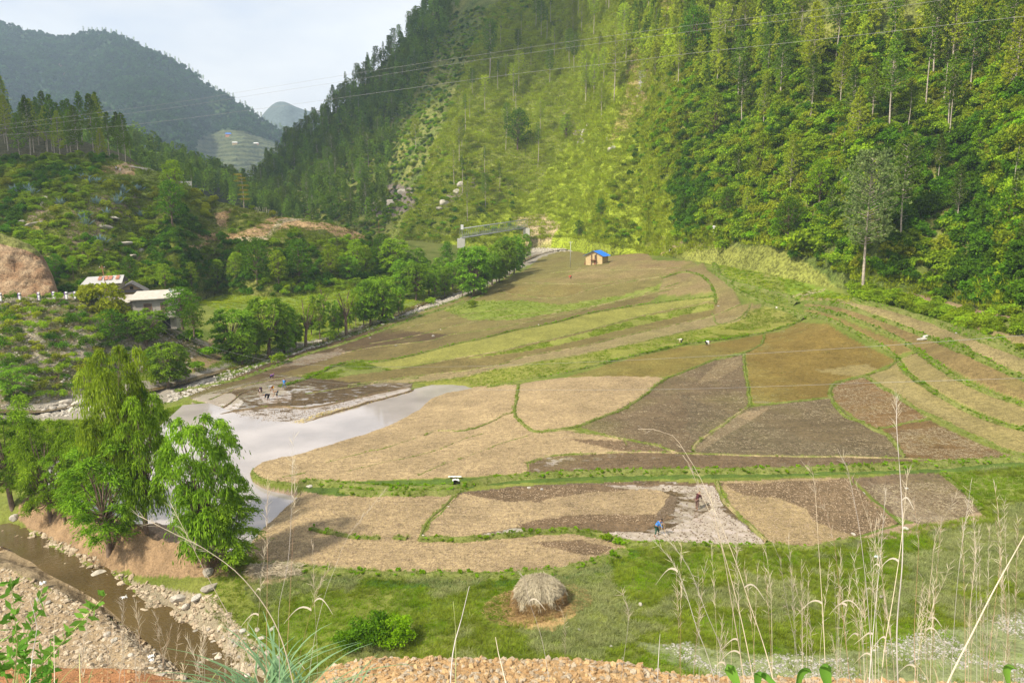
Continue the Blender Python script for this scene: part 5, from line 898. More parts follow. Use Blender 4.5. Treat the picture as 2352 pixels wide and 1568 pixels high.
# stubble and clods
CLD = []
def rock_mesh(seed, sub=2, flat=.7):
    bm = bmesh.new(); bmesh.ops.create_icosphere(bm, subdivisions=sub, radius=1.0); r = np.random.default_rng(seed); sc = np.array([r.uniform(.8, 1.3), r.uniform(.6, 1.0), flat * r.uniform(.7, 1.1)]); V = np.array([v.co[:] for v in bm.verts])
    for k in range(7):   # cleave flat faces
        d = unit(r.normal(size=3)); c = r.uniform(.55, .85); h_ = V @ d; V -= np.where(h_ > c, h_ - c, 0)[:, None] * d
    V = V * sc; V += V * (fbm(V + seed, .7, 3, seed) * .12)[:, None]
    for v, q in zip(bm.verts, V): v.co = q
    me = bpy.data.meshes.new('stone'); bm.to_mesh(me); bm.free(); return me
def rockmat(name, c1, c2):
    m, nt, N, L, o = newmat(name); b = N.new('ShaderNodeBsdfPrincipled'); L.new(b.outputs[0], o.inputs[0]); oi = N.new('ShaderNodeObjectInfo'); tcn = N.new('ShaderNodeTexCoord'); n = N.new('ShaderNodeTexNoise'); n.inputs['Scale'].default_value = 2.5; n.inputs['Detail'].default_value = 6; L.new(tcn.outputs['Object'], n.inputs['Vector'])
    a = N.new('ShaderNodeMath'); a.operation = 'MULTIPLY_ADD'; a.inputs[1].default_value = .5; L.new(n.outputs['Fac'], a.inputs[0]); m2 = N.new('ShaderNodeMath'); m2.operation = 'MULTIPLY'; m2.inputs[1].default_value = .75; L.new(oi.outputs['Random'], m2.inputs[0]); L.new(m2.outputs[0], a.inputs[2])
    rp = N.new('ShaderNodeValToRGB'); rp.color_ramp.elements[0].color = (*c1, 1); rp.color_ramp.elements[1].color = (*c2, 1); L.new(a.outputs[0], rp.inputs[0]); L.new(rp.outputs[0], b.inputs['Base Color']); b.inputs['Roughness'].default_value = .85
    bp = N.new('ShaderNodeBump'); bp.inputs['Distance'].default_value = .15; bp.inputs['Strength'].default_value = .7; L.new(n.outputs['Fac'], bp.inputs['Height']); L.new(bp.outputs[0], b.inputs['Normal']); return m
RKG = rockmat('river_stone', (.24,.21,.17), (.55,.50,.42)); RKO = rockmat('orange_stone', (.30,.17,.07), (.56,.38,.19)); RKW = rockmat('pale_gravel', (.24,.225,.20), (.52,.49,.44)); RKT = rockmat('tan_stone', (.27,.19,.11), (.52,.43,.31)); RKC = rockmat('soil_clod', (.20,.14,.085), (.44,.33,.21))
def rocks(mat, n=4, sub=1, flat=.6):
    o_ = []
    for i in range(n): m = rock_mesh(50 + i, sub, flat); m.materials.append(mat); o_.append(m)
    return o_
# near bank stones
px_, py_ = NBx.ravel(), NBy.ravel(); NBf = NBP.reshape(-1, 3)
def bank_pts(n, x0, x1, seed, dmin=12):
    r = np.random.default_rng(seed); nrr, ncc = NBP.shape[:2]; i = r.integers(0, nrr - 4, n * 6); j = r.integers(0, ncc - 1, n * 6); f = r.random(n * 6)[:, None]; f2 = r.random(n * 6)[:, None]; P = (NBP[i, j] * (1 - f) + NBP[i, j + 1] * f) * (1 - f2) + NBP[i + 1, j] * f2; x, y, D = proj(P); m = (x > x0) & (x < x1) & (y < 1680) & (D > dmin); return P[m][:n]
NP = bank_pts(24000, 740, 2500, 1); scatter('roadside_gravel', NP, rocks(RKO, 3, 1, .55) + rocks(RKT, 2, 1, .5), .015, .17, 'orange and grey broken stone along the roadside edge', 'gravel', tilt=.5, pw=4)
NP2 = bank_pts(2200, -100, 700, 2); scatter('roadside_soil_stones', NP2, rocks(RKO, 3, 1, .55), .02, .09, 'small stones in the orange soil at the lower left', 'gravel', tilt=.5)
GV = floor_scatter(8000, [(-60,1290),(0,1300),(120,1350),(220,1400),(330,1450),(420,1520),(480,1640),(-200,1640)]); scatter('river_gravel', GV, rocks(RKT, 4, 1, .55), .04, .34, 'gravel bar beside the brown creek', 'gravel', tilt=.4, pw=5)
GV2 = floor_scatter(2600, [[(300,1330),(420,1355),(500,1370),(560,1450),(640,1560),(600,1640),(540,1640),(460,1500),(330,1420)], [(80,1215),(200,1270),(330,1340),(340,1375),(200,1300),(60,1240)]]); scatter('creekside_gravel', GV2, rocks(RKT, 4, 1, .55), .05, .4, 'gravel and cobbles on the far side of the creek', 'gravel', tilt=.4, pw=5)
GV3 = floor_scatter(20000, [(1480,1478),(1600,1480),(1750,1505),(2000,1480),(2100,1455),(2352,1395),(2480,1380),(2480,1640),(1800,1640),(1650,1560)], ragged=45); GV3 = GV3[fbm(GV3, 3.0, 4, 35) > .06]; scatter('pale_gravel', GV3, rocks(RKW, 4, 1, .55), .02, .13, 'pale grey gravel patch in the grass at the lower right', 'gravel', tilt=.4, pw=3)
GV4 = floor_scatter(5200, [[(380,905),(500,862),(620,812),(700,790),(790,765),(870,735),(960,700),(1050,672),(1060,684),(960,716),(870,750),(790,778),(700,806),(620,832),(500,885),(390,925)], [(90,935),(190,915),(330,890),(360,915),(200,950),(100,960)]]); scatter('stream_stones', GV4, rocks(RKG, 4, 1, .6), .12, .55, 'pale stones lining the stream bed', 'gravel', tilt=.4, pw=4)
GV5 = floor_scatter(1500, [(1225,558),(1330,556),(1440,556),(1440,571),(1300,578),(1225,580)]); scatter('far_stream_stones', GV5, rocks(RKG, 4, 1, .6), .2, .7, 'pale stone bed at the far end of the fields', 'gravel', tilt=.4)
P5, _ = EB.sample(3000); scatter('bank_stones', P5, rocks(RKG, 4, 1, .6), .04, .38, 'loose stones on the road embankment', 'gravel', tilt=.4)
DR = [i + 1 for i, f in enumerate(FIELDS) if f[0] == 'dry_field']; CP = np.vstack([floor_scatter(8000 if k in (0, 2) else 4200, FIELDS[i - 1][5], [i]) for k, i in enumerate(DR)]); scatter('soil_clods', CP, rocks(RKC, 4, 1, .6), .03, .11, 'dry clods turned up over the pale fields', 'clods', tilt=.4)
STB = [i + 1 for i, f in enumerate(FIELDS) if len(f[5]) and f[2] in ((.185,.138,.085), GRY, BRN, (.21,.135,.06), (.22,.16,.10))]; QS = np.vstack([floor_scatter(3200, FIELDS[i - 1][5], [i]) for i in STB]); QS = QS[fbm(QS * np.array([.4, 2.2, 1]), 3, 3, 36) > -.15]; QS[:, 2] += .03
stm = [quadleaf(rng.normal(size=(7, 3)) * np.array([.22, .1, .01]), rng.normal(size=(7, 3)) * np.array([1, .4, .05]), .22, .028, leafmat('old_stubble', (.30,.24,.15), (.50,.42,.28), .1, .1), 'stubble') for _i in range(2)]
scatter('rice_stubble', QS, stm, .5, 1.2, 'pale old rice straw lying in rows on the ploughed plots', 'straw', tilt=.05)
MUi = [i + 1 for i, f in enumerate(FIELDS) if f[0] == 'muddy_field']; CP = np.vstack([floor_scatter(1800, FIELDS[i - 1][5], [i]) for i in MUi]); CP = CP[proj(CP)[2] < 125]; scatter('mud_clods', CP, rocks(rockmat('mud_clod', (.10,.07,.045), (.22,.16,.10)), 3, 1, .6), .03, .12, 'dark wet clods in the muddy fields', 'clods', tilt=.4)
# boulders that stand out one by one: px, py, width in px, label
ROCKS = rocks(RKG, 5, 2, .7) + rocks(RKW, 2, 2, .6)
for i, (x, y, wp, lb) in enumerate([
 (35,1190,28,'pale squarish boulder beside the creek under the left willows'),(212,1320,42,'flat grey-green slab leaning at the creek edge'),(224,1330,52,'long pale slab lying in the creek shallows'),(192,1318,16,'small rock above the long slab in the creek'),(172,1342,18,'round pale rock alone in the brown creek'),
 (478,1316,34,'brown boulder at the foot of the leaning willow trunk'),(482,1350,36,'large grey boulder in the grass by the creek'),(452,1372,30,'round white boulder below the large grey boulder'),(428,1394,28,'whitish rock at the grass edge of the creek bank'),(408,1378,52,'flat ochre ledge rock on the creek bank'),
 (325,1424,20,'rock standing in the creek narrows'),(155,924,30,'large grey boulder by the stream below the slope'),(180,930,38,'largest grey slab among the stream boulders'),(140,936,26,'tan boulder among the stream boulders'),(168,942,24,'small pale boulder in front of the grey slab'),(120,940,22,'grey rock left of the tan boulder'),
 (2128,776,22,'white boulder pair\'s upper stone on the terrace'),(2118,780,20,'white boulder pair\'s lower stone on the terrace'),(2063,750,10,'small white stone on the terrace bank'),(2200,765,12,'white stone in the grass of the upper terrace'),(1787,708,12,'white stone where the terraces begin'),(1650,703,7,'white stone at the end of the grassy bank'),
 (2083,1122,10,'white stone on the dark plot beyond the reeds'),(2180,1100,10,'pale stone at the corner of the muddy plot'),(2240,1152,14,'pale stone on the grass at the plot corner'),(1984,1132,8,'white stone on the green bank left of the muddy plot'),(2082,1216,16,'bright white stone on the grass below the muddy plot'),(1960,1227,12,'whitish stone at the lower edge of the light plot'),
 (1470,1388,16,'mossy pale stone in the pasture right of the haystack'),(1330,1445,10,'small white stone near the haystack litter'),(1404,1484,10,'white stone in the lower pasture'),(1430,1512,12,'pale stone at the rim of the gravel'),(2024,1370,12,'dull stone in the grass among the reeds'),(1995,1352,12,'purplish stone in the grass among the reeds'),
 (710,1118,20,'brown rock at the pond outlet by the bank'),(910,794,8,'white stone left of the standing white figure'),(995,772,9,'upright white stone on a thin bank'),(850,776,6,'tiny white stone at the field edge by the willows'),(1012,757,5,'tiny pale stone on the dark paddy'),(1237,746,5,'tiny white stone at the end of a bank'),
 (1245,1124,9,'white stone in the rubble strip above the wet mud'),(1215,1120,12,'brown stone in the rubble strip'),(1030,1163,6,'small stone on the pale field by the green corner'),(1300,1302,9,'white stone on the green rim below the lower field'),(972,1230,8,'pale stone at the tip of the short bank'),(545,1480,22,'pale rock in the creek below the grass clump'),
 (500,1530,24,'grey rock at the bottom of the creek'),(440,1500,20,'flat rock in the creek rapids'),(415,1490,16,'small flat rock in the creek rapids'),(470,1555,22,'rounded rock at the bottom edge of the creek'),(560,1450,20,'white rock on the gravel by the grass clump'),(465,1468,18,'tan rock beside the creek rapids'),(480,1445,16,'small tan rock above the creek rapids'),
 (90,1378,16,'white rock on the gravel bar edge'),(110,1385,20,'greenish rock on the gravel bar edge'),(245,1460,22,'dark slab on the gravel bar by the water'),(262,1470,22,'grey slab beside the dark slab on the gravel bar'),(300,1505,18,'grey rock at the tip of the gravel bar'),(590,1530,20,'grey rock under the green grass clump')]):
    P = on_floor(x, y); D = proj(P)[2]; s = wp * D / F * .48; o = obj('boulder', ROCKS[i % 5 if 'white' not in lb else 5 + i % 2], loc=P + np.array([0, 0, s * .12])); o.scale = (s, s, s); o.rotation_euler = (rng.normal() * .15, rng.normal() * .15, rng.uniform(0, 6)); tag(o, lb, 'rock')
# creek pebbled dam stones in the rapids
SCR = [on_floor(x, y) for x, y in zip(rng.uniform(330, 640, 60), rng.uniform(1440, 1566, 60))]
GV6 = floor_scatter(420, [(0,1215),(60,1235),(180,1290),(290,1350),(390,1420),(480,1490),(600,1640),(500,1640),(420,1520),(330,1440),(200,1370),(100,1300),(0,1260)]); GV6[:, 2] = np.maximum(GV6[:, 2], GV6[:, 2]); scatter('creek_bed_stones', GV6, rocks(RKT, 4, 1, .6), .08, .6, 'stones breaking the surface of the brown creek', 'gravel', tilt=.4, pw=3)
for P in SCR:
    s = rng.uniform(.12, .32); o = obj('creek_stone', ROCKS[rng.integers(5)], loc=P + np.array([0, 0, s * .3])); o.scale = (s * 1.2, s, s * .8); o.rotation_euler = (0, 0, rng.uniform(0, 6)); tag(o, 'loose pale stone in the creek rapids at the lower left', 'rock', 'loose stones in the creek rapids')
# rock outcrops on the hills
for i, (sh, x, y, wp, hp_) in enumerate([(MT,1488,150,9,40),(MT,1484,175,9,32),(MT,1472,205,9,30),(MT,1464,225,7,20),(MT,1402,345,13,22),(MT,1340,310,16,30),(MT,1350,290,10,18),(MT,1328,328,8,12),(MT,1378,392,9,12),(MT,1395,320,6,20),(MT,900,470,40,28),(MT,885,455,26,24),(MT,925,440,24,22),(MT,1060,425,26,24),(MT,1048,440,24,18),(MT,1020,468,30,20),(MT,1010,480,24,14),
     (LH,85,515,34,16),(LH,55,510,22,14),(LH,105,455,14,16),(LH,100,470,12,14),(LH,262,500,30,12),(LH,280,560,30,14),(LH,325,575,26,14),(LH,345,570,20,10),(LH,240,520,26,12),(LH,300,590,30,12)]):
    P = sh.at(x, y); D = proj(P)[2]; o = obj('rock_outcrop', ROCKS[i % 5], loc=P); s = D / F * .5; o.scale = (wp * s * (1.5 if i > 16 else 1), wp * s, hp_ * s * 1.3); o.rotation_euler = (.2, .1 * (i % 3), i * 1.3)
    tag(o, 'grey rock breaking through the sunlit grass slope' if i < 10 else 'grey-brown crag at the foot of the mountain' if i < 17 else 'broken brown rock on the face of the left hill', 'rock outcrop', 'rocks in the sunlit slope' if i < 10 else 'crags at the foot of the mountain' if i < 17 else 'rocks on the face of the left hill')
# ================================================================== WILLOWS AND SHRUBS ON THE FLOOR
WL = [ # foot px, py, top py, kind, width factor, label
 (292,1195,772,WIY,.68,'tall yellowish weeping willow with trailing branches at the left'), (338,1225,868,WIL[1],.6,'willow with dark lower branches standing in the pond edge'), (250,1272,1000,WIL[0],.95,'dense rounded willow on the brown soil heap'),
 (478,1300,925,WIL[1],.72,'large feathery willow leaning over the pond, nearest the fields'), (515,1302,1110,WIL[2],1.15,'low bushy willow at the foot of the feathery willow'), (30,1166,905,WIL[0],.8,'willow at the left picture edge above the creek'),
 (118,1190,950,WIL[2],.75,'willow with a dark trunk between the creek and the pond'), (150,1200,1010,WIL[3],.7,'slanting young willow on the soil heap'), (195,1180,960,WIL[1],.7,'slim willow behind the soil heap'), (75,1150,960,WIL[0],.7,'willow in the back row at the left, above the creek'), (235,1195,960,WIL[3],.6,'willow hidden behind the weeping willow'),
 (35,915,835,WIL[0],1.5,'lone round willow bush on the slope at the left edge'), (338,795,708,WIL[0],1.15,'dark willow in front of the white-roofed house'), (262,792,714,BRD[0],1.15,'dark spreading tree below the road embankment'), (420,752,664,BRD[0],1.25,'dark green tree right of the white-roofed house'), (446,770,700,BRD[0],1.0,'smaller dark tree beside the kitchen garden'),
 (388,892,782,WIL[0],.85,'bright willow beside the stream bend'), (427,880,806,WIL[3],.45,'thin sparse willow on the stream bank'), (352,850,800,WIL[2],1.0,'willow bush behind the stream bend'), (540,826,705,WIL[2],.95,'heavy-crowned willow with a bare trunk by the stream, leftmost of the row'), (556,838,760,WIL[0],.9,'lower half of a forked willow by the stream'),
 (617,816,678,WIL[0],.8,'tall full willow by the stream, second of the row'), (656,812,698,WIL[2],.5,'narrow willow right of the tall full willow'), (735,778,672,WIL[3],.5,'narrow willow behind the pollard trunks'), (716,770,700,WIL[0],.5,'slight willow left of the narrow one'),
 (872,745,632,WIL[2],.75,'dark willow with a split crown in the middle of the row'), (850,748,640,WIL[0],.65,'willow left half of the split-crowned pair'), (817,748,660,WIL[3],.4,'thin willow with few leaves in the middle of the row'), (885,720,650,WIL[3],.35,'upright thin willow at the meadow edge'),
 (930,684,592,WIL[2],.8,'spreading willow behind the gravel spit'), (955,690,600,WIL[0],.7,'willow right of the spreading willow'), (985,678,602,WIL[0],.7,'round willow above the gravel spit'), (905,640,545,WIL[1],.8,'yellow-green willow far behind the meadow'), (955,640,568,WIL[3],.9,'willow far behind the meadow, in front of the bridge'),
 (1012,660,590,WIL[3],.8,'pale young willow between the row and the bridge'), (1040,665,600,WIL[0],.7,'small pale willow left of the bridge-side grove'), (1086,680,562,WIL[2],.75,'big willow of the grove nearest the fields'), (1108,668,580,WIL[0],.6,'willow second in the grove by the fields'), (1130,656,578,WIL[0],.6,'willow third in the grove by the fields'),
 (1148,648,570,WIL[2],.6,'willow in the middle of the far grove'), (1160,640,545,WIL[0],.65,'tall willow in front of the bridge\'s middle'), (1180,630,540,WIL[2],.65,'tallest willow of the far grove'), (1192,622,560,WIL[0],.5,'willow near the far end of the grove'), (1206,606,535,WIL[3],.6,'last willow of the grove, beside the open stones'), (1118,640,560,WIL[1],.6,'willow behind the grove near the bridge pier'),
 (1070,640,575,WIL[0],.7,'willow below the left bridge pier'), (840,640,565,BRD[1],.9,'green tree behind the meadow wall, under the sandy hill'), (800,648,585,WIL[0],.9,'low willow behind the meadow wall'), (1027,640,560,BRD[0],.6,'dark narrow tree left of the bridge')]
EBT = {(338,795),(262,792),(35,915)}; FX = {(420,752): 154, (446,770): 152}
for i_, (x, y, ty, (parts, h0), wf, lb) in enumerate(WL):
    if y < 900:
        for a_, b_ in zip(WIL, WIF):
            if parts is a_[0]: parts, h0 = b_; wf *= 1.25
    P = EB.at(x, y) if (x, y) in EBT else unp(x, y, FX[(x, y)]) if (x, y) in FX else on_floor(x, y); D = proj(P)[2]; h = (y - ty) * D / F * 1.04; e_ = tree_at('willow_tree', parts, P, h, h0, float(rng.uniform(0, 6.28)), lb, 'tree'); e_.scale[0] *= wf * 1.12; e_.scale[1] *= wf * 1.12
    if y > 1000 and 'weeping' not in lb: e_.scale[0] *= 1.1; e_.scale[1] *= 1.1
for (x, y, ty, k_) in [(588,826,745,3),(680,803,715,0),(768,774,690,3),(778,768,700,0),(805,758,690,3),(836,752,680,0),(900,735,672,3),(915,728,660,0),(1000,690,620,3),(1022,684,612,0),(1062,684,605,3),(1075,678,590,0),(1098,672,588,3),(1120,664,592,3),(1140,652,585,0),(1170,636,565,3)]:
    parts, h0 = WIF[k_]; P = on_floor(x, y - 2); D = proj(P)[2]; e_ = tree_at('willow_tree', parts, P, (y - ty) * D / F * 1.05, h0, float(rng.uniform(0, 6.28)), 'slim young willow filling a gap in the belt along the stream', 'tree', 'slim willows in the belt along the stream'); e_.scale[0] *= .72; e_.scale[1] *= .72
# pollard willows: bare knobbly limbs with small heads of leaves
def pollard(seed):
    global rng; keep = rng; rng = np.random.default_rng(seed); tb = MB(); limb(tb, (0, 0, -.3), (.2, 0, 3), .3, .24, 0, 7, 5); C = []; Dv = []
    for k in range(6):
        a = k * 1.1; e = np.array([.2 + math.cos(a) * 1.5, math.sin(a) * 1.5, rng.uniform(5.5, 8.6)]); limb(tb, (.2, 0, 2.8), e, .13, .08, .5, 6, 6); n = 190; C.append(e + rng.normal(size=(n, 3)) * np.array([.55, .55, .6])); Dv.append(rng.normal(size=(n, 3)))
    m = quadleaf(np.vstack(C), np.vstack(Dv), .34, .09, LBM, 'willow_crown'); t = tb.mesh('willow_trunk', BARK, True); rng = keep; return t, m
for i, (x, y, ty, lb) in enumerate([(703,796,680,'pollard willow with bare knobbly limbs in front of the meadow'),(743,730,652,'pollard willow with lopped heads behind the narrow willow'),(796,770,655,'sparse pollard willow with spread bare limbs'),(888,715,635,'bare-limbed pollard on the meadow side')]):
    P = on_floor(x, y); D = proj(P)[2]; tree_at('pollard_willow', pollard(i + 5), P, (y - ty) * D / F, 8.8, i, lb, 'tree')
# shrubs on the gravelly embankment
SHR = [make_bush(1.6, 1.1, 11, 60, LBM, 501, .17, .06), make_bush(1.5, 1.0, 11, 60, LBY, 502, .17, .06), make_bush(1.8, 1.1, 12, 60, LBD, 503, .17, .06)]
sp_, _ = EB.sample(1600, [(0,690),(200,690),(260,730),(300,800),(240,900),(100,925),(0,930)], rs=np.random.default_rng(8)); ok = []
for p in sp_:
    if all((p[0] - q[0]) ** 2 + (p[1] - q[1]) ** 2 + (p[2] - q[2]) ** 2 > 1.7 ** 2 for q in ok): ok.append(p)
    if len(ok) >= 210: break
for p in ok:
    o = obj('embankment_shrub', SHR[rng.integers(3)], loc=p - np.array([0, 0, .1])); s = rng.uniform(1.0, 2.3); o.scale = (s, s, s * .9); o.rotation_euler = (0, 0, rng.uniform(0, 6)); tag(o, 'low olive-green shrub growing on the gravelly road embankment', 'shrub', 'shrubs on the road embankment')
# named shrubs
for i, (sh, x, y, wp, kd, lb) in enumerate([(EB,235,705,90,2,'wide yellow-green thicket at the road edge above the houses'),(EB,265,735,80,2,'yellow-green thicket below the road edge'),(EB,205,690,60,2,'small yellow-green bush at the road edge by the posts'),(None,378,742,34,3,'bright green garden shrub by the house wall'),(None,362,884,40,1,'bush hanging over the stream bend'),(None,396,874,36,0,'dark bush on the far bank of the stream bend'),(None,424,864,32,3,'bright bush on the far bank of the stream'),(None,915,1480,95,3,'bright green bush of broad leaves in the near pasture'),(None,850,1475,110,4,'dull spreading bush left of the bright green bush'),(None,800,1490,70,4,'thin dry-stemmed bush in the near pasture'),
      (None,640,835,40,1,'bush at the foot of the tall full willow'),(None,760,782,36,1,'green bush between the pollard willows'),(None,450,850,40,3,'bright weeds on the stream bank'),(None,475,820,44,3,'bright weeds beside the ploughed plot'),(None,440,790,60,3,'kitchen garden plants below the house'),(None,410,760,50,3,'leafy garden plants next to the house'),
      (None,520,1290,30,3,'green weeds at the foot of the nearest willow'),(None,1085,705,24,1,'grey-green bush at the stream side'),(None,990,700,26,1,'grey-green bush on the gravel spit'),(None,1392,1240,30,3,'bright bush on the end of the short bank'),(None,1418,1248,26,3,'second bright bush on the end of the short bank'),(MT,1625,540,30,2,'yellow-green bush below the white hut on the slope'),(MT,1660,575,44,1,'wide green bush on the grassy foot of the slope'),
      (MT,1690,560,30,0,'dark bush beside the wide green bush'),(None,2040,640,70,0,'dark bush behind the tall grey-green pine'),(None,2290,660,70,3,'bright young pine-like bush at the foot of the right slope'),(None,2170,650,30,0,'small dark sapling at the foot of the right slope'),(MT,1850,590,90,4,'broad green bush at the edge of the green terrace')]):
    P = on_floor(x, y) if sh is None else sh.at(x, y); D = proj(P)[2]; o = obj('shrub', BSH[kd], loc=P - np.array([0, 0, .1])); s = wp * D / F / 3.0; o.scale = (s, s, s); tag(o, lb, 'shrub'); o.rotation_euler = (0, 0, i)
    if x in (915, 850, 800): o.data = make_bush(3.0, 2.2, 22, 130, LBB if x == 915 else LBD, 600 + i, .2, .1)
P = on_floor(398, 752); o = obj('flower_bush', make_bush(1.6, 1.4, 7, 60, leafmat('red_flower', (.5,.03,.03), (.75,.10,.08), .3, .1), 611, .12, .1), loc=P); tag(o, 'small bush of red flowers beside the house', 'shrub')
# ================================================================== BUILDINGS
def text_free(): pass
def frame_at(P, yaw): return Matrix.Translation(Vector([float(v) for v in P])) @ Matrix.Rotation(yaw, 4, 'Z')
MUDW = plain('mud_wall', (.56,.42,.22), var=.18, scale=1.6, bump=.5, rough=.95); MUDS = plain('mud_wall_damp', (.40,.30,.18), var=.2, scale=1.6, bump=.4, rough=.95); WOOD = plain('weathered_wood', (.25,.16,.10), var=.4, scale=4); WOODR = plain('red_brown_wood', (.28,.11,.06), var=.35, scale=4)
DARK = plain('dark_inside', (.02,.018,.015), var=.2); BLUE = plain('blue_sheet', (.03,.21,.80), rough=.4, var=.12, scale=2, spec=.5); STONE = plain('dry_stone', (.42,.37,.29), var=.35, scale=2.5, bump=.8)
def corr_roof(mb, a, b, c, d, n, amp=.03):
    """corrugated sheet between eave a-b and ridge d-c, with thickness"""
    a, b, c, d = [Vector(p) for p in (a, b, c, d)]; nn = (b - a).cross(d - a).normalized(); vs = []; m = n * 2
    for i in range(m + 1):
        t = i / m; o = nn * (amp if i % 2 else 0); e = a.lerp(b, t) + o; r = d.lerp(c, t) + o; vs += [e, r, e - nn * .03, r - nn * .03]
    fs = []
    for i in range(m): q = i * 4; fs += [(q, q + 4, q + 5, q + 1), (q + 2, q + 3, q + 7, q + 6), (q, q + 2, q + 6, q + 4), (q + 1, q + 5, q + 7, q + 3)]
    fs += [(0, 1, 3, 2), (m * 4, m * 4 + 2, m * 4 + 3, m * 4 + 1)]; mb.add(vs, fs)
def prism(mb, poly, y0, y1):
    n = len(poly); mb.add([(x, y0, z) for x, z in poly] + [(x, y1, z) for x, z in poly], [tuple(range(n)), tuple(range(2 * n - 1, n - 1, -1))] + [(i, i + n, (i + 1) % n + n, (i + 1) % n) for i in range(n)])
# --- mud hut with blue roof: gable front faces the camera's left
P = on_floor(1364, 608); D = proj(P)[2]; k = D / F
hut = empty('mud_hut', P - np.array([0, 0, .2]), R(-28), 'two-storey mud hut with a bright blue roof alone in the fields', 'hut'); hut.scale = (1.08, 1.25, .78)
W_, Ld, Hw, Hr = 5.4, 4.2, 4.3, 6.1
mb = MB(); prism(mb, [(-W_/2,0),(W_/2,0),(W_/2,Hw),(0,Hr-.15),(-W_/2,Hw)], 0, Ld); mb.build('wall', MUDW, hut)
for s, nm in ((-1, 'roof_panel'), (1, 'roof_panel')):
    mb = MB(); e0 = (s*(W_/2+.75), -.55, Hw-.42); e1 = (s*(W_/2+.75), Ld+.5, Hw-.42); r0 = (0, -.55, Hr); r1 = (0, Ld+.5, Hr)
    if s > 0: corr_roof(mb, e0, e1, r1, r0, 22)
    else: corr_roof(mb, e1, e0, r0, r1, 22)
    o = mb.build(nm, BLUE, hut)
for x in (-.75, .75):
    o = MB().box((x-.09, -.32, 0.05), (x+.09, -.14, 5.0 - abs(x)*.2)).build('post', WOOD, hut)
MB().box((-.95, -.75, 2.25), (.95, -.02, 2.37)).build('balcony_floor', WOODR, hut)
o = MB().box((.1, -.06, .25), (.85, .0, 2.1)).build('lower_door', WOODR, hut); MB().box((.2, -.09, 1.1), (.26, -.06, 1.25)).build('handle', DARK, o)
MB().box((.25, -.05, 2.5), (.62, .0, 4.4)).build('upper_opening', DARK, hut)
mb = MB(); mb.box((-.65, -.7, 2.9), (.65, -.64, 2.96)); mb.box((-.65, -.7, 2.6), (.65, -.64, 2.66)); mb.build('railing', WOOD, hut)
MB().tube([(W_/2+.45, .3, .5), (W_/2+.45, 3.9, 1.15)], .08).build('leaning_pole', WOOD, hut)
mb = MB()
for i in range(9): mb.box((W_/2+.1+.02*i, .2+.42*i, 0), (W_/2+.6, .5+.42*i, .22+.02*(i%3)))
mb.build('stone_plinth', STONE, hut)
wp = MB()
for i in range(26): r_ = rng.uniform; wp.tube([(-3.2+r_(-.5,.4), .2+r_(-.4,.8), .1+.045*i), (-2.4+r_(-.3,.3), .5+r_(-.5,.6), .15+.045*i)], .035, 5)
o = wp.build('firewood_pile', WOODR, None, loc=hut.location); o.rotation_euler = (0, 0, R(-28)); tag(o, 'stack of reddish firewood against the left side of the mud hut', 'firewood')
# --- poles
STEEL = plain('galvanised_steel', (.42,.42,.43), rough=.5, metal=.3, var=.15); RUSTP = plain('rusty_pole', (.26,.12,.06), var=.35, scale=2); WHITE = plain('white_paint', (.75,.74,.72), rough=.6, var=.1); PURP = plain('violet_paint', (.16,.07,.34), var=.2)
def pole(px, py, top, mat, lb, lean=0, arm=False, r=.07, P=None):
    P = on_floor(px, py) if P is None else P; D = proj(P)[2]; h = (py - top) * D / F * 1.03; t = empty('utility_pole', P, 0, lb, 'pole'); mb = MB(); mb.tube([(0, 0, -.3), (lean * h, 0, h)], [r, r * .7], 8); mb.build('shaft', mat, t, smooth=True)
    if arm: MB().box((lean*h-.6, -.05, h-.5), (lean*h+.6, .05, h-.4)).build('cross_arm', mat, t)
    mb = MB()
    for s in (-.5, .5) if arm else (0,): mb.tube([(lean*h+s, 0, h-.42), (lean*h+s, 0, h-.2)], .05, 6)
    mb.build('insulator', WHITE, t); return P + np.array([lean*h, 0, h])
pole(1310, 614, 556, STEEL, 'grey steel pole standing in the fields beside the mud hut', 0, True, r=.1)
pole(872, 566, 508, RUSTP, 'rust-brown pole at the right end of the left hill', -.01, P=LH.at(872, 566))
# --- long white-roofed house
WROOF = plain('pale_sheet_roof', (.46,.42,.36), rough=.6, var=.12, scale=1.2); PLAS = plain('grey_plaster', (.36,.33,.29), var=.2, scale=1.2, bump=.2); RUST = plain('rusty_sheet', (.36,.16,.10), var=.4, scale=2, rough=.8); SLATE = plain('grey_slate', (.16,.145,.135), var=.35, scale=5, bump=.9); GLASS = plain('window_shutter', (.13,.09,.07), var=.3)
def at_px(px, py, D): return unp(px, py, D)
def house(label, px, py, D, yaw, w, d, h, name='village_house'):
    P = at_px(px, py, D); return empty(name, P, yaw, label, 'house'), w, d, h
P0 = at_px(306, 722, 158); H1 = empty('village_house', P0 - np.array([0, 0, 1.2]), R(8), 'long grey house with a pale flat roof and a small balcony beside the road embankment', 'house')
L_, Wd, Hh = 8.4, 4.6, 4.2
mb = MB(); mb.box((0, 0, -2), (L_, Wd, Hh)); mb.build('wall', PLAS, H1)
mb = MB(); mb.box((-2.0, .5, -2), (0, Wd-.5, Hh-.7)); mb.build('stone_annex', STONE, H1)
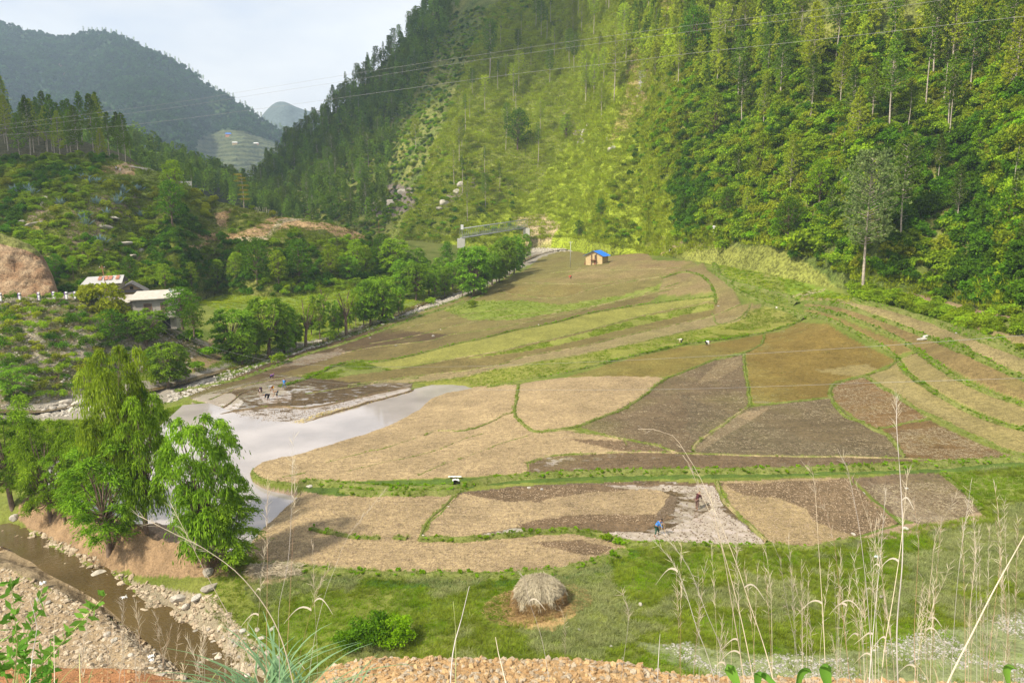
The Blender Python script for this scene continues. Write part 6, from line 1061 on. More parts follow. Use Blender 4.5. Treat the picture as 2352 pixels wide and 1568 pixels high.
mb = MB(); mb.add([(-.6,-.8,Hh-.1),(L_+.7,-.8,Hh+.35),(L_+.7,Wd+.5,Hh+1.55),(-.6,Wd+.5,Hh+1.1),(-.6,-.8,Hh+.08),(L_+.7,-.8,Hh+.53),(L_+.7,Wd+.5,Hh+1.73),(-.6,Wd+.5,Hh+1.28)], [(0,1,2,3)[::-1],(4,5,6,7),(0,1,5,4),(1,2,6,5),(2,3,7,6),(3,0,4,7)]); mb.build('roof', WROOF, H1)
mb = MB(); corr_roof(mb, (-3.4,-.5,Hh-.75), (-.4,-.5,Hh-.45), (-.4,Wd+.2,Hh+.75), (-3.4,Wd+.2,Hh+.45), 9, .05); mb.build('annex_roof', WROOF, H1)
mb = MB()
for i in range(5): mb.box((-3.3, i*1.0-.2, Hh-.55+i*.22), (-.5, i*1.0-.08, Hh-.47+i*.22))
mb.build('roof_batten', DARK, H1)
def win(x0, z0, x1, z1, mat, par, nm, y=-.05, fr=.12):
    o = MB().box((x0, y, z0), (x1, y+.06, z1)).build(nm, mat, par); mb = MB(); mb.box((x0-fr, y-.03, z0-fr), (x0, y+.05, z1+fr)); mb.box((x1, y-.03, z0-fr), (x1+fr, y+.05, z1+fr)); mb.box((x0, y-.03, z1), (x1, y+.05, z1+fr)); mb.box((x0, y-.03, z0-fr), (x1, y+.05, z0)); mb.build('frame', WOOD, o); return o
win(-1.35, .1, -.45, 2.1, WOODR, H1, 'door', y=.44); MB().box((-1.35, .4, 2.15), (-.45, .44, 2.6)).build('transom', DARK, H1)
win(2.3, 1.7, 3.7, 3.3, GLASS, H1, 'window'); win(5.6, 1.5, 6.8, 3.5, GLASS, H1, 'window')
MB().box((4.9, -1.1, .55), (8.3, 0, .72)).build('balcony_floor', PLAS, H1); mb = MB()
for i in range(12): mb.box((4.95+i*.3, -1.05, .72), (5.0+i*.3, -1.0, 1.5))
mb.box((4.9, -1.07, 1.5), (8.3, -.98, 1.57)); mb.build('railing', STEEL, H1)
MB().box((5.6, -.04, -1.9), (7.2, .0, .3)).build('lower_opening', DARK, H1)
dish = empty('satellite_dish', np.array(H1.matrix_world.translation) if False else P0 + np.array([7.0, 1.5, Hh-.55]), R(-30), 'grey satellite dish mounted on the pale flat roof', 'satellite dish')
bm = bmesh.new(); bmesh.ops.create_uvsphere(bm, u_segments=16, v_segments=8, radius=.75); bmesh.ops.delete(bm, geom=[v for v in bm.verts if v.co.z > -.35], context='VERTS'); me = bpy.data.meshes.new('reflector'); bm.to_mesh(me); bm.free(); me.materials.append(plain('dish_grey', (.32,.36,.38), var=.1)); o = obj('reflector', me, dish); o.rotation_euler = (R(115), 0, 0); o.location = (0, 0, .9); sm = o.modifiers.new('t', 'SOLIDIFY'); sm.thickness = .03
MB().tube([(0, .1, -.1), (0, .15, .8)], .04).build('mount', STEEL, dish)
# --- rusty white roof house
P0 = at_px(200, 668, 172); H2 = empty('village_house', P0 - np.array([0, 0, .8]), R(12), 'house with a long white tin roof patched with rust', 'house')
MB().box((0, 0, -2), (6.9, 4.2, 2.4)).build('wall', plain('cream_plaster', (.42,.35,.25), var=.2), H2)
mb = MB(); corr_roof(mb, (-1.2,-.8,2.1), (7.6,-.8,2.5), (7.4,2.4,4.1), (-.4,2.4,3.7), 26, .03); corr_roof(mb, (7.6,5.2,2.4), (-1.2,5.2,2.0), (-.4,2.4,3.7), (7.4,2.4,4.1), 26, .03); rf = mb.build('roof', plain('white_tin', (.42,.41,.39), rough=.5, var=.12), H2)
for x in (2.2, 3.5, 4.4, 5.9): MB().add([(x,-.1+.6,3.02+x*.045),(x+.75,-.1+.6,3.05+x*.045),(x+.75,1.9,3.82+x*.045),(x,1.9,3.79+x*.045)], [(0,1,2,3)]).build('rust_patch', RUST, rf)
win(5.0, .9, 5.8, 1.9, DARK, H2, 'window')
# --- shed with slate roof below the rusty roof (in front)
P0 = at_px(196, 690, 160); H3 = empty('village_house', P0 - np.array([0, 0, .8]), R(6), 'low wooden shed with a brown gable and sagging slate roof behind the road posts', 'shed')
mb = MB(); prism(mb, [(-2.6,-1),(2.9,-1),(2.9,1.0),(-.6,2.7),(-2.6,1.4)], 0, 4); mb.build('wall', plain('plank_wall', (.25,.20,.15), var=.35, scale=4), H3)
MB().add([(-.7,-.5,2.95),(3.6,-.5,.85),(3.6,4.2,.85),(-.7,4.2,2.95),(-.7,-.5,2.83),(3.6,-.5,.73),(3.6,4.2,.73),(-.7,4.2,2.83)], [(0,1,2,3),(4,7,6,5),(0,4,5,1),(1,5,6,2),(2,6,7,3),(3,7,4,0)]).build('roof_panel', SLATE, H3)
MB().add([(-.7,-.5,2.95),(-3.4,-.5,1.1),(-3.4,4.2,1.1),(-.7,4.2,2.95),(-.7,-.5,2.83),(-3.4,-.5,.98),(-3.4,4.2,.98),(-.7,4.2,2.83)], [(3,2,1,0),(5,6,7,4),(1,5,4,0),(2,6,5,1),(3,7,6,2),(0,4,7,3)]).build('roof_panel', RUST, H3)
MB().box((-.9,-.06,.1),(-.1,0,1.5)).build('opening', DARK, H3)
# --- slate gable house
P0 = at_px(303, 676, 176); H4 = empty('village_house', P0 - np.array([0, 0, .4]), R(24), 'house with a grey slate roof and a small gable window', 'house')
mb = MB(); prism(mb, [(-2.6,-2),(2.6,-2),(2.6,1.2),(0,2.8),(-2.6,1.2)], 0, 6.4); mb.build('wall', plain('ochre_plaster', (.46,.33,.20), var=.25), H4)
for s in (-1, 1):
    v = [(0,-.9,3.1),(s*3.5,-.9,.85),(s*3.5,6.9,.85),(0,6.9,3.1)]; v += [(x,y,z-.14) for x,y,z in v]; f = [(0,1,2,3),(7,6,5,4),(0,4,5,1),(1,5,6,2),(2,6,7,3),(3,7,4,0)]
    MB().add(v, f if s < 0 else [q[::-1] for q in f]).build('roof_panel', SLATE, H4)
MB().add([(-3.2,-.95,1.0),(3.2,-.95,1.0),(2.6,-.02,1.5),(-2.6,-.02,1.5)], [(0,1,2,3)]).build('gable_eave', SLATE, H4)
win(-.3, 1.55, .35, 2.2, DARK, H4, 'window', y=-.07, fr=.07)
# --- flat slate roof at the road's end
P0 = at_px(140, 678, 160); H5 = empty('village_house', P0 - np.array([0, 0, 1.5]), R(0), 'low hut with a grey slab roof just behind the striped road posts', 'shed'); MB().box((-1.5,0,-1),(3.2,3,1.1)).build('wall', STONE, H5); MB().add([(-2,-.5,.95),(3.8,-.5,1.35),(3.8,3.4,1.9),(-2,3.4,1.5),(-2,-.5,1.07),(3.8,-.5,1.47),(3.8,3.4,2.02),(-2,3.4,1.62)], [(3,2,1,0),(4,5,6,7),(0,1,5,4),(1,2,6,5),(2,3,7,6),(3,0,4,7)]).build('roof', SLATE, H5)
pole(247, 676, 598, RUSTP, 'rusty steel electricity pole leaning over the village roofs', -.11, True, r=.09, P=at_px(250, 690, 158))
# --- striped road posts
def post_at(px, py, D, hp, lb):
    P = unp(px, py, D); t = empty('road_post', P, 0, lb, 'road post', 'striped posts along the road edge'); h = hp * D / F; MB().box((-.16,-.16,-.3),(.16,.16,h)).build('shaft', WHITE, t); MB().box((-.165,-.165,h*.55),(.165,.165,h*.72)).build('black_band', DARK, t); MB().box((-.35,-.05,-.2),(-.165,.16,h*.95)).build('violet_side', PURP, t)
for i, (x, y) in enumerate([(2,688),(46,688),(90,686),(124,684),(153,684),(173,683),(189,684),(204,684),(216,684),(226,684),(238,684),(246,686)]):
    post_at(x, y - 1, 148 + i * .5, 15 - i * .45, 'white post with a black band on the road edge above the gravelly slope')
# --- suspension bridge
P1_ = unp(1062, 547, 318); P2_ = unp(1212, 523, 338); P1_ = P1_; V_ = P2_ - P1_; Lb = np.linalg.norm(V_); u_ = V_ / Lb
BR = empty('truss_bridge', P1_, 0, 'grey steel footbridge spanning the stream behind the willows', 'bridge'); du = Vector(u_); sdv = Vector((-u_[1], u_[0], 0)).normalized()
def bp(t, s, z): return du * (Lb * t) + sdv * s + Vector((0, 0, z))
mb = MB()
for s in (0, 1.8):
    mb.tube([bp(0, s, 3.9), bp(1, s, 3.6)], .13, 6); mb.tube([bp(0, s, .1), bp(1, s, .1)], .13, 6)
mb.build('chord', STEEL, BR, smooth=True); mb = MB()
for s in (0, 1.8):
    for i in range(17): mb.tube([bp(i/16, s, .1), bp(i/16, s, 3.85)], .05, 5)
    for i in range(16): mb.tube([bp(i/16, s, .1 if i % 2 else 3.8), bp((i+1)/16, s, 3.8 if i % 2 else .1)], .035, 5)
mb.build('strut', STEEL, BR); mb = MB()
for s in (0, 1.8):
    for z in (.6, 1.0, 1.4): mb.tube([bp(0, s, z), bp(1, s, z)], .03, 4)
mb.build('railing', STEEL, BR); mb = MB(); a, b, c, d = bp(0,0,0), bp(1,0,0), bp(1,1.8,0), bp(0,1.8,0); mb.add([a,b,c,d,a-Vector((0,0,.15)),b-Vector((0,0,.15)),c-Vector((0,0,.15)),d-Vector((0,0,.15))], [(0,1,2,3),(7,6,5,4),(0,4,5,1),(2,6,7,3),(1,5,6,2),(3,7,4,0)]); mb.build('deck', plain('deck_grey', (.35,.35,.36)), BR)
CONC = plain('pale_concrete', (.55,.53,.48), var=.15, bump=.2)
for t, w_ in ((0, 3.2), (1, 2.8)):
    q = bp(t, .9, 0); o = MB().box((q.x-w_/2, q.y-1.5, q.z-4), (q.x+w_/2, q.y+1.7, q.z-.2)).build('pier', CONC, BR)
MB().box((-.6,-.3,3.6),(.5,-.2,5.6)).build('sign_board', WHITE, BR); MB().tube([(-.1,-.2,0),(-.1,-.2,3.8)], .08).build('sign_post', STEEL, BR)
# --- far houses on the terraces
def far_house(px, py, wpx, lb, roofm, wallm):
    P = FM.at(px, py); D = proj(P)[2]; w_ = wpx * D / F; t = empty('far_house', P - np.array([0, 0, .5]), 0, lb, 'house'); h = w_ * .38; d = w_ * .5
    MB().box((-w_/2, -d/2, -3), (w_/2, d/2, h)).build('wall', wallm, t); o = MB().add([(-w_*.56,-d*.7,h-.2),(w_*.56,-d*.7,h-.2),(w_*.5,0,h*1.42),(-w_*.5,0,h*1.42),(-w_*.56,d*.7,h-.2),(w_*.56,d*.7,h-.2)], [(0,1,2,3),(3,2,5,4),(0,3,4),(1,5,2),(0,4,5,1)]).build('roof', roofm, t)
    for x in (-.3, -.1, .1, .3): MB().box((w_*x-w_*.035, -d/2-.08, h*.35), (w_*x+w_*.035, -d/2, h*.7)).build('window', DARK, t)
OR = plain('orange_wall', (.50,.22,.12), var=.1); far_house(526,313,12,'tiny orange-walled house with a blue roof high on the far terraces',BLUE,OR); far_house(539,333,11,'tiny tan house with a white roof in the middle of the far terraces',WHITE,plain('tan_wall', (.45,.33,.18))); far_house(590,331,11,'tiny orange-walled house with a pale roof at the right of the far terraces',WHITE,OR)
# --- white hut on the slope, low wall on the left hill, stake fence, logs
P = MT.at(1646, 528); t = empty('hut', P, R(-20), 'small whitewashed hut half hidden in the brush of the right slope', 'hut'); MB().box((-.9,-.8,-1),(.9,.8,1.3)).build('wall', WHITE, t); MB().box((-.1,-.84,.2),(.3,-.8,1.0)).build('opening', DARK, t); MB().add([(-1.1,-1,1.25),(1.1,-1,1.25),(1.1,1,1.6),(-1.1,1,1.6),(-1.1,-1,1.33),(1.1,-1,1.33),(1.1,1,1.68),(-1.1,1,1.68)], [(3,2,1,0),(4,5,6,7),(0,1,5,4),(1,2,6,5),(2,3,7,6),(3,0,4,7)]).build('roof', WHITE, t)
P = LH.at(424, 421); t = MB().box((-2.4,-.2,-.5),(2.4,.2,1.0)).build('concrete_wall', CONC, None, loc=P); tag(t, 'low pale concrete wall on the crest of the left hill', 'wall')
P = LH.at(608, 488); t = empty('stake_fence', P, 0, 'row of pale bamboo stakes fencing a plot on the left hill', 'fence')
for i in range(26):
    Q = LH.at(590 + i * 1.9, 487 + 1.5 * math.sin(i)) - P; MB().tube([Q - np.array([0,0,.3]), Q + np.array([rng.normal()*.08 - (.5 if i < 7 else 0), 0, rng.uniform(.9,1.9)])], .05, 5).build('stake', plain('bamboo_pale', (.55,.48,.34)) if i == 0 else bpy.data.materials['bamboo_pale'], t)
P = LH.at(325, 390); LG_ = plain('bleached_wood', (.52,.46,.40), var=.25)
for i in range(9):
    Q = P + np.array([-3.5 + .2*i, .3*i, .2 + .1*(i%3)]); o = MB().tube([(0,0,.9-.05*i),(3.4,0,.2),(6.4,.2,-1.3)], [.14,.12,.08], 6).build('log', LG_, None, loc=Q); tag(o, 'bleached log lying in the stack on the crest of the left hill', 'log', 'bleached logs stacked on the left hill')
# --- haystack with its litter of straw
P = on_floor(1238, 1418); P = P + np.array([0, 2.0, 0]); P[2] = surf_z(P[0], P[1]); HS = empty('haystack', P, 0, 'domed haystack thatched with grey straw in the pasture', 'haystack')
STRG = leafmat('grey_straw', (.30,.245,.17), (.68,.59,.44), .1, .05, 1.2); STRB = leafmat('brown_straw', (.22,.13,.06), (.50,.34,.16), .1, .05, 1.2)
def dome(nm, r, h, z0, mat, pw):
    V = []; Fq = []; n = 40; m = 14
    for j in range(m + 1):
        t = j / m; rr = r * (math.cos(t * math.pi / 2)) ** pw; z = z0 + h * math.sin(t * math.pi / 2)
        for i in range(n): a = 2 * math.pi * i / n; w_ = 1 + .05 * math.sin(9 * a + 1) * (1 - t) + .07 * math.sin(2 * a + .5) + .04 * math.sin(3 * a + 2); V.append((rr * w_ * math.cos(a), rr * w_ * math.sin(a), z))
    for j in range(m):
        for i in range(n): Fq.append((j*n+i, j*n+(i+1)%n, (j+1)*n+(i+1)%n, (j+1)*n+i))
    return obj(nm, mesh_np(nm, np.array(V), np.array(Fq), mat, True), HS)
dome('straw_core', 1.85, 1.0, -.1, plain('straw_core', (.24,.15,.07), var=.35, scale=8), .35); dome('thatch_core', 1.72, 1.35, .62, plain('thatch_core', (.33,.28,.23), var=.3, scale=6), .62)
n = 9000; a = rng.uniform(0, 6.28, n); t = rng.uniform(0, 1, n) ** .8; loc_ = np.round(a * 2.2) / 2.2; rr = 1.78 * np.cos(t * math.pi / 2) ** .62 * (1 + .05 * np.sin(11 * a) * (1 - t) + .07 * np.sin(2 * a + .5) + .04 * np.sin(3 * a + 2)); z = .60 + 1.40 * np.sin(t * math.pi / 2)
C = np.stack([rr * np.cos(a), rr * np.sin(a), z], 1); sl = .25 + 1.2 * (1 - t) ** 1.2; Dv = np.stack([np.cos(a), np.sin(a), -sl * 1.3], 1) + rng.normal(size=(n, 3)) * .45; obj('thatch', quadleaf(C + unit(C - np.array([0, 0, .6])) * (rng.uniform(0, .1, n) + .16 * np.maximum(0, np.sin(5 * a + 3 * t)) * (1 - t))[:, None], Dv, rng.uniform(.35, .8, n), .045, STRG, 'thatch'), HS)
n = 8000; a = rng.uniform(0, 6.28, n); z = rng.uniform(-.05, 1.0, n); rr = 1.86 * (1 + .07 * np.sin(2 * a + .5) + .04 * np.sin(3 * a + 2)) + .12 * rng.random(n) + .25 * (1 - z) * rng.random(n); C = np.stack([rr * np.cos(a), rr * np.sin(a), z], 1); Dv = rng.normal(size=(n, 3)) * np.array([.5, .5, .9]); obj('straw_side', quadleaf(C, Dv, rng.uniform(.2, .5, n), .026, STRB, 'straw_side'), HS)
n = 7500; a = rng.uniform(0, 6.28, n); rr = 1.7 + 1.6 * rng.random(n) ** 1.6 * (1 + .5 * np.sin(a * 2 + .6)); x = P[0] + rr * np.cos(a) * 1.1; y = P[1] + rr * np.sin(a); z = surf_z(x, y) + .03 + .16 * rng.random(n) ** 2; C = np.stack([x, y, z], 1); Dv = rng.normal(size=(n, 3)) * np.array([1, 1, .18]); o = obj('straw_litter', quadleaf(C, Dv, rng.uniform(.2, .5, n), .028, STRB, 'straw_litter')); tag(o, 'golden straw scattered on the grass around the haystack', 'straw', kind='stuff')
# old stalks heap by the nearest willow
q = floor_scatter(2200, [(575,1305),(640,1300),(700,1302),(690,1325),(600,1330),(560,1320)]); n = len(q); o = obj('dry_stalks', quadleaf(q + np.array([0,0,1]) * (rng.random(n)**2 * .5)[:, None], rng.normal(size=(n,3)) * np.array([1,.6,.25]), rng.uniform(.4, 1.1, n), .04, STRG, 'dry_stalks')); tag(o, 'dry stalks dumped at the field corner by the nearest willow', 'stalks', kind='stuff')
q = floor_scatter(900, [(740,948),(800,935),(930,905),(950,900),(945,908),(860,932),(780,955),(690,978),(660,975)]); n = len(q); o = obj('yellow_stubble', quadleaf(q + np.array([0,0,.15]), rng.normal(size=(n,3)) * np.array([1,1,.3]), rng.uniform(.3, .6, n), .05, leafmat('yellow_straw', (.42,.30,.09), (.70,.54,.22), .2, .1), 'yellow_stubble')); tag(o, 'yellow straw lining the bank between pond and mud', 'straw', kind='stuff')
# --- white cloths and litter
def cloth(px, py, w_, d_, lb, mat, seed, h=.12):
    P = on_floor(px, py); r = np.random.default_rng(int(seed * 10)); n = 8; xs = np.linspace(-w_/2, w_/2, n); ys = np.linspace(-d_/2, d_/2, n); V = np.array([(x + r.normal()*.02, y + r.normal()*.02, h * (1 - .4*abs(x)/w_) + r.uniform(0, h)) for y in ys for x in xs]); ii = np.arange(n*n).reshape(n, n); q = np.stack([ii[:-1,:-1], ii[:-1,1:], ii[1:,1:], ii[1:,:-1]], -1).reshape(-1, 4)
    o = obj('cloth', mesh_np('cloth', V, q, mat, True), loc=P + np.array([0,0,.2])); m = o.modifiers.new('t', 'SOLIDIFY'); m.thickness = .02; tag(o, lb, 'cloth'); o.rotation_euler = (0, 0, seed); return o
cloth(1045, 1099, 1.5, .28, 'white sheet spread along the green bank above the dark bundle', WHITE, 0, .05); cloth(1047, 1110, .7, .6, 'crumpled white cloth on the dark bundle in the green bank', WHITE, .3, .15)
o = obj('dark_bundle', make_bush(.8, .6, 8, 60, DARK, 701, .2, .2), loc=on_floor(1047, 1116)); tag(o, 'small dark bundle sitting in the green bank under the white cloth', 'bundle')
cloth(286, 1385, .5, .4, 'white plastic rag stranded in the brown creek', WHITE, .8, .25); cloth(100, 1351, .5, .4, 'white plastic bag on the edge of the gravel bar', WHITE, .5, .25); cloth(348, 1527-8, .4, .3, 'small white plastic scrap on the gravel by the creek rapids', WHITE, .6, .2); cloth(350, 1528, .3, .3, 'tiny white scrap at the bottom of the creek', WHITE, .2, .2)
cloth(2014, 1290, .0001+.4, .3, 'pale scrap of plastic in the pasture behind the reeds', plain('pale_blue_plastic', (.45,.60,.62)), .4, .2)
# --- power cables
def cable(pts, D0, D1, r, lb, name='power_cable'):
    l = densify(pts, 30); s = np.linspace(0, 1, len(l)); dinv = (1 / D0) * (1 - s) + (1 / D1) * s; P = unp(l[:, 0], l[:, 1], 1 / dinv); o = MB().tube([tuple(p) for p in P], r, 5).build(name, CAB, None); tag(o, lb, 'cable')
CAB = plain('aluminium_cable', (.32,.31,.30), rough=.5, metal=.2, var=.1)
cable([(-40,293),(0,287),(100,275),(400,236),(580,207),(784,174),(847,164),(1300,97),(1568,61),(1868,24),(2061,0),(2300,-32)], 150, 62, .011, 'topmost overhead cable crossing in front of the mountains')
cable([(-40,302),(0,297),(100,286),(400,247),(593,217),(784,188),(984,156),(1151,131),(1568,75),(1951,30),(2168,0),(2400,-34)], 150, 62, .011, 'second overhead cable, just under the topmost one')
cable([(-40,316),(0,311),(300,287),(620,247),(811,221),(1184,170),(1434,142),(1568,125),(1918,87),(2352,38),(2420,30)], 140, 52, .011, 'third overhead cable, lowest of the three across the mountains')
cable([(333,705),(380,738),(433,778),(520,806),(633,830),(784,841),(1000,842),(1177,838),(1568,821),(1995,796),(2352,770),(2420,765)], 160, 34, .008, 'sagging cable running from the white-roofed house over the paddies')
cable([(333,705),(370,752),(440,800),(533,838),(650,864),(780,880),(951,890),(1184,895),(1568,893),(2001,879),(2352,868),(2420,865)], 160, 34, .008, 'lower sagging cable over the pale fields')
# ================================================================== PEOPLE AND CATTLE
SKIN = plain('skin', (.30,.16,.10), var=.08, rough=.6); HAIR = plain('black_hair', (.015,.012,.012), var=.2)
def cl(name, c): return plain('cloth_' + name, c, var=.15, scale=8, rough=.9)
def skin_obj(name, verts, edges, radii, mat, parent, sub=1, root=0):
    me = bpy.data.meshes.new(name); me.from_pydata([tuple(v) for v in verts], edges, []); me.materials.append(mat); o = obj(name, me, parent); m = o.modifiers.new('skin', 'SKIN'); sk = me.skin_vertices[0].data
    for i, r in enumerate(radii): sk[i].radius = r if hasattr(r, '__len__') else (r, r); sk[i].use_root = (i == root)
    m.use_smooth_shade = True
    if sub: s = o.modifiers.new('sub', 'SUBSURF'); s.levels = sub; s.render_levels = sub
    return o
def person(px, py, pose, yaw, cols, lb, H=1.58, gp=None, P=None, head='hair', extra=None, sink=.08):
    """pose: stand, stride, bend, deep, sit; figure faces +x before yaw; cols: top, legs, head cloth"""
    P = on_floor(px, py) if P is None else P; t = empty('person', P - np.array([0, 0, sink]), yaw, lb, 'person', gp); s = H / 1.7 * (1.18 if H < 1.9 else 1); t.scale = (s, s, s); top, leg, hd = cols
    V3 = lambda *a: np.array(a, float)
    pel = V3(0, 0, .92); ank = [V3(.02, .14, .09), V3(-.04, -.14, .09)]; kn = [V3(.05, .13, .5), V3(.02, -.13, .5)]; ang = R(6)
    if pose == 'stride': ank = [V3(.12, .30, .09), V3(-.12, -.30, .09)]; kn = [V3(.12, .22, .50), V3(.0, -.22, .50)]; pel = V3(0, 0, .86); ang = R(18)
    if pose == 'work': ang = R(32); ank = [V3(.12, .15, .09), V3(-.15, -.15, .09)]; kn = [V3(.14, .14, .5), V3(-.02, -.14, .5)]; pel = V3(-.05, 0, .9)
    if pose == 'bend': ang = R(88); pel = V3(-.12, 0, .88); ank = [V3(.08, .17, .09), V3(-.12, -.17, .09)]; kn = [V3(.08, .15, .48), V3(-.04, -.15, .48)]
    if pose == 'deep': ang = R(112); pel = V3(-.1, 0, .86); ank = [V3(.05, .18, .09), V3(-.08, -.18, .09)]; kn = [V3(.06, .16, .47), V3(-.02, -.16, .47)]
    if pose == 'squat': ang = R(50); pel = V3(-.2, 0, .28); kn = [V3(.22, .18, .5), V3(.22, -.18, .5)]; ank = [V3(.02, .16, .09), V3(.02, -.16, .09)]
    up = V3(math.sin(ang), 0, math.cos(ang)); fw = V3(math.cos(ang), 0, -math.sin(ang)); che = pel + up * .32; nec = pel + up * .52; hb = nec + up * .09 + fw * .02; hc = nec + up * .19 + fw * .04; ht = nec + up * .28 + fw * .03
    shl = [nec - up * .05 + V3(0, .19, 0), nec - up * .05 + V3(0, -.19, 0)]
    if pose in ('bend', 'deep'): hand = [V3(shl[0][0] + .1, .1, max(.16, shl[0][2] - .56)), V3(shl[1][0] + .02, -.14, max(.2, shl[1][2] - .58))]
    elif pose == 'work': hand = [nec + V3(.30, .02, -.15), nec + V3(.34, -.05, -.50)]
    elif pose == 'squat': hand = [V3(.45, .1, .25), V3(.45, -.1, .25)]
    elif pose == 'stride': hand = [V3(.42, .1, 1.0), V3(.42, -.08, .95)]
    else: hand = [shl[0] + V3(.08, .06, -.58), shl[1] + V3(.12, -.05, -.56)]
    elb = [(shl[i] + hand[i]) / 2 + V3(-.05, .07 * (1 if i == 0 else -1), -.02) for i in (0, 1)]
    vs = [pel, che, nec, hb, hc, ht]; rd = [(.12, .14), (.11, .15), .055, .075, .095, .06]; ed = [(0, 1), (1, 2), (2, 3), (3, 4), (4, 5)]
    def ch(st, pts, rs):
        a = st
        for p, r in zip(pts, rs): vs.append(p); rd.append(r); ed.append((a, len(vs) - 1)); a = len(vs) - 1
        return a
    for i in (0, 1):
        sg = 1 if i == 0 else -1; hp = pel + V3(0, .09 * sg, -.04); ch(0, [hp, kn[i], ank[i], ank[i] + V3(.14, 0, -.05)], [.085, .055, .038, .035])
        w_ = ch(2, [shl[i], elb[i], hand[i]], [.055, .04, .028]); fd = unit(hand[i] - elb[i]); pm = ch(w_, [hand[i] + fd * .07], [(.016, .034)])
        for f_ in range(4): sp = V3(0, (f_ - 1.5) * .02, 0); ch(pm, [hand[i] + fd * .10 + sp, hand[i] + fd * (.14 + .01 * (f_ in (1, 2))) + sp + fw * .01, hand[i] + fd * (.16 + .012 * (f_ in (1, 2))) + sp + fw * .025], [.009, .008, .007])
        ch(w_, [hand[i] + fd * .03 + V3(.02, -.03 * sg, 0), hand[i] + fd * .07 + V3(.04, -.045 * sg, 0)], [.011, .009])
    body = skin_obj('body', vs, ed, rd, SKIN, t)
    # face
    fb = MB(); c = hc + fw * .085
    for sg in (-1, 1): q = c + V3(0, .035 * sg, 0) + up * .005; fb.tube([q - fw * .01, q + fw * .012], .012, 6)
    fb.tube([c - up * .045 + V3(0, -.025, 0) + fw * .002, c - up * .045 + V3(0, .025, 0) + fw * .002], .008, 5); fb.build('eyes_and_mouth', HAIR, t)
    nb_ = MB(); nb_.tube([c + up * .01, c - up * .025 + fw * .028], [.008, .014], 5)
    for sg in (-1, 1): nb_.tube([hc + V3(0, .09 * sg, 0) - up * .02, hc + V3(0, .1 * sg, 0) + up * .025], .016, 5)
    nb_.build('nose_and_ears', SKIN, t)
    # clothes
    v = [pel - up * .02, che, nec - up * .04]; r_ = [(.145, .165), (.135, .175), (.08, .1)]; e_ = [(0, 1), (1, 2)]
    for i in (0, 1): b_ = len(v); v += [shl[i], elb[i], elb[i] * .35 + hand[i] * .65]; r_ += [.075, .055, .042]; e_ += [(2, b_), (b_, b_ + 1), (b_ + 1, b_ + 2)]
    skin_obj('top', v, e_, r_, top, t)
    v = [pel + up * .03]; r_ = [(.135, .155)]; e_ = []
    for i in (0, 1): sg = 1 if i == 0 else -1; b_ = len(v); v += [pel + V3(0, .09 * sg, -.05), kn[i], kn[i] * .35 + ank[i] * .65]; r_ += [.11, .075, .06]; e_ += [(0, b_), (b_, b_ + 1), (b_ + 1, b_ + 2)]
    skin_obj('trousers', v, e_, r_, leg, t)
    v = [hc - fw * .035 - up * .02, hc + up * .05 - fw * .01, ht + up * .005]; skin_obj('headscarf' if hd is not HAIR else 'hair', v, [(0, 1), (1, 2)], [.10, .105, .07], hd, t)
    if extra == 'sash': skin_obj('sash', [pel + up * .02, pel + up * .12], [(0, 1)], [(.16, .18), (.155, .175)], cl('red', (.60,.05,.05)), t)
    if extra == 'shawl': skin_obj('shawl', [pel + up * .05, che, nec + up * .06], [(0, 1), (1, 2)], [(.17, .19), (.165, .2), .13], cl('shawl', (.24,.07,.36)), t)
    if extra == 'bag': skin_obj('yellow_wrap', [pel - V3(.16, .0, .02), pel - V3(.16, 0, .28)], [(0, 1)], [.12, .1], cl('yellow', (.80,.45,.03)), t)
    return t, hand
t, hnd = person(1508, 1230, 'work', R(-20), (cl('blue', (.05,.22,.62)), cl('green', (.03,.09,.06)), HAIR), 'person in a blue top and red sash bending over a hoe in the wet mud', 1.95, extra='sash')
hoe = empty('hoe', t.location, R(-20), 'wooden-handled hoe held by the person in blue', 'hoe'); MB().tube([tuple(hnd[0] * 1.147), (.86, -.02, .14)], .018, 6).build('handle', plain('pale_handle', (.55,.42,.24)), hoe); MB().box((.72, -.1, .06), (.9, .08, .1)).build('blade', plain('iron', (.08,.075,.07)), hoe)
person(1600, 1168, 'work', R(40), (cl('maroon', (.07,.02,.025)), cl('brown', (.16,.10,.08)), cl('black', (.02,.015,.02)), ), 'person in dark clothes working among the wet clods behind the reeds', 2.0)
person(624, 867, 'squat', R(-15), (cl('violet', (.10,.04,.20)), cl('dark', (.02,.018,.025)), cl('purple', (.30,.05,.42))), 'person in a purple shawl crouching alone in the upper mud', 1.6, extra='shawl')
person(599, 902, 'deep', R(-85), (cl('navy', (.03,.02,.045)), cl('darkred', (.07,.02,.03)), cl('whitecap', (.75,.70,.70))), 'person with a white cap bent towards the camera in the wet mud', 1.6)
person(625, 899, 'bend', R(165), (cl('grey', (.32,.34,.36)), cl('rust', (.22,.08,.03)), cl('teal', (.02,.26,.24))), 'person with a teal headscarf and yellow wrap bending over the seedlings', 1.6, extra='bag')
person(653, 893, 'stride', R(95), (cl('sky', (.05,.24,.60)), cl('greyblue', (.13,.17,.22)), HAIR), 'person in a blue shirt standing with legs apart, seen from behind', 1.68)
person(616, 919, 'bend', R(190), (cl('black2', (.02,.02,.035)), cl('black3', (.015,.02,.03)), HAIR), 'person in black bending down in front of the group', 1.68)
person(636, 911, 'bend', R(200), (cl('dust', (.36,.24,.16)), cl('slate', (.07,.07,.09)), cl('whitecap2', (.75,.72,.75))), 'person in a tan top and white cap bending at the right of the group', 1.6)
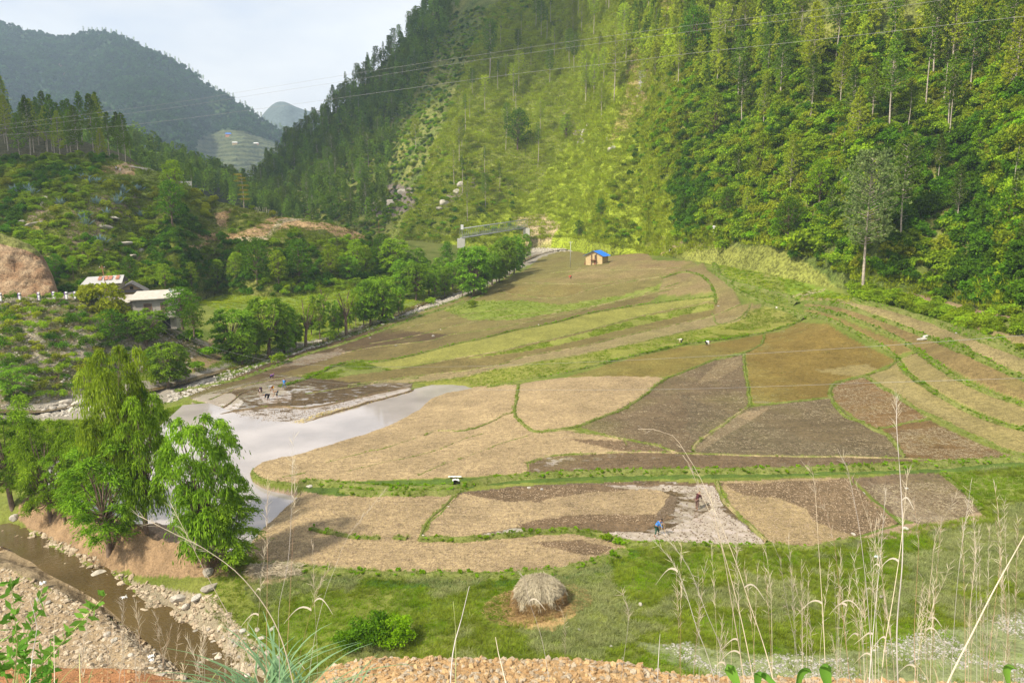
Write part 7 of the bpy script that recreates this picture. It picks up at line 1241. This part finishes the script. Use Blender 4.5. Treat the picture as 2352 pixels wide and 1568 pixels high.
person(1623, 795, 'bend', R(-30), (cl('white', (.80,.78,.80)), cl('black4', (.02,.02,.03)), HAIR), 'person in a white shirt bending over the orange paddy by the bank', 1.62)
person(1565, 789, 'bend', R(170), (cl('cream', (.72,.66,.55)), cl('black5', (.04,.04,.05)), cl('whitecap3', (.7,.75,.76))), 'person in a cream top stooping on the far bank of the orange paddy', 1.5)
person(1311, 641, 'bend', R(180), (cl('red2', (.62,.04,.05)), cl('dark2', (.06,.03,.03)), cl('red3', (.55,.03,.05))), 'person in red stooping in the fields below the mud hut', 1.6)
person(267, 395, 'work', R(-60), (cl('white2', (.75,.74,.78)), cl('dark3', (.04,.04,.05)), HAIR), 'person in white on the left hill, left of the pair by the soil scar', 1.6, P=LH.at(267, 394)); person(274, 395, 'bend', R(-100), (cl('pale', (.75,.72,.55)), cl('pale2', (.6,.6,.55)), HAIR), 'person in pale yellow on the left hill, right of the pair by the soil scar', 1.6, P=LH.at(274, 394))
def cow(P, yaw, col, lb, graze=True, white=None):
    t = empty('cow', P, yaw, lb, 'cow'); V3 = lambda *a: np.array(a, float); vs = [V3(-.75,0,1.05), V3(-.3,0,1.0), V3(.25,0,.98), V3(.68,0,1.1), V3(1.0,0,.85 if graze else 1.25), V3(1.18,0,.45 if graze else 1.42), V3(1.32,0,.16 if graze else 1.3)]
    rd = [(.26,.24), (.33,.36), (.31,.35), (.22,.27), (.15,.17), (.12,.12), .07]; ed = [(i, i + 1) for i in range(6)]
    def ch(st, pts, rs):
        a = st
        for p, r in zip(pts, rs): vs.append(p); rd.append(r); ed.append((a, len(vs) - 1)); a = len(vs) - 1
    for s in (-1, 1):
        ch(3, [V3(.62,.17*s,.75), V3(.62+.08*s,.18*s,.42), V3(.62+.05*s,.18*s,.08), V3(.68+.05*s,.18*s,.02)], [.11,.06,.045,.055])
        ch(0, [V3(-.72,.17*s,.85), V3(-.62-.04*s,.19*s,.60), V3(-.84-.05*s,.19*s,.40), V3(-.78-.05*s,.19*s,.08), V3(-.72-.05*s,.19*s,.02)], [.15,.09,.055,.04,.05])
        h = vs[5]; ch(5, [h + V3(-.02,.14*s,.06), h + V3(-.04,.23*s,.04)], [.03,.045])
    ch(0, [V3(-1.0,0,1.0), V3(-1.07,0,.6), V3(-1.08,0,.38)], [.04,.025,.05]); skin_obj('body', vs, ed, rd, col, t, root=1)
    h = vs[5]; mb = MB()
    for s in (-1, 1): mb.tube([h + V3(-.06,.07*s,.1), h + V3(-.04,.17*s,.2), h + V3(.02,.19*s,.3)], [.03,.02,.008], 6)
    mb.build('horn', plain('horn_%s' % lb[:5], (.25,.22,.18)), t)
def hide(name, base, patch_c):
    m, nt, N, L, o = newmat(name); b = N.new('ShaderNodeBsdfPrincipled'); L.new(b.outputs[0], o.inputs[0]); tcn = N.new('ShaderNodeTexCoord'); n = N.new('ShaderNodeTexNoise'); n.inputs['Scale'].default_value = 1.4; L.new(tcn.outputs['Object'], n.inputs['Vector']); rp = N.new('ShaderNodeValToRGB'); rp.color_ramp.elements[0].position = .52; rp.color_ramp.elements[1].position = .55; rp.color_ramp.elements[0].color = (*base, 1); rp.color_ramp.elements[1].color = (*patch_c, 1); L.new(n.outputs['Fac'], rp.inputs[0]); L.new(rp.outputs[0], b.inputs['Base Color']); b.inputs['Roughness'].default_value = .8; return m
cow(MT.at(1545, 581), R(195), hide('black_hide', (.02,.018,.02), (.6,.58,.55)), 'black and white cow grazing at the grassy foot of the slope')
cow(MT.at(1524, 586), R(200), hide('brown_hide', (.42,.26,.16), (.30,.17,.1)), 'brown cow grazing left of the black and white cow')
# ================================================================== ADDED CLOUDS
# added cloud banks outside the frame, set up-sun to shade parts of the valley
CLM = plain('cloud_white', (.9,.9,.92), var=.03, rough=1)
def shade_cloud(target, z, rx, ry, lb, seed):
    P = np.array(target, float); t = (z - P[2]) / -SUN_DIR.z; c = P - np.array(SUN_DIR) * t; bm = bmesh.new(); r = np.random.default_rng(seed)
    for i in range(16):
        a = r.uniform(0, 6.28); q = math.sqrt(r.random()) * .72; s = r.uniform(.32, .5); m = Matrix.Translation((math.cos(a) * q * rx, math.sin(a) * q * ry, r.uniform(-12, 18))) @ Matrix.Diagonal((rx * s, ry * s, 34 * r.uniform(.7, 1.3), 1)); bmesh.ops.create_icosphere(bm, subdivisions=3, radius=1.0, matrix=m)
    me = bpy.data.meshes.new('shade_cloud'); bm.to_mesh(me); bm.free(); me.materials.append(CLM); me.polygons.foreach_set('use_smooth', [True] * len(me.polygons)); o = obj('shade_cloud', me, loc=Vector([float(v) for v in c])); tag(o, lb, 'shade_cloud')
shade_cloud(MT.at(840, 230), 800, 150, 150, 'flat added unseen cloud shading the left flank of the mountain', 1)
shade_cloud(MT.at(1140, 60), 800, 80, 110, 'smaller added unseen cloud shading the upper middle of the mountain', 2)
shade_cloud(PH.at(150, 330), 800, 120, 110, 'cloud added out of view, shading the wood above the left hill', 4)
# ================================================================== REEDS AND WEEDS AT THE PHOTOGRAPHER'S FEET
REED = plain('dry_reed', (.60,.50,.36), var=.2, scale=6, rough=.7); REEDG = plain('grey_reed', (.50,.45,.40), var=.2, scale=6, rough=.7); REEDR = plain('red_reed', (.40,.24,.14), var=.2, scale=6, rough=.7); REEDL = plain('dry_reed_leaf', (.62,.56,.44), var=.1); PLUME = leafmat('reed_plume', (.50,.42,.30), (.72,.64,.50), .4, .1, 3)
def near_z(x, y): 
    d = (NBf[:, 0] - x) ** 2 + (NBf[:, 1] - y) ** 2; return NBf[d.argmin(), 2]
def reed(pts, D, r, mat, lb, gp, plume=0, leaves=0, seed=0):
    """traced stem at its own distance, rooted in the bank below the frame"""
    rr = np.random.default_rng(seed); l = densify(pts, 25); n = len(l); Dn = D * (1 + .05 * np.sin(np.linspace(0, 2, n) + seed)); P = unp(l[:, 0], l[:, 1], Dn)
    foot = P[0].copy(); gz = near_z(foot[0], foot[1]); P = np.vstack([[foot[0] + .02, foot[1], gz - .05], P]) if gz < foot[2] - .02 else P
    base = P[0].copy(); Q = P - base; t = empty('dry_reed', base, 0, lb, 'dry reed', gp); k = len(Q); MB().tube([tuple(q) for q in Q], list(np.linspace(r, r * .3, k)), 5).build('stem', mat, t, smooth=True)
    if plume:
        m = max(3, int(k * plume)); C = []; Dv = []
        for i in range(34):
            j = k - 1 - rr.random() * m; j0 = int(max(0, min(k - 2, math.floor(j)))); q = Q[j0] + (Q[j0 + 1] - Q[j0]) * (j - j0); d = unit(Q[-1] - Q[max(0, k - 3)]) + rr.normal(size=3) * .4; C.append(q + unit(d) * .02); Dv.append(d)
        obj('plume', quadleaf(np.array(C), np.array(Dv), D * .012 + .015, .0016 * D / 3, PLUME, 'plume'), t)
    if leaves:
        V = []; Fq = []
        for i in range(leaves):
            j = int(k * rr.uniform(.25, .8)); q = Q[min(j, k - 1)]; a = rr.uniform(-1, 1); d = np.array([math.copysign(1, a) * rr.uniform(.5, 1), 0, .1]); b = len(V); Ln = rr.uniform(.06, .16) * D / 4
            for s in np.linspace(0, 1, 8): c = q + d * Ln * s + np.array([0, 0, 1]) * (Ln * (.35 * s - .9 * s * s) + .008 * math.sin(s * 5 + i)); w_ = .006 * D / 4 * (1 - s * .8); V += [c - np.array([0, 0, w_]), c + np.array([w_ * .4, 0, w_])]
            Fq += [(b + 2 * s, b + 2 * s + 1, b + 2 * s + 3, b + 2 * s + 2) for s in range(7)]
        obj('leaf', mesh_np('leaf', np.array(V), np.array(Fq), REEDL), t)
RE = [ # points bottom to top, distance, radius mm, material, plume, leaves
 ([(1795,1640),(1760,1500),(1720,1380),(1690,1290),(1650,1190),(1610,1100),(1575,1040),(1545,1000),(1500,985),(1465,985)], 3.2, 4.5, REED, .45, 1, 'tall arching reed whose curved tip crosses the grey field'),
 ([(1745,1640),(1715,1480),(1690,1370),(1660,1260),(1640,1200),(1605,1120),(1580,1060),(1568,1045)], 3.0, 4.5, REED, .3, 1, 'stout pale reed in front of the person in dark clothes'),
 ([(1720,1640),(1700,1500),(1678,1370),(1665,1290),(1645,1200),(1630,1130)], 3.1, 5, REED, .2, 2, 'stout reed carrying a pale knot halfway up'), ([(1690,1640),(1660,1500),(1620,1400),(1590,1320),(1560,1270),(1520,1220)], 3.3, 3.5, REEDG, .4, 1, 'reed leaning left with a feathery tip over the wet mud'),
 ([(1660,1640),(1630,1520),(1600,1440),(1575,1360),(1545,1290),(1500,1240)], 3.4, 3.5, REEDG, .4, 1, 'leftmost leaning reed of the right-hand clump'), ([(1775,1640),(1772,1400),(1768,1330),(1760,1270)], 3.8, 2.5, REED, .3, 0, 'slim upright reed beside the stout reeds'),
 ([(1900,1640),(1892,1450),(1885,1330),(1878,1220),(1872,1120),(1868,1090),(1850,1070)], 3.4, 3.8, REED, .15, 1, 'upright reed over the light plot with a bent tip'), ([(1960,1640),(1940,1450),(1925,1330),(1915,1240),(1880,1130)], 3.6, 3, REEDR, .3, 1, 'reddish reed leaning across the light plot'),
 ([(2010,1640),(2000,1480),(1990,1350),(1975,1220),(1960,1140),(1945,1070),(1930,1045)], 3.2, 4, REEDG, .2, 1, 'grey reed standing over the plot boundary'), ([(2060,1640),(2050,1500),(2030,1350),(2010,1250),(1990,1180),(1965,1110)], 3.5, 3, REED, .4, 0, 'thin reed with a soft plume left of the tallest reed'),
 ([(2065,1640),(2060,1450),(2072,1300),(2073,1200),(2068,1100),(2062,1020),(2059,960),(2060,910)], 2.9, 5.5, REEDG, .12, 1, 'tallest grey reed reaching up into the brown paddies'), ([(2020,1640),(2030,1500),(2050,1380),(2068,1260),(2078,1160),(2085,1080)], 3.1, 4, REED, .25, 2, 'pale reed crossing behind the tallest reed'),
 ([(1990,1640),(2000,1520),(2010,1400),(2020,1300),(2030,1180),(2035,1120)], 3.3, 4, REEDG, .3, 2, 'grey reed with curled dry leaves'), ([(2110,1640),(2100,1480),(2105,1350),(2110,1240),(2103,1180),(2098,1150)], 3.5, 3, REEDR, .2, 1, 'reddish reed right of the tallest reed'),
 ([(2140,1640),(2125,1500),(2130,1400),(2140,1310),(2150,1230),(2190,1150),(2200,1130)], 3.6, 3, REED, .4, 1, 'reed bending right over the grass'), ([(2180,1640),(2190,1460),(2200,1330),(2215,1210),(2225,1150),(2230,1110)], 3.4, 3, REEDG, .3, 0, 'thin grey reed over the pasture corner'),
 ([(2222,1640),(2225,1500),(2230,1380),(2240,1280),(2235,1180),(2232,1140)], 3.7, 2.8, REED, .3, 0, 'slim reed in front of the pale gravel'), ([(2150,1640),(2180,1560),(2230,1460),(2280,1360),(2330,1270),(2370,1200),(2420,1120)], 2.4, 6, REED, 0, 0, 'thick slanting stalk running off the right edge'),
 ([(2260,1640),(2275,1480),(2290,1350),(2300,1250),(2290,1160),(2285,1110)], 3.9, 2.5, REEDR, .35, 0, 'fine reddish reed near the right edge'), ([(2300,1640),(2310,1500),(2318,1380),(2310,1260),(2306,1150)], 3.9, 2.5, REED, .35, 0, 'fine pale reed near the right edge'),
 ([(1840,1640),(1830,1500),(1810,1400),(1800,1340),(1790,1280),(1772,1240)], 3.9, 2.5, REEDG, .4, 0, 'fine reed with a drooping plume over the pasture'), ([(1870,1640),(1862,1520),(1850,1420),(1830,1360),(1815,1300)], 3.9, 2.3, REED, .4, 0, 'short fine reed over the pasture'),
 ([(1925,1640),(1930,1500),(1945,1390),(1960,1300),(1975,1240)], 4.2, 2.3, REED, .5, 1, 'plumed reed leaning right over the pasture'), ([(2090,1640),(2110,1500),(2140,1400),(2170,1330),(2185,1290)], 4.2, 2.3, REED, .5, 1, 'feathery reed leaning right behind the others'),
 ([(1985,1640),(1975,1520),(1968,1430),(1950,1350)], 4.4, 2.2, REEDR, .4, 1, 'low reddish reed in the middle of the clump'), ([(2045,1640),(2035,1500),(2025,1430),(2005,1350),(1990,1310)], 4.4, 2.2, REED, .5, 1, 'low feathery reed under the tallest reed'),
 ([(1268,1640),(1258,1540),(1240,1450),(1215,1380),(1205,1330),(1190,1310)], 3.5, 3, REEDG, .1, 1, 'reed crossing the front of the haystack'), ([(1300,1640),(1298,1500),(1297,1430),(1290,1400)], 4.2, 2, REED, .2, 0, 'fine reed at the haystack\'s right side'),
 ([(1420,1640),(1430,1530),(1440,1460),(1444,1400),(1435,1370),(1428,1362)], 4.0, 2.4, REEDG, .15, 0, 'thin bent stalk in the pasture right of the haystack'), ([(1508,1640),(1512,1520),(1516,1455)], 2.2, 4, REEDG, 0, 0, 'blurred short stalk at the bottom centre-right'),
 ([(1175,1640),(1160,1560),(1145,1500),(1138,1462)], 1.9, 5, REED, 0, 0, 'thick pale stalk at the bottom centre'), ([(1030,1640),(1040,1500),(1060,1420),(1078,1345)], 2.0, 4.5, REEDG, 0, 0, 'grey forked stalk left of the haystack'), ([(1045,1640),(1047,1500),(1046,1440),(1041,1380)], 2.0, 4, plain('green_stem', (.40,.42,.16)), 0, 0, 'greenish stem left of the haystack'),
 ([(690,1640),(640,1450),(560,1330),(470,1260),(400,1225),(315,1182)], 2.6, 4.5, REED, .3, 0, 'pale reed slanting up across the brown soil heap'), ([(620,1640),(560,1480),(480,1330),(430,1230),(392,1155)], 2.9, 3.8, REED, .25, 0, 'second slanting reed crossing the leaning willow'),
 ([(640,1640),(642,1500),(640,1400),(660,1300),(668,1200),(672,1060),(676,990)], 3.2, 2.4, REEDG, .3, 0, 'tall thin stalk rising past the pond corner'), ([(610,1640),(612,1480),(614,1300),(613,1180),(616,1100)], 3.3, 2.4, REEDR, .3, 0, 'thin branching stalk in front of the pond'), ([(650,1640),(660,1480),(668,1330),(675,1180),(678,1060)], 3.5, 2.2, REEDR, .2, 0, 'thin reddish stalk over the pale field'),
 ([(700,1640),(720,1480),(745,1370),(775,1290),(800,1230),(880,1130)], 3.8, 2.2, REEDG, .2, 0, 'long thin stalk slanting right over the lower field'), ([(560,1640),(590,1450),(600,1330),(610,1250)], 3.8, 2.2, REED, .3, 2, 'stalk with twisted dry leaves over the creek bank'), ([(660,1640),(690,1500),(715,1400),(740,1330),(760,1300)], 3.8, 2.6, REEDR, .1, 2, 'reddish stalk with twisted leaves'),
 ([(730,1640),(728,1480),(722,1380),(718,1250)], 3.8, 2.2, REED, .3, 1, 'fine stalk over the lower pale field'), ([(188,1640),(184,1560),(182,1500)], 1.9, 5, plain('straw_green', (.52,.50,.22)), 0, 0, 'yellowish short stalk at the bottom left'), ([(125,1640),(125,1540),(124,1450),(128,1420)], 2.3, 3.4, REED, 0, 0, 'thin upright stalk at the bottom left'), ([(62,1640),(75,1500),(85,1440),(70,1380)], 2.0, 4, REEDG, 0, 0, 'blurred grey stalk at the left edge'),
 ([(245,1640),(248,1560),(245,1480),(243,1440)], 3.2, 2, REEDR, .2, 0, 'thin dry weed at the edge of the gravel bar'), ([(290,1640),(285,1530),(280,1450),(284,1380)], 3.4, 2, REEDG, .3, 0, 'thin dry weed in front of the creek'), ([(330,1640),(325,1530),(318,1440),(312,1390)], 3.4, 2, REEDR, .3, 0, 'reddish dry weed in front of the creek rapids')]
for i, (pts, D, r, mt, pl, lv, lb) in enumerate(RE): reed(pts, D, r / 1000 * .52, mt, lb, None, pl, lv, i)
# many short dry twigs among the weeds at the lower left and right
for i in range(84):
    x = rng.uniform(150, 560) if i < 26 else rng.uniform(1560, 2340); y0 = 1640; top = rng.uniform(1400, 1500) if i < 26 else rng.uniform(1180, 1470); D = rng.uniform(3.4, 4.8); dx = rng.normal() * 22
    reed([(x, y0), (x + dx * .3, (y0 + top) / 2), (x + dx, top)], D, .0011, (REEDR, REEDG, REED)[i % 3], 'fine dry stem among the weeds at the lower left' if i < 26 else 'fine dry stem among the reeds at the lower right', 'fine dry stems, lower left' if i < 26 else 'fine dry stems, lower right', .4, 0, 100 + i)
# long green blades: the big clump in the bottom left-centre
def blade_clump(name, cx, cy, D, n, L0, L1, spread, mat, lb, seed, up=.9, w=.006):
    r = np.random.default_rng(seed); B = unp(cx, cy, D); gz = near_z(B[0], B[1]); B[2] = min(B[2], 99); V = []; Fq = []
    for i in range(n):
        a = r.uniform(0, 6.28); L_ = r.uniform(L0, L1); o = np.array([r.normal() * .09, r.normal() * .07, 0]); d = np.array([math.cos(a) * spread, math.sin(a) * spread * .6, 0]) * r.uniform(.3, 1.2); b = len(V); s_ = unit(np.cross(d + 1e-6, [0, 0, 1])); K = 10
        for s in np.linspace(0, 1, K): c = o + np.array([0, 0, up * L_ * (s - .38 * s ** 2.4)]) + d * L_ * s ** 1.7; ww = w * (1 - s ** 2) + .0008; V += [c - s_ * ww, c + s_ * ww]
        Fq += [(b + 2 * k, b + 2 * k + 1, b + 2 * k + 3, b + 2 * k + 2) for k in range(K - 1)]
    o = obj('grass_clump', mesh_np('grass_clump', np.array(V), np.array(Fq), mat), loc=B); tag(o, lb, 'grass clump'); return o
BG = leafmat('blue_green_blade', (.13,.24,.10), (.30,.46,.26), .4, .05, 2); BG2 = leafmat('olive_blade', (.20,.24,.08), (.42,.44,.20), .4, .05, 2)
blade_clump('a', 640, 1690, 3.4, 130, .35, .75, .75, BG, 'large clump of blue-green grass blades at the bottom left of centre', 1)
blade_clump('b', 560, 1720, 3.6, 80, .3, .6, .7, BG2, 'olive grass clump just left of the large blue-green clump', 2); blade_clump('c', 760, 1730, 3.6, 70, .3, .55, .8, BG, 'smaller green clump right of the large blue-green clump', 3)
blade_clump('d', 420, 1700, 4.0, 90, .25, .5, .6, BG2, 'thin olive grass at the lower end of the creek', 4); blade_clump('e', 60, 1700, 4.2, 160, .3, .65, .5, BG2, 'rough weedy grass at the bottom left corner', 5); blade_clump('f', 200, 1720, 4.2, 120, .25, .55, .5, BG2, 'weedy grass in front of the gravel bar', 6)
blade_clump('g', 1980, 1740, 4.0, 150, .3, .7, .5, leafmat('dry_blade', (.42,.36,.22), (.66,.58,.40), .4, .05, 2), 'dry pale grass at the foot of the reeds', 7); blade_clump('h', 1700, 1740, 4.0, 110, .3, .65, .5, bpy.data.materials['dry_blade'], 'dry pale grass under the stout reeds', 8); blade_clump('i', 2250, 1740, 4.2, 110, .3, .7, .5, bpy.data.materials['dry_blade'], 'dry pale grass in the lower right corner', 9)
# leafy weeds
def weed(cx, cy, D, n, ll, lw, h, mat, lb, seed):
    r = np.random.default_rng(seed); B = unp(cx, cy, D); C = []; Dv = []; mb = MB()
    for k in range(5):
        e = np.array([r.normal() * h * .35, r.normal() * h * .3, h * r.uniform(.6, 1)]); mb.tube([(0, 0, 0), tuple(e * .5 + r.normal(size=3) * .02), tuple(e)], [.004, .003, .002], 4)
        for i in range(n): s = r.uniform(.3, 1); d = r.normal(size=3) + np.array([0, 0, .4]); d = unit(d); C.append(e * s + d * ll * .5); Dv.append(d)
    t = empty('leafy_weed', B, 0, lb, 'weed'); mb.build('stem', bpy.data.materials['green_stem'], t); obj('leaves', quadleaf(np.array(C), np.array(Dv), ll, lw, mat, 'leaves'), t)
LV = leafmat('fresh_leaf', (.10,.24,.03), (.24,.46,.07), .45, .05, 3)
weed(30, 1600, 4.0, 40, .07, .03, .75, LV, 'leafy green weed at the bottom left edge', 1); weed(120, 1640, 4.2, 30, .06, .025, .5, LV, 'smaller leafy weed right of the left-edge weed', 2)
def broadleaf(px, py, D, w_, h_, lb, rz):
    B = unp(px, py, D); V = []; K = 9
    for s in np.linspace(0, 1, K): ww = w_ * math.sin(math.pi * (s * .86 + .07)) ** .8; z = h_ * s; c = .05 * math.sin(s * 2.5); V += [(-ww, c, z), (0, c + .012, z), (ww, c, z)]
    Fq = []
    for k in range(K - 1): q = k * 3; Fq += [(q, q + 1, q + 4, q + 3), (q + 1, q + 2, q + 5, q + 4)]
    o = obj('broad_leaf', mesh_np('broad_leaf', np.array(V), np.array(Fq), LV, True), loc=B); o.rotation_euler = (.2, rz, 0); tag(o, lb, 'leaf')
for (x, y, w_, h_, rz, lb) in [(1700,1590,.035,.09,-.5,'broad green leaf at the bottom edge, left of the others'),(1800,1600,.02,.13,-1.0,'narrow curling leaf at the bottom edge'),(1830,1600,.025,.12,.7,'pointed leaf at the bottom edge between two broad ones'),(1905,1595,.04,.10,.1,'rounded bright leaf at the bottom edge'),(1740,1600,.03,.06,.6,'small broad leaf at the bottom edge'),(2320,1590,.03,.09,.5,'bright leaf in the bottom right corner')]: broadleaf(x, y - 8, 2.0, w_ * .42, h_ * .5, lb, rz)
# ================================================================== HAZE
hz = bpy.data.meshes.new('haze'); b = MB().box((-2600, -60, -60), (2600, 3000, 690)); hz.from_pydata(b.v, [], b.f)
m, nt, N, L, o = newmat('haze'); v = N.new('ShaderNodeVolumePrincipled'); v.inputs['Color'].default_value = (.62, .80, 1, 1); v.inputs['Density'].default_value = .00017; v.inputs['Anisotropy'].default_value = .0; L.new(v.outputs[0], o.inputs['Volume']); hz.materials.append(m)
obj('haze', hz, kind='stuff', label='bluish haze filling the valley air', cat='haze')
